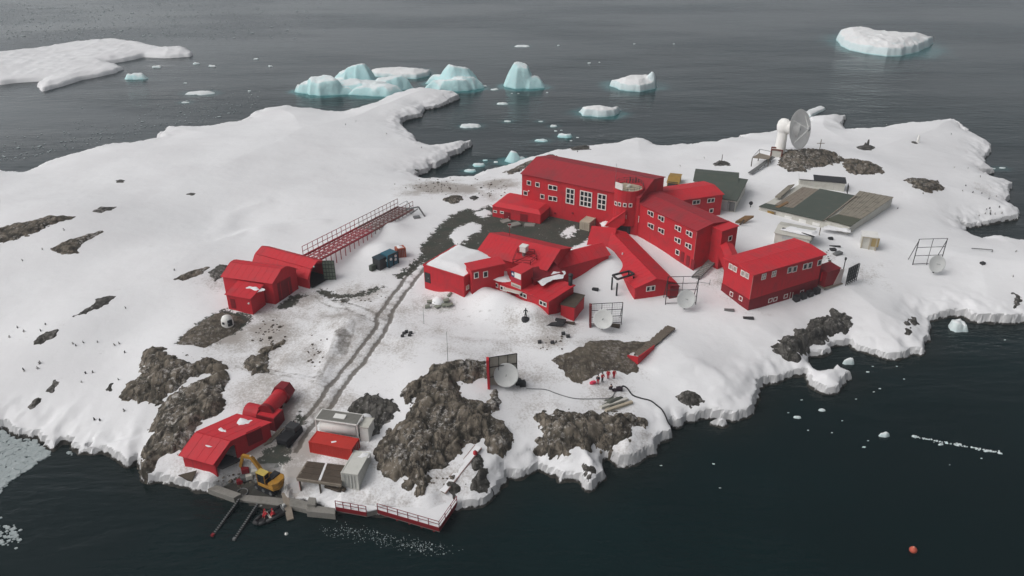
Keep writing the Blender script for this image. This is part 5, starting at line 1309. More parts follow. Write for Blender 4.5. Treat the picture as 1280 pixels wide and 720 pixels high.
MB().prism([lerp4(.475, 0) + Z * -.1, lerp4(.525, 0) + Z * -.1, lerp4(.525, 1) + Z * -.1, lerp4(.475, 1) + Z * -.1], Z * .2).build('snow_cover', SNOW, t)
q = T(376, 611); tag(MB().cyl(q - Z * .3, q + Z * 1.6, .13, .13, 8).box(q + Z * 1.6, V(.3, 0, 0), V(0, .12, 0), Z * .12).build('mooring_post', RED), 'short red post in front of the plank platform', 'post')
for i, (pp, s) in enumerate([((413, 610), .7), ((420, 612.5), .6), ((428, 612), .45)]):
    q = T(*pp); tag(MB().box(q + Z * .15, V(s, -.25, 0), V(.15, .22, 0), Z * .2).build('timber_block', WOODD, None, bevel=.04), ['dark timber block below the plank platform, leftmost of three', 'dark timber block below the plank platform, middle of three', 'dark timber block below the plank platform, rightmost by the container'][i], 'timber')

# ---------------------------------------------------------------- boathouse and its duct
g = T(267.8, 595); z1 = ztop(g, 578.5)
a, b_ = P(227.5, 567.5, z1), P(267.8, 578.5, z1); u = (b_ - a); L = u.length; u.normalize()
z2 = z1 + 2.3; v = (P(334.7, 527.5, z2) - P(285, 550, z2)).normalized()
def vz(px, py, dep):  # height of a roof corner at depth dep behind b_
    c = b_ + v * dep; return ztop(c, py)
q_ = P(285, 550, z2) - b_; q_.z = 0; d1 = q_.length; q_ = P(334.7, 527.5, z2) - b_; q_.z = 0; d2 = q_.length
b_ = b_ + u * 0
BH = Block(a, u, L, v, d2, z1)
root = bhouse('boathouse', BH, 'red boathouse at the water with a sloping front roof and an open right side', 'boathouse')
z0 = BH.z0; prof = [(0, z1), (d1, z2), (d2, z2)]
def side(i, w, mat, nm): return MB().prism([BH.pt(i, 0, z0)] + [BH.pt(i, t, h) for t, h in prof] + [BH.pt(i, d2, z0)], u * w).build(nm, mat, root)
side(0, .2, RED, 'side_wall')
MB().prism([BH.pt(.21, 0, z0), BH.pt(L, 0, z0), BH.pt(L, 0, z1 - .02), BH.pt(.21, 0, z1 - .02)], v * .2).build('front_wall', RED, root)
MB().prism([BH.pt(.21, d2 - .2, z0), BH.pt(L, d2 - .2, z0), BH.pt(L, d2 - .2, z2 - .02), BH.pt(.21, d2 - .2, z2 - .02)], v * .2).build('back_wall', RED, root)
MB().prism([BH.pt(L - .2, d1 * 1.25, z0), BH.pt(L - .2, d2 - .21, z0), BH.pt(L - .2, d2 - .21, z2 - .02), BH.pt(L - .2, d1 * 1.25, z2 - .02)], u * .2).build('right_wall', RED, root)
MB().prism([BH.pt(L - .2, .21, z1 - 1.0), BH.pt(L - .2, d1, z2 - .9), BH.pt(L - .2, d1 * 1.25, z2 - .9), BH.pt(L - .2, d1 * 1.25, z2 - .05), BH.pt(L - .2, d1, z2 - .05), BH.pt(L - .2, .21, z1 + .02)], u * .2).build('fascia', RED, root)
BH.roof(root, REDROOF, [(-.3, z1 - .3 * (z2 - z1) / d1), (d1, z2), (d2 + .2, z2 + .02)], .25, .14, 1.3)
MB().prism([BH.pt(.25, .3, TZ(*BH.pt(L * .7, d1, 0)[:2]) + .1), BH.pt(L + .8, .3, TZ(*BH.pt(L * .7, d1, 0)[:2]) + .1), BH.pt(L + .8, d1 * 1.3, TZ(*BH.pt(L * .7, d1, 0)[:2]) + .1), BH.pt(.25, d1 * 1.3, TZ(*BH.pt(L * .7, d1, 0)[:2]) + .1)], Z * .1).build('floor', GREYD, root)
panel(root, BH, 'BC', 318, 545, 2.2, 2.4, REDDARK, 'door', .05)
rz_ = z2 + .18
snow_lump(root, [(294, 527), (298, 520), (306, 521), (317, 525), (312, 530), (298, 532)], rz_, .3, seed=2)
snow_lump(root, [(268, 537), (276, 533), (284, 537), (284, 541), (276, 541)], rz_, .3, seed=3)
snow_lump(root, [(259, 556), (262, 554.5), (266, 557), (263, 558)], z1 + (z2 - z1) * .62 + .15, .2, seed=5)
# red tanks and elbow duct behind
q = T(318, 522); rr = 1.35
p0, p1 = P(310, 514, q.z + 1.3), P(327, 518, q.z + 1.3)
t = thing('red_tank', q, 'lying red cylinder tank against the back of the boathouse', 'tank')
MB().cyl(p0, p1, rr, rr, 18).build('shell', RED, t, False); MB().cyl(p1, p1 + (p1 - p0).normalized() * .12, rr * .8, rr * .8, 18).build('end_cap', REDDARK, t)
q = T(341, 530); t = thing('machine_box', q, 'dark red box between the red tanks and the parked dark vehicle', 'box')
d = (p1 - p0).normalized(); n = V(-d.y, d.x, 0)
MB().box(q + Z * .9 - d * .2, d * 1.5, n * 1.2, Z * 1.2).build('body', REDDARK, t); MB().box(q + Z * 2.13 - d * .2, d * 1.4, n * 1.1, Z * .05).build('lid', RED, t)
q = T(345, 516); p0, p1 = P(332, 515, q.z + 1.9), P(353, 491.5, q.z + 1.9)
t = thing('red_duct', q, 'slanting red drum with a hexagonal hood end, behind the boathouse', 'drum'); dd = (p1 - p0).normalized()
MB().cyl(p0, p1, 1.15, 1.15, 20).build('drum', RED, t); MB().cyl(p0 - dd * .1, p0 + dd * .5, 1.22, 1.22, 20).build('dark_band', REDDARK, t)
MB().cyl(p1 - dd * .6, p1 + dd * 1.3, 1.6, 1.45, 6).build('hood', REDDARK, t)
for f in (.25, .75): pp = p0.lerp(p1, f); MB().beam(V(pp.x, pp.y, TZ(pp.x, pp.y) - .2), pp, .5, .8).build('leg', REDDARK, t)
q0, q1 = T(334, 556), T(352, 538); m = MB()
for o in (-.35, 0, .35): m.beam(q0 + V(o, o * .8, .15), q1 + V(o, o * .8, .25), .22, .14)
tag(m.build('timber_stack', WOOD), 'long grey timbers lying beside the right wall of the boathouse', 'timber')
q = T(257, 598); m = MB(); m.prism([T(223, 595) + Z * .08, T(247, 592) + Z * .5, T(240, 603) + Z * .1, T(234, 601) + Z * .06], Z * .1)
tag(m.build('wood_sheet', WOODD), 'tilted dark wooden sheet lying in the snow in front of the boathouse', 'board')

# ---------------------------------------------------------------- quay, slipway rails, jetty
def quay_block(name, pts, zt, label, mat=CONC, h=1.6, cat='quay'):
    ps = [P(a_, b_, zt) for a_, b_ in pts]
    return tag(MB().prism([p - Z * h for p in ps], Z * h).build(name, mat, None, bevel=.06), label, cat)
quay_block('quay_wall', [(259, 611), (271, 606), (302, 617), (292, 622.5)], .9, 'concrete quay wall left of the slipway rails')
quay_block('quay_wall', [(302, 618), (352, 622), (362, 627), (360, 633), (292, 624)], .35, 'low wet concrete slip between the slipway rails and the excavator', h=1.0)
quay_block('quay_wall', [(362, 621), (386, 627), (384, 637), (362, 632)], .75, 'concrete quay wall right of the slipway')
quay_block('quay_wall', [(383, 630), (419, 635), (419, 642.5), (383, 639)], 1.0, 'concrete quay wall next to the red railing')
quay_block('bollard_block', [(386, 621), (395, 622), (394, 631), (383, 630)], 1.5, 'squat grey concrete block on the quay', cat='block', h=.9)
for a_, b_, lab in [((299, 624), (266, 669), 'left steel slipway rail running down into the water'), ((322, 630), (293, 674), 'right steel slipway rail running down into the water')]:
    p, q = P(*a_, .55), P(*b_, .12); d = (q - p); t = thing('slipway_rail', p, lab, 'rail'); n = V(-d.y, d.x, 0).normalized()
    MB().beam(p - Z * .05, q - Z * .25, .26, .3).build('beam', GREYD, t); m = MB()
    for k in range(18): c_ = p.lerp(q, (k + .5) / 18); m.box(c_ + Z * .12, n * .12, d.normalized() * .06, Z * .04)
    m.build('roller', GREYM, t)
    MB().box(q + Z * .05, n * .18, d.normalized() * .2, Z * .14).build('end_stop', REDDARK if 'left' in lab else GREYM, t)
p, q = P(356, 616, .9), P(363, 650, .1); tag(MB().beam(p, q, .9, .25).build('boat_ramp', WOOD), 'narrow weathered ramp going into the water right of the rubber boat', 'ramp')
def jetty():
    zt = 1.25
    out = [P(419.7, 633, zt), P(458, 640, zt), P(472, 636.5, zt), P(549, 659, zt), P(571, 627, zt), P(545, 612, zt), P(430, 618, zt)]
    t = thing('jetty', V(out[3].x, out[3].y, 0), 'snow-covered jetty with a red edge and red railing at the front shore', 'jetty')
    MB().prism([p - Z * .9 for p in out], Z * .78).build('deck', CONC, t)
    MB().prism([p - Z * .1 for p in out], Z * .14).build('snow_cover', SNOW, t)
    m = MB()
    for p, q in ((out[0], out[1]), (out[2], out[3]), (out[3], out[4])): m.beam(p - Z * .38, q - Z * .38, .16, .62)
    m.build('edge_board', REDDARK, t)
    for i, (p, q, n_) in enumerate(((out[0], out[1], 4), (out[2], out[3], 6), (out[3], out[4], 3))):
        m = MB()
        for k in range(n_ + 1): c_ = p.lerp(q, k / n_); m.beam(c_ - Z * .3, c_ + Z * 1.0, .10)
        for h in (.5, 1.0): m.beam(p + Z * h, q + Z * h, .06)
        m.build('railing', REDDARK, t)
    for k in range(5): 
        c_ = out[2].lerp(out[3], .1 + .2 * k); c_ = c_ + (out[4] - out[3]).normalized() * .3
        MB().cyl(V(c_.x, c_.y, -1.2), V(c_.x, c_.y, .4), .2, n=8).build('pile', REDDARK, t)
    return t
jetty()
chunk(471, 638, 22, .12, 'heap of snow filling the gap in the red jetty railing', 'snow_heap', 'snow heap', mat=SNOW, seed=5, glow=0)
# snowy ramp up from the jetty
p, q = T(553, 616), T(598, 560); p.z += .1; q.z += .15
t = thing('snowy_ramp', p, 'snow-covered wooden ramp climbing from the jetty past the big rock outcrop', 'ramp'); d = q - p; n = V(-d.y, d.x, 0).normalized()
MB().beam(p, q, 1.15, .2).build('deck', WOOD, t); MB().beam(p + Z * .15, q + Z * .15, .95, .12).build('snow_cover', SNOW, t)
for o in (-.56, .56): MB().beam(p + n * o + Z * .12, q + n * o + Z * .12, .08, .22).build('side_board', paint('pinkish_wood', (.34, .22, .20)), t)
q = T(594, 569); tag(MB().lathe(q + Z * .25, (0, 0, 1), [(-.3, .25), (0, .33), (.35, .3), (.6, .1)], 10).build('red_buoy', RED, None, True), 'small red buoy lying at the upper end of the snowy ramp', 'buoy')

# ---------------------------------------------------------------- excavator
q = T(340, 612)
t = thing('excavator', q, 'yellow tracked excavator on the slipway apron with its boom folded towards the boathouse', 'excavator')
hd = (P(322, 596, q.z) - P(343, 605, q.z)); hd.z = 0; hd.normalize(); sd = V(-hd.y, hd.x, 0)
c0 = P(338, 609, q.z)
for s in (-1, 1):
    c_ = c0 + sd * (1.05 * s) + Z * .42
    tr = MB(); pr = []
    for k in range(20):
        an = 2 * math.pi * k / 20; pr.append(c_ + hd * (1.35 * (1 if math.cos(an) > 0 else -1) + .4 * math.cos(an)) + Z * (.4 * math.sin(an)) - sd * .25)
    tr.prism(pr, sd * .5); o = tr.build('track', BLACK, t)
    w_ = MB()
    for k in (-1.3, 0, 1.3): w_.cyl(c_ + hd * k - sd * .3, c_ + hd * k + sd * .3, .26, n=12)
    w_.build('track_wheel', GREYM, o)
MB().box(c0 + Z * .75, hd * .9, sd * .9, Z * .2).build('undercarriage', GREYD, t)
b0 = c0 + Z * 1.0 - hd * .35
MB().prism([b0 + hd * 1.3 - sd * 1.25, b0 + hd * 1.3 + sd * 1.25, b0 - hd * 1.5 + sd * 1.25, b0 - hd * 2.0 + sd * .6, b0 - hd * 2.0 - sd * .6, b0 - hd * 1.5 - sd * 1.25], Z * .55).build('turntable_body', YELLOW, t, bevel=.06)
MB().prism([b0 - hd * .7 + sd * 1.2 + Z * .56, b0 - hd * 1.45 + sd * 1.2 + Z * .56, b0 - hd * 1.95 + sd * .6 + Z * .56, b0 - hd * 1.95 - sd * .6 + Z * .56, b0 - hd * 1.45 - sd * 1.2 + Z * .56, b0 - hd * .7 - sd * 1.2 + Z * .56], Z * .6).build('counterweight', YELLOW, t, bevel=.08)
MB().box(b0 - hd * .35 - sd * .35 + Z * .95, hd * .5, sd * .75, Z * .4).build('engine_cover', GREYD, t, bevel=.05)
cb = b0 + hd * .55 + sd * .75 + Z * 1.35
o = MB().box(cb, hd * .7, sd * .45, Z * .8).build('cab', GLASS, t, bevel=.05)
m = MB()
for i in (-1, 1):
    for j in (-1, 1): m.beam(cb + hd * (.7 * i) + sd * (.45 * j) - Z * .8, cb + hd * (.7 * i) + sd * (.45 * j) + Z * .82, .11)
for i in (-1, 1): m.beam(cb + hd * (.7 * i) - sd * .45, cb + hd * (.7 * i) + sd * .45, .09)
m.build('cab_frame', YELLOW, o); MB().box(cb + Z * .86, hd * .78, sd * .52, Z * .05).build('cab_roof', paint('pale_yellow_paint', (.55, .42, .10)), o)
bp = b0 + hd * 1.1 - sd * .2 + Z * .5; bt = P(316.5, 578, q.z + 3.6); be = P(303.5, 569.5, q.z + 4.1)
dl_ = (be - bp); bt = bp + dl_ * .55 + Z * 1.3
MB().beam(bp, bt, .4, .55).beam(bt - (be - bt).normalized() * .1, be, .38, .45).build('boom', YELLOW, t)
st_ = P(299.5, 590, q.z + .9); o = MB().beam(be, st_, .32, .4).build('stick', YELLOW, t)
MB().cyl(bp + Z * .1 + hd * .4, bt - Z * .3, .1, n=8).build('boom_cylinder', GREYL, t)
MB().cyl(bt + Z * .35, be + (st_ - be) * .2, .09, n=8).build('stick_cylinder', GREYL, t)
e = st_; MB().prism([e + sd * .5, e + sd * .5 - hd * .7 - Z * .2, e + sd * .5 - hd * .5 - Z * .75, e + sd * .5 + hd * .1 - Z * .6], -sd * 1.0).build('bucket', GREYD, o)
# debris by the boathouse mouth
random.seed(5)
for k, (pp, s, mt, lab) in enumerate([((307, 590), .5, REDDARK, 'dark red crate in the open mouth of the boathouse'), ((312, 598), .45, OFFWHITE, 'pale sack beside the excavator arm'), ((318, 592), .4, OFFWHITE, 'white bucket-sized bundle between excavator and boathouse'), ((306, 600), .5, GREYM, 'grey crate left of the excavator cab'), ((300, 604), .4, REDDARK, 'small dark red bin near the quay left of the excavator')]):
    q = T(*pp); tt = thing('crate' if 'crate' in lab or 'bin' in lab else 'bundle', q, lab, 'crate' if 'crate' in lab or 'bin' in lab else 'bundle')
    MB().box(q + Z * s * .7, V(s, s * .3, 0), V(-s * .3, s * .8, 0), Z * s * .7).build('body', mt, tt, bevel=.06); MB().box(q + Z * s * 1.45, V(s * .95, s * .28, 0), V(-s * .28, s * .75, 0), Z * .04).build('lid', mt, tt)
q = T(303, 616); m = MB()
for k in range(28):
    a0, a1 = 2 * math.pi * k / 28, 2 * math.pi * (k + 1) / 28
    m.cyl(q + V(math.cos(a0) * .75, math.sin(a0) * .75, .12), q + V(math.cos(a1) * .75, math.sin(a1) * .75, .12), .08, n=6)
tag(m.build('rope_coil', GREYM), 'grey coil of hose on the apron in front of the excavator', 'hose')

# ---------------------------------------------------------------- people (skin-grown bodies)
def skin_obj(name, mat, pts, edges, parent, sub=2, root_i=0):
    me = bpy.data.meshes.new(name); me.from_pydata([p[:3] for p in pts], edges, []); me.materials.append(mat)
    o = link(name, me, parent)
    md = o.modifiers.new('skin', 'SKIN'); md.use_smooth_shade = True; md.branch_smoothing = .4
    sk = me.skin_vertices[0]
    for i, p in enumerate(pts): sk.data[i].radius = (p[3], p[4] if len(p) > 4 else p[3]); sk.data[i].use_root = (i == root_i)
    s = o.modifiers.new('subsurf', 'SUBSURF'); s.levels = sub; s.render_levels = sub
    return o
def person(loc, rz, label, jacket, trousers, pose='stand', group=None, hood=None, bend=0.0):
    t = thing('person', loc, label, 'person', group, rz)
    if pose == 'stand':
        hip, kn, an, to = .92, .50, .08, .03; fwd = bend
        leg = lambda s, k: [(.10 * s, .0, hip - .06, .10), (.11 * s, -.02 - .05 * k, kn, .068), (.11 * s, .04 * k, an, .05), (.12 * s, -.14 + .04 * k, to, .045)]
        L1, L2 = leg(-1, .3), leg(1, -.6)
    else:
        hip = .48
        leg = lambda s, k: [(.10 * s, -.02, hip, .10), (.13 * s, -.44, hip + .04, .075), (.14 * s, -.46 - .05 * k, .09, .05), (.15 * s, -.62, .05, .045)]
        L1, L2 = leg(-1, .3), leg(1, -.2); fwd = bend or .12
    sh = hip + .50; ch = hip + .36; hd_ = hip + .72
    y = lambda z_: -fwd * (z_ - hip) / .5
    body = [(0, 0, hip, .145, .11), (0, y(ch), ch, .155, .11), (0, y(sh), sh, .10, .09), (0, y(sh + .09) - .01, sh + .09, .052), (0, y(hd_) - .02, hd_, .088, .10), (0, y(hd_) - .01, hd_ + .09, .07)]
    arm = lambda s, b: [(.19 * s, y(sh), sh - .02, .062), (.27 * s, y(sh) - .02 - .06 * b, sh - .29, .05), (.25 * s, y(sh) - .12 - .16 * b, sh - .50 + .12 * b, .04), (.25 * s, y(sh) - .17 - .2 * b, sh - .57 + .14 * b, .042, .025)]
    A1, A2 = arm(-1, .3), arm(1, .9)
    pts = body + L1 + L2 + A1 + A2
    ed = [(0, 1), (1, 2), (2, 3), (3, 4), (4, 5), (0, 6), (6, 7), (7, 8), (8, 9), (0, 10), (10, 11), (11, 12), (12, 13), (2, 14), (14, 15), (15, 16), (16, 17), (2, 18), (18, 19), (19, 20), (20, 21)]
    skin_obj('body', SKIN, pts, ed, t)
    g_ = 1.16
    jp = [(0, 0, hip - .10, .17 * g_, .135), (0, y(ch), ch, .165 * g_, .135), (0, y(sh), sh + .01, .125, .115)] + [(p[0], p[1], p[2], p[3] + .028) for p in A1[:3]] + [(p[0], p[1], p[2], p[3] + .028) for p in A2[:3]]
    skin_obj('jacket', jacket, jp, [(0, 1), (1, 2), (2, 3), (3, 4), (4, 5), (2, 6), (6, 7), (7, 8)], t)
    tp = [(0, 0, hip - .02, .15, .12)] + [(p[0], p[1], p[2], p[3] + .022) for p in L1[:3]] + [(p[0], p[1], p[2], p[3] + .022) for p in L2[:3]]
    skin_obj('trousers', trousers, tp, [(0, 1), (1, 2), (2, 3), (0, 4), (4, 5), (5, 6)], t)
    for Lg in (L1, L2): skin_obj('boot', BLACK, [(Lg[2][0], Lg[2][1], .12, .068), (Lg[2][0], Lg[2][1], .06, .068), (Lg[3][0], Lg[3][1], .05, .055)], [(0, 1), (1, 2)], t)
    hc = V(0, y(hd_) + .012, hd_ + .055)
    hp = MB().lathe(hc, (0, .25, 1), [(-.06, .118), (0, .122), (.07, .1), (.11, .06), (.125, .005)], 14).v
    hm = MB(); hm.lathe(hc, (0, .25, 1), [(-.06, .118), (0, .122), (.07, .1), (.11, .06), (.125, .005)], 14)
    me = bpy.data.meshes.new('cap'); me.from_pydata([tuple(q) for q in hm.v], [], hm.f); me.materials.append(hood or HAIR)
    me.polygons.foreach_set('use_smooth', [True] * len(me.polygons)); link('hood' if hood else 'hair', me, t)
    fm = MB(); fc = V(0, y(hd_) - .11, hd_ + .0)
    fm.prism([fc + V(-.014, 0, -.02), fc + V(.014, 0, -.02), fc + V(.006, 0, .03), fc + V(-.006, 0, .03)], V(0, -.022, 0))
    for s in (-1, 1): fm.lathe(fc + V(.034 * s, .008, .032), (0, -1, 0), [(0, .012), (.008, .009), (.011, .002)], 8, 1)
    fm.box(fc + V(0, .006, -.05), V(.024, 0, 0), V(0, .008, 0), Z * .006, 1)
    me = bpy.data.meshes.new('face'); me.from_pydata([tuple(q) for q in fm.v], [], fm.f); me.materials.append(SKIN); me.materials.append(HAIR)
    me.polygons.foreach_set('material_index', fm.m); link('face', me, t)
    return t
PG = 'people in red standing in a row'
for pp, rz, lab, jk, tr in [((747.3, 480), 160, 'person in a dark red suit standing leftmost of four, beside the pink bundle', PARKAD, PARKA), ((752.7, 477.5), -150, 'person in a red and black suit, second from the left of the standing four', PARKA, TROUS), ((760, 473.5), 175, 'person in dark red standing third from the left in the row of four', PARKA, PARKA), ((767.3, 473), 190, 'person in dark red standing rightmost in the row of four', PARKA, PARKA)]:
    person(T(*pp), R(rz + 180), lab, jk, tr, hood=PARKAD)
person(T(764, 489.5), R(200), 'person in dark clothes crouching beside dark luggage, below the standing four', PARKAD, TROUS, 'sit', hood=PARKAD)
q = T(741, 480.5); tt = thing('pink_bundle', q, 'pink-red bundle lying on the snow left of the standing people', 'bundle')
MB().lathe(q + Z * .2 - V(.5, 0, 0), (1, .25, .05), [(0, .02), (.05, .22), (.4, .3), (.9, .26), (1.1, .05)], 10).build('body', PINK, tt, True); MB().box(q + V(.1, .05, .5), V(.3, .1, 0), V(-.1, .2, 0), Z * .06).build('flap', PINK, tt)
for pp, lab, s in [((768, 489), 'dark bag next to the crouching person', .35), ((774, 488), 'larger dark bag at the start of the black hose', .5)]:
    q = T(*pp); tt = thing('bag', q, lab, 'bag'); MB().box(q + Z * s * .6, V(s, 0, 0), V(0, s * .7, 0), Z * s * .6).build('body', PARKAD, tt, bevel=.12)
    MB().tube([q + V(-s * .6, 0, s * 1.2), q + V(-s * .3, 0, s * 1.6), q + V(s * .3, 0, s * 1.6), q + V(s * .6, 0, s * 1.2)], .04, 6).build('handle', BLACK, tt)
def hose(name, pts, r, mat, label, cat='hose'):
    g = [T(*p) + Z * r for p in pts]; out = []
    for i in range(len(g) - 1):
        p0, p1, p2, p3 = g[max(i - 1, 0)], g[i], g[i + 1], g[min(i + 2, len(g) - 1)]
        for k in range(6):
            s = k / 6; w = .5 * ((2 * p1) + (p2 - p0) * s + (2 * p0 - 5 * p1 + 4 * p2 - p3) * s * s + (3 * p1 - p0 - 3 * p2 + p3) * s ** 3)
            w.z = max(TZ(w.x, w.y), .0) + r * .8; out.append(w)
    out.append(g[-1]); tag(MB().tube(out, r, 8).build(name, mat), label, cat)
hose('black_hose', [(775, 486), (779, 483), (784, 486), (791, 494.5), (802, 498.5), (813, 501.5), (822, 508), (830, 517), (836, 530), (842, 545)], .11, BLACK, 'thick black hose curving from the dark bags down to the water')
hose('grey_cable', [(658, 486), (680, 487), (695, 492), (716, 498), (740, 499), (762, 498), (769, 490)], .07, GREYM, 'thin grey cable lying across the snow from the dish to the dark bags', 'cable')
q = T(766, 507); tt = thing('tarpaulin_heap', q, 'grey-green tarpaulin over a heap, with pale timbers in front of it', 'heap')
x, y = np.meshgrid(np.arange(-3, 3.01, .12), np.arange(-2.2, 2.21, .12)); poly = groundpoly([(752, 506), (768, 498), (781, 494), (778, 503), (763, 510)])
X_, Y_ = x + q.x, y + q.y; s = sdf(poly, X_, Y_) + (fbm(X_, Y_, 1, 3, 4) - .5) * .4
grid_obj('cover', X_, Y_, bil(H, X_, Y_) - .15 + .75 * sstep(-.1, .7, s) + ridged(X_, Y_, 1.4, 3, 5) * .25, s > -.3, paint('grey_green_tarpaulin', (.13, .135, .115), .85, .5, bmp=.3), tt)
for k, (a_, b_) in enumerate([((751, 511), (784, 500)), ((757, 515), (790, 504))]):
    tag(MB().beam(T(*a_) + Z * .25, T(*b_) + Z * .25, .5, .35).build('pale_timber', WOODPALE if k else OFFWHITE), ['upper pale timber in front of the tarpaulin heap', 'lower pale timber in front of the tarpaulin heap'][k], 'timber')

# ---------------------------------------------------------------- rubber boat with two people
q = P(337, 646, .12); t = thing('rubber_boat', q, 'dark inflatable rubber boat with two people at the slipway', 'boat')
hd = (P(322, 652, 0) - P(351, 637.5, 0)).normalized(); sd = V(-hd.y, hd.x, 0)
pts = [q + hd * (-2.0) + sd * .75, q + hd * .8 + sd * .75, q + hd * 1.7 + sd * .45, q + hd * 2.1 + Z * .12, q + hd * 1.7 - sd * .45, q + hd * .8 - sd * .75, q + hd * (-2.0) - sd * .75]
m = MB(); m.tube([p + Z * .15 for p in pts], .25, 12)
for p in pts: m.lathe(p + Z * .15, (0, 0, 1), [(-.25, .01), (-.18, .18), (0, .25), (.18, .18), (.25, .01)], 12)
m.build('tube', GREYD, t, True)
MB().prism([p + Z * .02 for p in pts], Z * .08).build('floor', BLACK, t)
MB().box(q - hd * 1.9 + Z * .25, hd * .06, sd * .6, Z * .25).build('transom', GREYM, t)
o = MB().box(q - hd * 2.15 + Z * .55, hd * .2, sd * .2, Z * .35).build('outboard_motor', GREYL, t, bevel=.06); MB().cyl(q - hd * 2.2 + Z * .3, q - hd * 2.25 - Z * .5, .07, n=8).build('shaft', GREYD, o)
MB().box(q + hd * .1 + Z * .35, hd * .14, sd * .7, Z * .04).build('bench', OFFWHITE, t)
a = math.atan2(hd.y, hd.x) + math.pi / 2
person(q - hd * .55 + sd * .35 + Z * .1, a, 'person in a red suit sitting at the stern side of the rubber boat', PARKA, PARKA, 'sit', hood=PARKA)
person(q + hd * .25 - sd * .3 + Z * .1, a + .3, 'person in a red suit sitting nearer the bow of the rubber boat', PARKA, PARKA, 'sit', hood=PARKA)
q = P(358, 667.5, 0); tt = thing('white_float', q, 'small round white float on the water below the rubber boat', 'float'); MB().lathe(q, (0, 0, 1), [(-.2, .01), (-.14, .17), (0, .24), (.16, .18), (.24, .01)], 14).build('ball', WHITE, tt, True); MB().cyl(q + Z * .22, q + Z * .34, .05, n=8).build('eye', GREYM, tt)
q = P(1141, 689, 0); tt = thing('orange_buoy', q, 'orange-red mooring buoy floating at lower right', 'buoy'); BU = paint('faded_orange_red', (.50, .10, .06))
MB().lathe(q + Z * .22, (0, 0, 1), [(-.5, .01), (-.4, .28), (-.1, .47), (.1, .48), (.3, .37), (.45, .15), (.48, .01)], 18).build('ball', BU, tt, True); MB().lathe(q + Z * .65, (0, 0, 1), [(0, .16), (.12, .12), (.14, .01)], 10).build('cap', paint('pale_orange', (.6, .25, .18)), tt, True)

# ---------------------------------------------------------------- dark quad and its rider by the track
q = T(363, 549); t = thing('quad_trailer', q, 'dark tracked carrier parked on the muddy track above the excavator', 'vehicle')
hd = (T(372, 535) - T(357, 552)); hd.z = 0; hd.normalize(); sd = V(-hd.y, hd.x, 0)
MB().box(q + Z * .85, hd * 1.9, sd * .95, Z * .42).build('body', BLACK, t, bevel=.1); o = MB().box(q + hd * .9 + Z * 1.55, hd * .7, sd * .85, Z * .42).build('cab', GREYD, t, bevel=.1)
MB().box(q + hd * 1.62 + Z * 1.6, hd * .02, sd * .7, Z * .28).build('windscreen', GLASS, o)
for s in (-1, 1): MB().box(q + sd * .8 * s + Z * .3, hd * 1.8, sd * .22, Z * .32).build('track', BLACK, t, bevel=.12)
for i in (-1, 1): MB().cyl(q + hd * 1.92 + sd * .6 * i + Z * .9, q + hd * 1.97 + sd * .6 * i + Z * .9, .12, n=10).build('headlight', WHITE, t)
person(T(369, 538), R(30), 'person in a pink-red jacket standing behind the dark tracked carrier', PINK, TROUS)

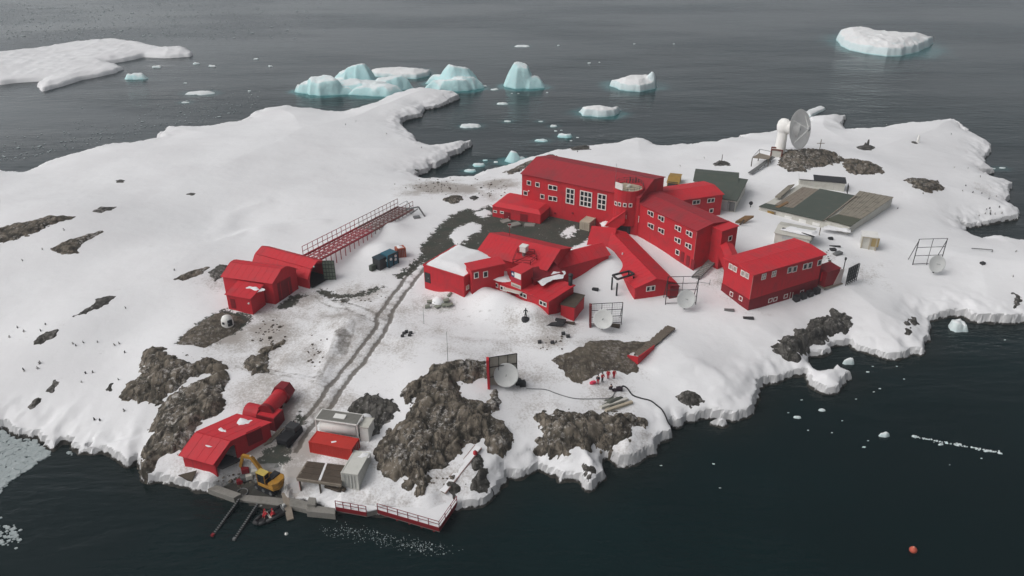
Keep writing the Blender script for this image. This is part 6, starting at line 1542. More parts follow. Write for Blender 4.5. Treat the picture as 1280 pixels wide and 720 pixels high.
# ---------------------------------------------------------------- dishes with reflector screens
def dish(base, cy, r, label, screen=None, az=8, el=22, post='L', frame_mat=GREYD, cols=3, rows=3, mesh=True, postmat=None, sheet=False, name='satellite_dish'):
    """base: photo point of its foot; cy: row of the dish centre; screen: (x0, x1, top row, foot row, depth m behind)"""
    q = T(*base); zc = ztop(q, cy); c_ = V(q.x, q.y, zc)
    t = thing(name, q, label, 'satellite dish')
    n = V(math.sin(R(az)) * math.cos(R(el)), -math.cos(R(az)) * math.cos(R(el)), math.sin(R(el)))
    MB().lathe(c_ - n * .35, n, [(0, .01), (.02, r * .3), (.10, r * .6), (.26, r * .9), (.33, r), (.30, r * 1.01), (.2, r * .9), (.02, r * .58), (-.06, r * .28), (-.08, .01)], 28).build('reflector', DISH, t, True)
    MB().cyl(c_ - n * .4, V(q.x, q.y + .6, zc - .2), .16, n=8).beam(V(q.x, q.y + .6, q.z - .4), V(q.x, q.y + .6, zc), .22).build('post', GREYD, t)
    o = MB().cyl(c_ - n * .33, c_ + n * .75, .035, n=6).build('feed_arm', GREYM, t); MB().cyl(c_ + n * .75, c_ + n * .95, .11, .08, 8).build('feed_horn', GREYL, o)
    if screen:
        x0, x1, tr_, br, dp = screen
        p0, p1 = T(x0, br), T(x1, br); p0.y += dp; p1.y += dp; zt = ztop(p0, tr_); zb = min(p0.z, p1.z)
        s = thing('wire_screen', (p0 + p1) / 2, 'upright ' + ('wire' if mesh else 'pale') + ' screen frame standing behind the ' + label, 'screen frame')
        s['label'] = screen_labels[label]
        m = MB(); W_ = p1 - p0; W_.z = 0
        for k in range(cols + 1): pz = p0 + W_ * k / cols; m.beam(V(pz.x, pz.y, zb - .4), V(pz.x, pz.y, zt), .13 if k in (0, cols) else .08)
        for k in range(rows + 1): h = zb + .5 + (zt - zb - .5) * k / rows; m.beam(V(p0.x, p0.y, h), V(p1.x, p1.y, h), .09)
        m.build('frame', frame_mat, s)
        m = MB(); cc = int(W_.length / .28)
        if mesh:
            for k in range(1, cc): pz = p0 + W_ * k / cc; m.beam(V(pz.x, pz.y + .02, zb + .5), V(pz.x, pz.y + .02, zt), .022)
            for k in range(1, 9): h = zb + .5 + (zt - zb - .5) * k / 9; m.beam(V(p0.x, p0.y + .04, h), V(p1.x, p1.y + .04, h), .022)
            m.build('wire_mesh', GREYM, s)
        if sheet: MB().prism([V(p0.x, p0.y + .08, zb + .2), V(p1.x, p1.y + .08, zb + .2), V(p1.x, p1.y + .08, zt), V(p0.x, p0.y + .08, zt)], V(0, .06, 0)).build('sheet', paint('beige_grey_sheet', (.46, .43, .37), .8, .6, (.3, .27, .22)), s)
        if postmat:
            MB().prism([V(p0.x - .25, p0.y - .1, zb - .6), V(p0.x + .1, p0.y - .1, zb - .6), V(p0.x - .05, p0.y - .1, zt + .2), V(p0.x - .45, p0.y - .1, zt + .2)], V(0, -1.0, 0)).build('side_panel', postmat, s)
        for p_ in (p0, p1): MB().beam(V(p_.x, p_.y + 2.2, TZ(p_.x, p_.y + 2.2) - .2), V(p_.x, p_.y, zt - .4), .1).build('brace', frame_mat, s)
    return t
screen_labels = {}
def D(lab, slab, *a, **k):
    screen_labels[lab] = slab; return dish(*a[:3], lab, *a[3:], **k)
D('pale dish by the lean-to at the right end of the entrance block', 'dark gridded screen with a red post, behind the dish by the entrance block', (753, 414), 399, 1.72, (738.5, 777, 380, 408, .6), az=-18, postmat=paint('dark_red_post', (.16, .03, .03)))
D('pale dish above the largest rock outcrop', 'pale screen with a red post, behind the dish above the largest rock outcrop', (632.7, 486), 469, 1.9, (612, 646, 447, 485, .7), az=-2, postmat=RED, sheet=True, mesh=False)
D('pale dish at the front end of the half-buried corridor hut', 'open thin screen frame at the front end of the half-buried corridor hut', (856, 389), 374, 1.72, (832.5, 870.5, 346, 384, .8), az=5, cols=2, rows=4, mesh=False)
D('pale dish alone on the right snow field', 'bare six-pane steel frame behind the lone dish on the right snow field', (1168, 343), 330, 1.75, (1143, 1177.5, 299, 334, .9), az=3, cols=2, rows=3, mesh=False)
q = T(616, 466)
# ---------------------------------------------------------------- big antenna
g = T(974, 192); t = thing('big_antenna', g, 'tall white dish antenna on a thick pedestal on the far knoll', 'antenna')
r0 = (P(981, 185, g.z + 3) - P(967.5, 185, g.z + 3)).length / 2
zh = ztop(g, 158); c_ = V(g.x, g.y, zh)
MB().lathe(V(g.x, g.y, 0), (0, 0, 1), [(g.z - 1, r0 * 1.05), (g.z + 2, r0), (zh - 1, r0 * .85), (zh, r0 * .9)], 24).build('pedestal', ANTW, t, True)
MB().lathe(c_ + Z * .2, (0, 0, 1), [(-2.2, r0 * .6), (-1.2, r0 * 1.12), (0, r0 * 1.25), (1.0, r0 * 1.1), (1.7, r0 * .7), (2.0, .01)], 24).build('hub', ANTW, t, True)
n = V(.63, -.73, .24).normalized(); dc = c_ + V(3.8, -2.2, -.1); rd = 5.1
MB().lathe(dc - n * 1.1, n, [(0, .01), (.02, rd * .15), (.14, rd * .4), (.42, rd * .7), (.80, rd * .92), (1.0, rd), (.96, rd * 1.01), (.66, rd * .9), (.22, rd * .66), (-.1, rd * .38), (-.25, .01)], 40).build('reflector', ANTW, t, True)
MB().lathe(c_, (dc - n * 1.0 - c_).normalized(), [(0, 1.6), ((dc - c_).length - .4, 1.9), ((dc - c_).length - .1, .2)], 20).build('rear_housing', ANTW, t, True)
o = MB()
fp = dc + n * 2.3; x_ = n.cross(Z).normalized(); y_ = x_.cross(n)
for k in range(4):
    an = math.pi / 4 + math.pi / 2 * k; o.cyl(dc + (x_ * math.cos(an) + y_ * math.sin(an)) * rd * .8 - n * .2, fp, .07, n=6)
fa = o.build('feed_strut', ANTW, t); MB().lathe(fp, n, [(-.4, .25), (0, .6), (.25, .5), (.3, .01)], 14).build('subreflector', GREYL, fa, True)
MB().cyl(dc - n * 1.08, dc - n * .2, .75, .35, 16).build('feed_horn', GREYM, t)
q = T(970, 195); tt = thing('equipment_hut', q, 'small rust and white box at the foot of the big antenna', 'box')
MB().box(q + Z * .9, V(1.3, -.4, 0), V(.3, .9, 0), Z * .9).build('body', OFFWHITE, tt); m = MB()
for i in (-1, 1):
    for j in (-1, 1): m.beam(q + V(1.3 * i + .3 * j, -.4 * i + .9 * j, -.2), q + V(1.3 * i + .3 * j, -.4 * i + .9 * j, 2.1), .3)
for i in (-1, 1): m.beam(q + V(-1.3 + .3 * i, .4 + .9 * i, 2.0), q + V(1.3 + .3 * i, -.4 + .9 * i, 2.0), .3)
m.build('frame', paint('rust_brown', (.16, .045, .03)), tt)
q = T(951, 199); zz = q.z + 1.9; tt = thing('lookout_platform', q, 'grey plank platform on posts left of the big antenna', 'platform')
ps = [P(940.5, 197.5, zz), P(949, 192, zz), P(964, 196, zz), P(961, 199.5, zz)]; MB().prism(ps, Z * .2).build('deck', WOOD, tt)
for p in ps: MB().beam(V(p.x, p.y, TZ(p.x, p.y) - .3), p, .18).build('post', WOODD, tt)
MB().beam(ps[0] + Z * .2, ps[1] + Z * 1.2, .1).beam(ps[1] + Z * 1.2, ps[2] + Z * 1.4, .1).beam(ps[1], ps[1] + Z * 1.2, .1).build('railing', GREYM, tt)
p, q = T(937, 219), T(966, 200); p.z += .5; q.z += .9
tt = thing('walkway', p, 'narrow grey walkway from the green-roofed building up to the big antenna', 'walkway'); MB().beam(p, q, 1.1, .15).build('deck', GREYM, tt)
for k in range(4): e = p.lerp(q, (k + .5) / 4); MB().beam(V(e.x, e.y, TZ(e.x, e.y) - .2), e, .15).build('post', GREYD, tt)
def cross(px, py, h, lab):
    q = T(px, py); tag(MB().beam(q - Z * .2, q + Z * h, .16).beam(q + V(-h * .3, 0, h * .68), q + V(h * .3, 0, h * .68), .14).build('cross', WOOD), lab, 'cross')
cross(1024, 189.5, 3.4, 'thin wooden cross on the knoll right of the big antenna')
for pp, h, lab in [((1084, 184), 2.2, 'taller stone post on the small dark mound on the right plateau'), ((1081, 184), 1.3, 'shorter stone post on the small dark mound on the right plateau'), ((1147, 178), 2.2, 'white marker post on the right plateau near the far shore')]:
    q = T(*pp); tag(MB().lathe(q, (0, 0, 1), [(-.3, .42), (h * .6, .33), (h, .22), (h + .05, .02)], 8).build('marker_post', WHITE if 'white' in lab else ROCKD), lab, 'post')
q = T(1143, 178.5); tag(MB().lathe(q, (.2, 0, 1), [(-.3, .9), (.1, .9), (.3, .5), (.4, .02)], 9).build('stone', ROCKD), 'dark stone at the foot of the white marker post', 'stone')
q = T(902, 203); tag(MB().cyl(q, q + Z * 2.2, .1, .08, 8).build('marker_post', WOODD), 'dark stake on the rock mound behind the green-roofed building', 'post')

# ---------------------------------------------------------------- green-roofed buildings
g = T(920, 266); z = ztop(g, 252)
M1 = Block.fit((897, 248), (920, 251.5), (952.8, 229.5), z)
M1.a = M1.pt(-4.5, 0, 0); M1.L += 4.5
root = bhouse('green_roofed_house', M1, 'white-walled building with a dark green roof behind the rear red wing', 'building')
M1.walls(root, OFFWHITE); M1.roof(root, GREEN, [(-.3, z + .02), (M1.W + .3, z + .25)], .3, .2, 1.6)
for px, py in [(933, 246.5), (937.5, 243.6), (942, 240.6), (946.5, 237.8), (950, 235.5)]: window(root, M1, 'BC', px, py, .8, 1.3, glass=paint('grey_shutter', (.22, .22, .21)))
for px in (907, 914): panel(root, M1, 'AB', px, 258, 1.6, 2.2, GREYL if px < 910 else GREYM, 'door')
zz = z + .1
M2 = Block.fit((868, 226), (921, 231), (929.5, 217.6), zz)
root = bhouse('green_roofed_annex', M2, 'rear green-roofed block joined behind the white-walled green-roofed building', 'building')
M2.walls(root, OFFWHITE); M2.roof(root, GREEN, gable(M2, .7, .3), .3, .2, 1.6)
window(root, M2, 'AB', 905, 235, .8, .8)
q = T(938, 259); tag(MB().cyl(q + V(0, -.1, 1.0), q + V(0, .1, 1.0), .45, .45, 14).cyl(q - Z * .2, q + Z * 1.0, .1, n=6).build('cable_drum', GREYD), 'dark round drum in front of the white-walled green-roofed building', 'drum')
q = T(928, 275); tt = thing('brown_barrow', q, 'brown wooden heap under snow at the corner behind the stair tower', 'heap')
MB().prism([P(919, 279, q.z + .2), P(931, 272, q.z + .9), P(942, 272, q.z + .9), P(930, 279, q.z + .2)], Z * .5).build('boards', paint('brown_wood', (.22, .13, .06)), tt); MB().beam(P(925, 281, q.z), P(930, 275, q.z + 1.5), .3).build('post', WOODD, tt)
# deck building
g = T(1062.5, 289.5); z = ztop(g, 281)
N1 = Block.fit((949, 258.5), (1062, 284.5), (1115, 247), z)
vv = P(1116, 247, z) - P(1062, 284.5, z); N1.W = vv.length; N1.v = vv.normalized()
root = bhouse('deck_building', N1, 'wide low white building with green and plank roof decks on the right plateau', 'building')
Wf = N1.W; N1.W = Wf * .84; N1.walls(root, OFFWHITE)
Nr = Block(N1.pt(N1.L * .66, N1.W + .02, 0), N1.u, N1.L * .34, N1.v, Wf * .16, z); Nr.walls(root, OFFWHITE, name='rear_wall')
DECKW = paint('worn_deck_boards', (.27, .245, .20), .9, .85, (.13, .115, .095), .55, bmp=.3)
def quad(pts, h0, th, mat, nm, planks=0):
    ps = [P(a_, b_, z + h0) for a_, b_ in pts]
    if not planks: return MB().prism(ps, Z * th).build(nm, mat, root)
    m = MB()
    for k in range(planks):
        f0, f1 = k / planks + .004, (k + 1) / planks - .004
        m.prism([ps[0].lerp(ps[1], f0), ps[0].lerp(ps[1], f1), ps[3].lerp(ps[2], f1), ps[3].lerp(ps[2], f0)], Z * (th + .03 * (k % 2)))
    return m.build(nm, mat, root)
quad([(984, 266), (1028.5, 276.5), (1069, 245), (1024.6, 236.5)], .22, .15, GREEN, 'green_roof')
quad([(948.6, 258.4), (984, 266), (991, 261), (957, 254.5)], .2, .14, GREEN, 'green_strip')
quad([(1032.5, 274.8), (1063.5, 283), (1076, 274.6), (1047, 268.5)], .2, .14, paint('moss_green_sheet', (.085, .09, .062)), 'moss_roof')
quad([(1047.5, 268), (1077, 274), (1117, 247), (1074, 239)], .2, .12, DECKW, 'plank_deck', 12)
quad([(968, 256.5), (992, 261), (1024, 237.5), (1003, 234)], .2, .12, WOOD, 'plank_deck', 10)
quad([(968.5, 247), (985, 233), (993, 231.5), (976, 247.5)], .6, .3, DECKW, 'raised_hatch')
quad([(969, 259), (984, 252), (986, 254), (974, 260)], .32, .12, paint('brown_wood', ()), 'brown_board')
quad([(1028.5, 276.7), (1032.5, 274.6), (1070, 246), (1068.5, 245)], .36, .2, WOOD, 'dividing_beam')
panel(root, N1, 'AB', 963, 268.8, 1.6, 1.9, OCHRE, 'door'); panel(root, N1, 'AB', 966.5, 269.3, 1.0, 1.9, WOOD, 'door')
for px in (985, 1003, 1020, 1040): panel(root, N1, 'AB', px, 272 + (px - 985) * .235, 1.6, .7, WHITE, 'shutter')
snow_lump(root, [(1028, 285.5), (1062, 290), (1063, 286), (1050, 284.5), (1036, 281.5)], z - .5, .5, seed=3)
# long snowy hut behind it
g = T(1050, 238.5); z = ztop(g, 228.5)
O1 = Block.fit((1000, 224.5), (1057, 229.5), (1060, 226), z)
O1.W = max(O1.W, 3.0)
root = bhouse('long_white_hut', O1, 'long white hut with a dark roof edge behind the deck building', 'building')
O1.walls(root, OFFWHITE); O1.roof(root, GREYD, [(-.15, z + .02), (O1.W + .2, z + .3)], .2, .16)
panel(root, O1, 'BC', 1059.5, 236, 2.2, 2.0, GREYD, 'door')
MB().prism([O1.pt(-.2, -.18, z + .19), O1.pt(O1.L * .3, -.18, z + .19), O1.pt(O1.L * .3, O1.W, z + .5), O1.pt(-.2, O1.W, z + .5)], Z * .14).build('snow_cover', SNOW, root)
# snowed-in white hut in front of the deck building
g = T(1024, 304.5); z = ztop(g, 293)
Q1 = Block.fit((969, 291.5), (1012, 300), (1025.5, 288), z)
Q1.W = min(max(Q1.W, 3.5), 6)
root = bhouse('snowed_in_hut', Q1, 'low white hut almost buried in snow behind the two-storey house', 'building')
Q1.walls(root, OFFWHITE); Q1.roof(root, OFFWHITE, [(-.2, z + .02), (Q1.W * .5, z + .7), (Q1.W + .2, z + .1)], .2, .12)
snow_lump(root, [(977, 287), (985, 282), (1024, 289), (1018, 295), (1000, 292)], z + .62, .5, seed=4)
m = MB()
for a_, b_ in (((978, 285), (1000, 290)), ((1002, 291), (1018, 296))): m.beam(P(*a_, z + .7), P(*b_, z + .55), .22)
m.build('ridge_beam', GREYD, root); panel(root, Q1, 'AB', 985, 297.5, 2.4, .7, GREYL, 'shutter')
for px, py in ((971, 294), (1024, 290)):
    q = T(px, py + 4); MB().beam(q, q + Z * 1.8, .16).build('post', WOOD, root)
# ochre hut
g = T(848, 233); z = ztop(g, 226.5)
Y1 = Block.fit((834, 228), (848, 229.5), (863.5, 219.5), z)
root = bhouse('ochre_hut', Y1, 'ochre yellow hut with a dark open end, behind the round tower', 'hut')
Y1.walls(root, OCHRE); Y1.roof(root, OCHRE, gable(Y1, .5, .2), .15, .1); panel(root, Y1, 'AB', 841, 231, 2.4, 1.5, GREYD, 'door')
# crate right of it
g = T(1097, 311); z = ztop(g, 296)
C1 = Block.fit((1079, 296), (1097, 298), (1101, 292.5), z)
root = bhouse('white_crate_hut', C1, 'small pale hut with yellowish wooden side on the snow right of the two-storey house', 'hut')
C1.walls(root, OFFWHITE); m = MB()
for i in (0, .55, 1): m.box(C1.pt(C1.L * i, -.05, (g.z + z) / 2), C1.u * .12, C1.v * .06, Z * ((z - g.z) / 2 + .1))
m.box(C1.pt(C1.L / 2, -.06, z), C1.u * (C1.L / 2 + .1), C1.v * .1, Z * .1); m.build('frame', WOODPALE, root)
panel(root, C1, 'AB', 1094, 303, 1.5, 2.0, paint('yellow_wood', (.36, .27, .12)), 'side_board'); C1.roof(root, WHITE, [(-.2, z + .1), (C1.W + .2, z + .2)], .2, .12)
# porch and gate at the right end of the two-storey house
g = T(1040, 357); k0 = Fk2.hit('BC', 1033, 350)
zz = ztop(g, 336); a = P(1034, 340.5, zz); u = Fk2.v; v = -Fk2.u
RP = Block(V(a.x, a.y, 0), u, 3.6, v, 2.6, zz, g.z + .4)
root = bhouse('red_porch', RP, 'dark red raised porch box at the right end of the two-storey house', 'porch')
RP.walls(root, REDDARK); RP.roof(root, REDDARK, [(-.1, zz), (2.7, zz + .2)], .1, .08)
MB().prism([RP.pt(2.4, -.02, g.z + .35), RP.pt(4.4, -.02, g.z + .2), RP.pt(4.6, -.02, zz - .4), RP.pt(3.7, -.02, zz - .2)], -v * .12).build('white_panel', paint('pinkish_white', (.5, .42, .40)), root)
MB().prism([RP.pt(-.2, -.4, g.z + .25), RP.pt(4.8, -.4, g.z + .1), RP.pt(4.8, 2.6, g.z + .1), RP.pt(-.2, 2.6, g.z + .25)], Z * .15).build('floor', WOOD, root)
for i, j in ((.3, 0), (4.3, 0), (4.3, 2.2)): p = RP.pt(i, j, 0); MB().beam(V(p.x, p.y, TZ(p.x, p.y) - .3), V(p.x, p.y, g.z + .2), .16).build('leg', GREYD, root)
q0, q1 = T(1057, 357), T(1070, 351); zt = ztop(q0, 336); tt = thing('steel_gate', q0, 'dark steel lattice gate standing beside the raised porch of the two-storey house', 'gate')
m = MB(); W_ = q1 - q0; W_.z = 0
for k in range(6): p = q0 + W_ * k / 5; m.beam(p - Z * .2, V(p.x, p.y, zt), .12)
for k in range(6): h = q0.z + .3 + (zt - q0.z - .3) * k / 5; m.beam(V(q0.x, q0.y, h), V(q1.x, q1.y, h), .09)
m.build('lattice', GREYD, tt); MB().prism([V(q0.x, q0.y + .3, q0.z + .3), V(q1.x, q1.y + .3, q0.z + .3), V(q1.x, q1.y + .3, zt), V(q0.x, q0.y + .3, zt)], V(0, .05, 0)).build('sheet', GREYM, tt)
q = T(1054, 338); tag(MB().cyl(q, q + Z * 2.6, .09, n=6).box(q + Z * 2.6, V(.16, 0, 0), V(0, .16, 0), Z * .25).build('lamp_post', GREYD), 'short lamp post behind the raised porch', 'lamp post')
# grey stairs between long wing and the two-storey house
p, q = T(869, 349), T(897, 325); p.z += .25; q.z += 1.1
tt = thing('grey_steps', p, 'grey plank stairway leading up between the three-storey wing and the two-storey house', 'steps'); d = q - p; n = V(-d.y, d.x, 0).normalized()
for o in (-.75, .75): MB().beam(p + n * o, q + n * o, .12, .35).build('stringer', GREYM, tt)
m = MB()
for k in range(16): m.box(p.lerp(q, (k + .5) / 16) + Z * .08, n * .72, d.normalized() * .2, Z * .05)
m.build('tread', paint('grey_boards', (.20, .20, .19)), tt)
for k in (0.35, 1.0): e = p.lerp(q, k); MB().beam(V(e.x, e.y, TZ(e.x, e.y) - .3), e, .16).build('post', GREYD, tt)
# boardwalk and red retaining wall by the earth patch
cs_ = [T(797, 447), T(806, 439), T(816, 431), T(827, 421), T(839, 411)]
tt = thing('boardwalk', cs_[0], 'grey-brown boardwalk sloping past the flat brown earth patch', 'boardwalk'); m = MB(); mj = MB()
for p, q in zip(cs_[:-1], cs_[1:]):
    p, q = p + Z * .45, q + Z * .45; d = q - p; n = V(-d.y, d.x, 0).normalized(); k_ = max(2, int(d.length / .5))
    for k in range(k_): m.box(p.lerp(q, (k + .5) / k_), n * (.72 + .08 * (k % 3)), d.normalized() * .22, Z * .05)
    for o in (-.65, .65): mj.beam(p + n * o - Z * .18, q + n * o - Z * .18, .15, .25)
m.build('planks', paint('grey_brown_boards', (.15, .125, .10), .9, .6, (.08, .065, .05), .9), tt); mj.build('joist', WOODD, tt)
p0, p1, p2 = T(784, 447), T(797, 456), T(818, 436)
tt = thing('red_barrier', p1, 'low sloping red barrier wall at the right edge of the brown earth patch', 'barrier')
MB().prism([p0 - Z * .2, p1 - Z * .3, p1 + Z * 1.5, p0 + Z * .5], V(.1, .12, 0)).build('panel', RED, tt); MB().prism([p1 - Z * .3, p2 - Z * .3, p2 + Z * .7, p1 + Z * 1.5], V(-.1, .12, 0)).build('panel', RED, tt)
# portal frame, statue, tools, small odds and ends
q = T(777, 365); tt = thing('portal_frame', q, 'dark open steel table frame in the snow left of the half-buried corridor hut', 'frame')
fr_ = [T(764.5, 362), T(770.5, 369.5), T(791, 361), T(785, 354)]; ht = 2.6; m = MB()
for p in fr_: MB().beam(p - Z * .3, p + Z * ht, .28).build('leg', GREYD, tt)
zt = max(p.z for p in fr_) + ht
for p, q2 in zip(fr_, fr_[1:] + fr_[:1]): m.beam(V(p.x, p.y, zt), V(q2.x, q2.y, zt), .3)
m.build('top_beam', GREYD, tt)
q = T(657, 398); tt = thing('statue', q, 'small dark statue of a standing figure on a pedestal in front of the entrance block', 'statue')
MB().lathe(q, (0, 0, 1), [(-.5, .8), (.1, .7), (.18, .5), (.2, .01)], 12).build('pedestal', GREYD, tt)
BR = paint('dark_bronze', (.035, .037, .035), .5, .3, metal=.3)
skin_obj('figure', BR, [(a_ * 1.2, b_ * 1.2, c_ * 1.15 + .16, *r_) for a_, b_, c_, *r_ in [(0, 0, .9, .17, .13), (0, 0, 1.3, .2, .14), (0, 0, 1.48, .1), (0, 0, 1.68, .12), (-.1, 0, .5, .1), (-.1, 0, .05, .09), (.1, -.05, .5, .1), (.1, -.08, .05, .09), (-.26, 0, 1.2, .07), (-.3, -.1, .9, .06), (.27, 0, 1.2, .07), (.26, -.2, 1.0, .06)]], [(0, 1), (1, 2), (2, 3), (0, 4), (4, 5), (0, 6), (6, 7), (1, 8), (8, 9), (1, 10), (10, 11)], tt)
tt.children[-1].location = (0, 0, 0)
def debris(px, py, w, d_, h, mat, lab, nm='debris_board', cat='board', rz=0):
    q = T(px, py); c_, s_ = math.cos(R(rz)), math.sin(R(rz))
    return tag(MB().box(q + Z * h * .4, V(w * c_, w * s_, .05), V(-d_ * s_, d_ * c_, 0), Z * h).build(nm, mat, None, bevel=min(h, d_) * .3), lab, cat)
debris(691, 405.5, 1.9, .5, .14, GREYD, 'dark plank heap lying in front of the entrance block corner', rz=6)
debris(700, 402, 1.0, .5, .3, GREYD, 'dark bundle on the plank heap in front of the entrance block corner', 'debris_bundle', 'bundle', -20)
debris(712, 404, .9, .35, .15, WOODD, 'short board right of the dark plank heap', rz=-15)
debris(911.5, 388, .9, .45, .12, GREYM, 'grey hatch cover in the snow left of the two-storey house corner', 'hatch_cover', 'hatch', -12)
debris(935.5, 398, .95, .4, .14, GREYD, 'black hatch cover in the snow below the two-storey house corner', 'hatch_cover', 'hatch', -8)
debris(1038, 299, .5, .4, .3, GREYD, 'black box uppermost among the scraps behind the two-storey house', 'black_box', 'box')
debris(1042, 308, 1.4, .25, .12, GREYD, 'dark beam among the scraps behind the two-storey house', rz=-8)
debris(1041, 313, .6, .5, .3, GREYD, 'black box below the dark beam behind the two-storey house', 'black_box', 'box')
debris(1047, 318, 1.0, .5, .35, GREYM, 'grey scrap heap lowest behind the two-storey house', 'scrap_heap', 'scrap', 30)
debris(1228, 330, .45, .4, .3, GREYD, 'small black box alone on the right snow field near the inlet', 'black_box', 'box', 20)
debris(662, 281.5, 1.2, .8, .15, CONC, 'concrete slab on the gravel in front of the low annex, right', 'slab', 'slab', -10)
debris(643, 282.5, 1.3, .9, .4, CONC, 'raised concrete ramp block on the gravel in front of the low annex', 'slab', 'slab', 25)
debris(632, 277, 1.0, .9, .2, CONC, 'concrete doorstep of the low annex', 'slab', 'slab', 25)
debris(744, 362.5, .6, .3, .3, GREYD, 'dark pipe stub in the snow right of the entrance block chimney', 'pipe_stub', 'pipe', -20)
debris(769, 408, .8, .45, .25, WOODD, 'brown board at the foot of the gridded screen by the entrance block', rz=-15)
for i, (px, py) in enumerate([(648, 480), (653, 482), (645, 478)]): debris(px, py, .5, .4, .6, GREYD, ['dark battery box right of the dish above the largest rock, middle of three', 'dark battery box right of the dish above the largest rock, rightmost of three', 'dark battery box right of the dish above the largest rock, leftmost of three'][i], 'battery_box', 'box', 20)
q = T(285, 407); tt = thing('white_cabin', q, 'tiny white fibreglass cabin on the rubble below the twin hangars', 'cabin')
MB().lathe(q, (0, 0, 1), [(-.3, .95), (.3, 1.05), (1.3, 1.0), (1.8, .75), (2.05, .3), (2.1, .01)], 14).build('shell', WHITE, tt, True)
o = MB().box(q + V(.72, -.72, .95), V(.28, .28, 0), V(.06, -.06, 0), Z * .55).build('door', GREYD, tt); MB().box(q + V(.60, -.98, 1.0), V(.04, .04, 0), V(.04, -.04, 0), Z * .08).build('handle', GREYL, o)
MB().box(q + V(-.35, -.98, 1.0), V(.2, -.06, 0), V(.02, .05, 0), Z * .2).build('window', GREYD, tt)
q = T(550, 377); tt = thing('pallet_heap', q, 'snow-dusted grey pallets and sacks in front of the snowy flat-roofed block', 'heap')
random.seed(9)
for k in range(9):
    c_ = q + V(random.uniform(-2.2, 2.2), random.uniform(-1.6, 1.6), 0); c_.z = TZ(c_.x, c_.y) + random.uniform(.1, .5); an = random.random() * 3
    MB().box(c_, V(math.cos(an), math.sin(an), .1) * random.uniform(.4, .8), V(-math.sin(an), math.cos(an), 0) * random.uniform(.2, .5), Z * random.uniform(.06, .2)).build('pallet', paint('grey_green_wood', (.22, .23, .19), .85, .6), tt)
MB().lathe(q + V(-.3, .2, .2), (0, 0, 1), [(-.3, 1.3), (.2, 1.0), (.5, .5), (.6, .02)], 9).build('snow_cover', SNOW, tt, True)
for pp, h, lab in [((560, 455), 6.0, 'thin bare pole at the top of the largest rock outcrop'), ((530, 405), 3.4, 'thin marker pole left of the pallets on the trampled snow'), ((703, 168), 0, ''), ((797, 360), 0, '')]:
    if h: q = T(*pp); tag(MB().cyl(q - Z * .3, q + Z * h, .05, .03, 6).build('pole', GREYM), lab, 'pole')
for i, (px, py) in enumerate([(505, 417.5), (508, 415.5), (512, 420), (513.5, 417), (503, 421)]): debris(px, py, .28, .25, .28, GREYD, 'small black canister on the trampled snow right of the track', 'canister', 'canister')['group'] = 'small black canisters right of the track'
for i, (px, py) in enumerate([(674.5, 428.5), (690.5, 429), (704, 418), (710, 421.5)]): debris(px, py, .32, .3, .32, GREYD, 'dark stub sticking out of the snow above the flat brown earth patch', 'ground_stub', 'stub', 0)['group'] = 'dark stubs above the brown earth patch'
p, q = T(870, 352), T(887, 356); tag(MB().beam(p, q + Z * .3, .06).beam(q, q + Z * 1.1, .08).build('wire_stake', GREYM), 'bent wire stake in the snow in front of the grey stairway', 'stake')
p, q = T(1214, 312), T(1240, 315); tag(MB().beam(p + Z * .3, q + Z * .5, .16).beam(q - Z * .3, q + Z * .5, .16).build('fallen_pole', GREYM), 'grey fallen pole on the right snow field next to the inlet', 'pole')
chunk(1196, 411, 27, .42, 'big snow-capped ice lump leaning on the right front shore', 'ice_chunk', 'ice chunk', mat=ICES, seed=77, depth=.9, glow=0)
floe([(1003, 143, .3), (1010, 136, .8), (1026, 131, .8), (1033, 134, .8), (1030, 139, 0), (1014, 147, 0)], 'tilted snowy ice slab behind the big antenna on the far shore', 1.2, 'ice_slab', 'ice slab', ICES, res=.25, glow=.2)

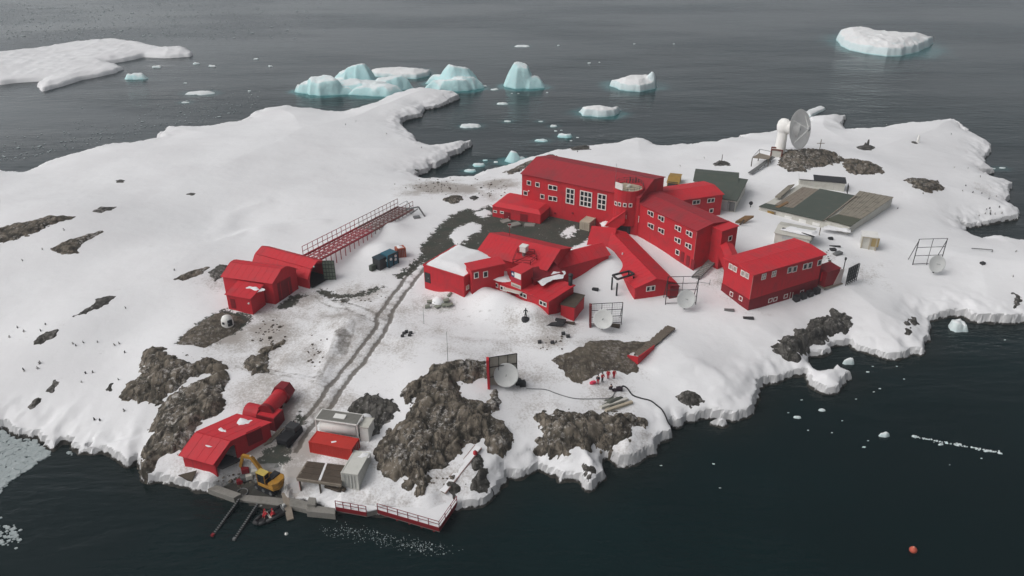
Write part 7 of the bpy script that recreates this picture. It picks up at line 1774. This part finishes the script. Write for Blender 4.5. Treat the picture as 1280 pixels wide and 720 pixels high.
# ---------------------------------------------------------------- penguins
def penguin_mesh():
    m = MB()
    m.lathe((0, 0, 0), (0, -.08, 1), [(0, .05), (.03, .12), (.2, .155), (.36, .135), (.47, .085), (.53, .078), (.60, .07), (.66, .04), (.675, .004)], 12)
    n0 = len(m.v)
    m.lathe((0, -.1, .57), (0, -1, -.05), [(0, .03), (.08, .014), (.11, .002)], 6)
    for s in (-1, 1): m.prism([(.13 * s, .02, .42), (.16 * s, .05, .40), (.25 * s, .03, .14), (.21 * s, -.02, .16)], V(.012 * s, 0, .01))
    for s in (-1, 1): m.prism([(.03 * s, -.14, 0), (.11 * s, -.14, 0), (.10 * s, .02, 0), (.04 * s, .02, 0)], Z * .03)
    m.prism([(-.05, .10, .0), (.05, .10, .0), (.02, .24, .0), (-.02, .24, .0)], Z * .05)
    me = bpy.data.meshes.new('penguin'); me.from_pydata([tuple(q) for q in m.v], [], m.f)
    me.materials.append(paint('penguin_black', (.02, .02, .024), .7, .1)); me.materials.append(paint('penguin_white', (.62, .61, .58), .8, .1))
    for p in me.polygons:
        c_ = p.center
        if c_.y < -.045 and .04 < c_.z < .47 and abs(c_.x) < .12: p.material_index = 1
        p.use_smooth = True
    return me
pm = penguin_mesh(); random.seed(21)
def penguins(pts, label, group):
    for px, py in pts:
        g = T(px, py); o = link('penguin', pm, None, g - Z * .02); o.rotation_euler = (0, 0, random.random() * 6.28); s = random.uniform(.6, .85); o.scale = (s, s, s)
        tag(o, label, 'penguin', group)
penguins([(12, 422), (22, 410), (30, 415), (51, 414), (57, 406), (91, 430), (95, 432.5), (104, 428.5), (122, 428), (143, 432), (149, 430), (30, 464), (29, 462), (49, 455), (50, 454), (47, 461), (107, 467), (116, 466), (102, 478), (148, 475), (157, 385.5), (155, 514), (118, 525), (125, 526), (53, 312), (28, 326), (80, 288), (218, 338), (156, 441)],
         'small dark penguin standing on the open snow of the left slope', 'penguins on the left snow slope')
penguins([(1193, 210), (1210, 210.5), (1225, 221.5), (1207, 232.5), (1216, 241), (1227, 242), (1236, 249), (1233, 262), (1237, 261), (1237.5, 267), (1238, 268.5), (1231.5, 267.5), (1223.5, 270), (1243.5, 268), (1252, 267), (1249, 259.5), (1238, 264.5), (1245, 246), (1189, 168), (1203, 239), (1270, 315), (1266, 346), (1237, 245), (1122, 261)],
         'small dark penguin standing on the snow near the right shore', 'penguins near the right shore')
penguins([(432, 156), (445, 152), (483, 168), (527, 185), (900, 590 - 340), (1008, 215), (1023, 196), (880, 198), (850, 208), (722, 190), (1108, 156)], 'small dark penguin on the snow of the far half of the headland', 'penguins on the far snow')
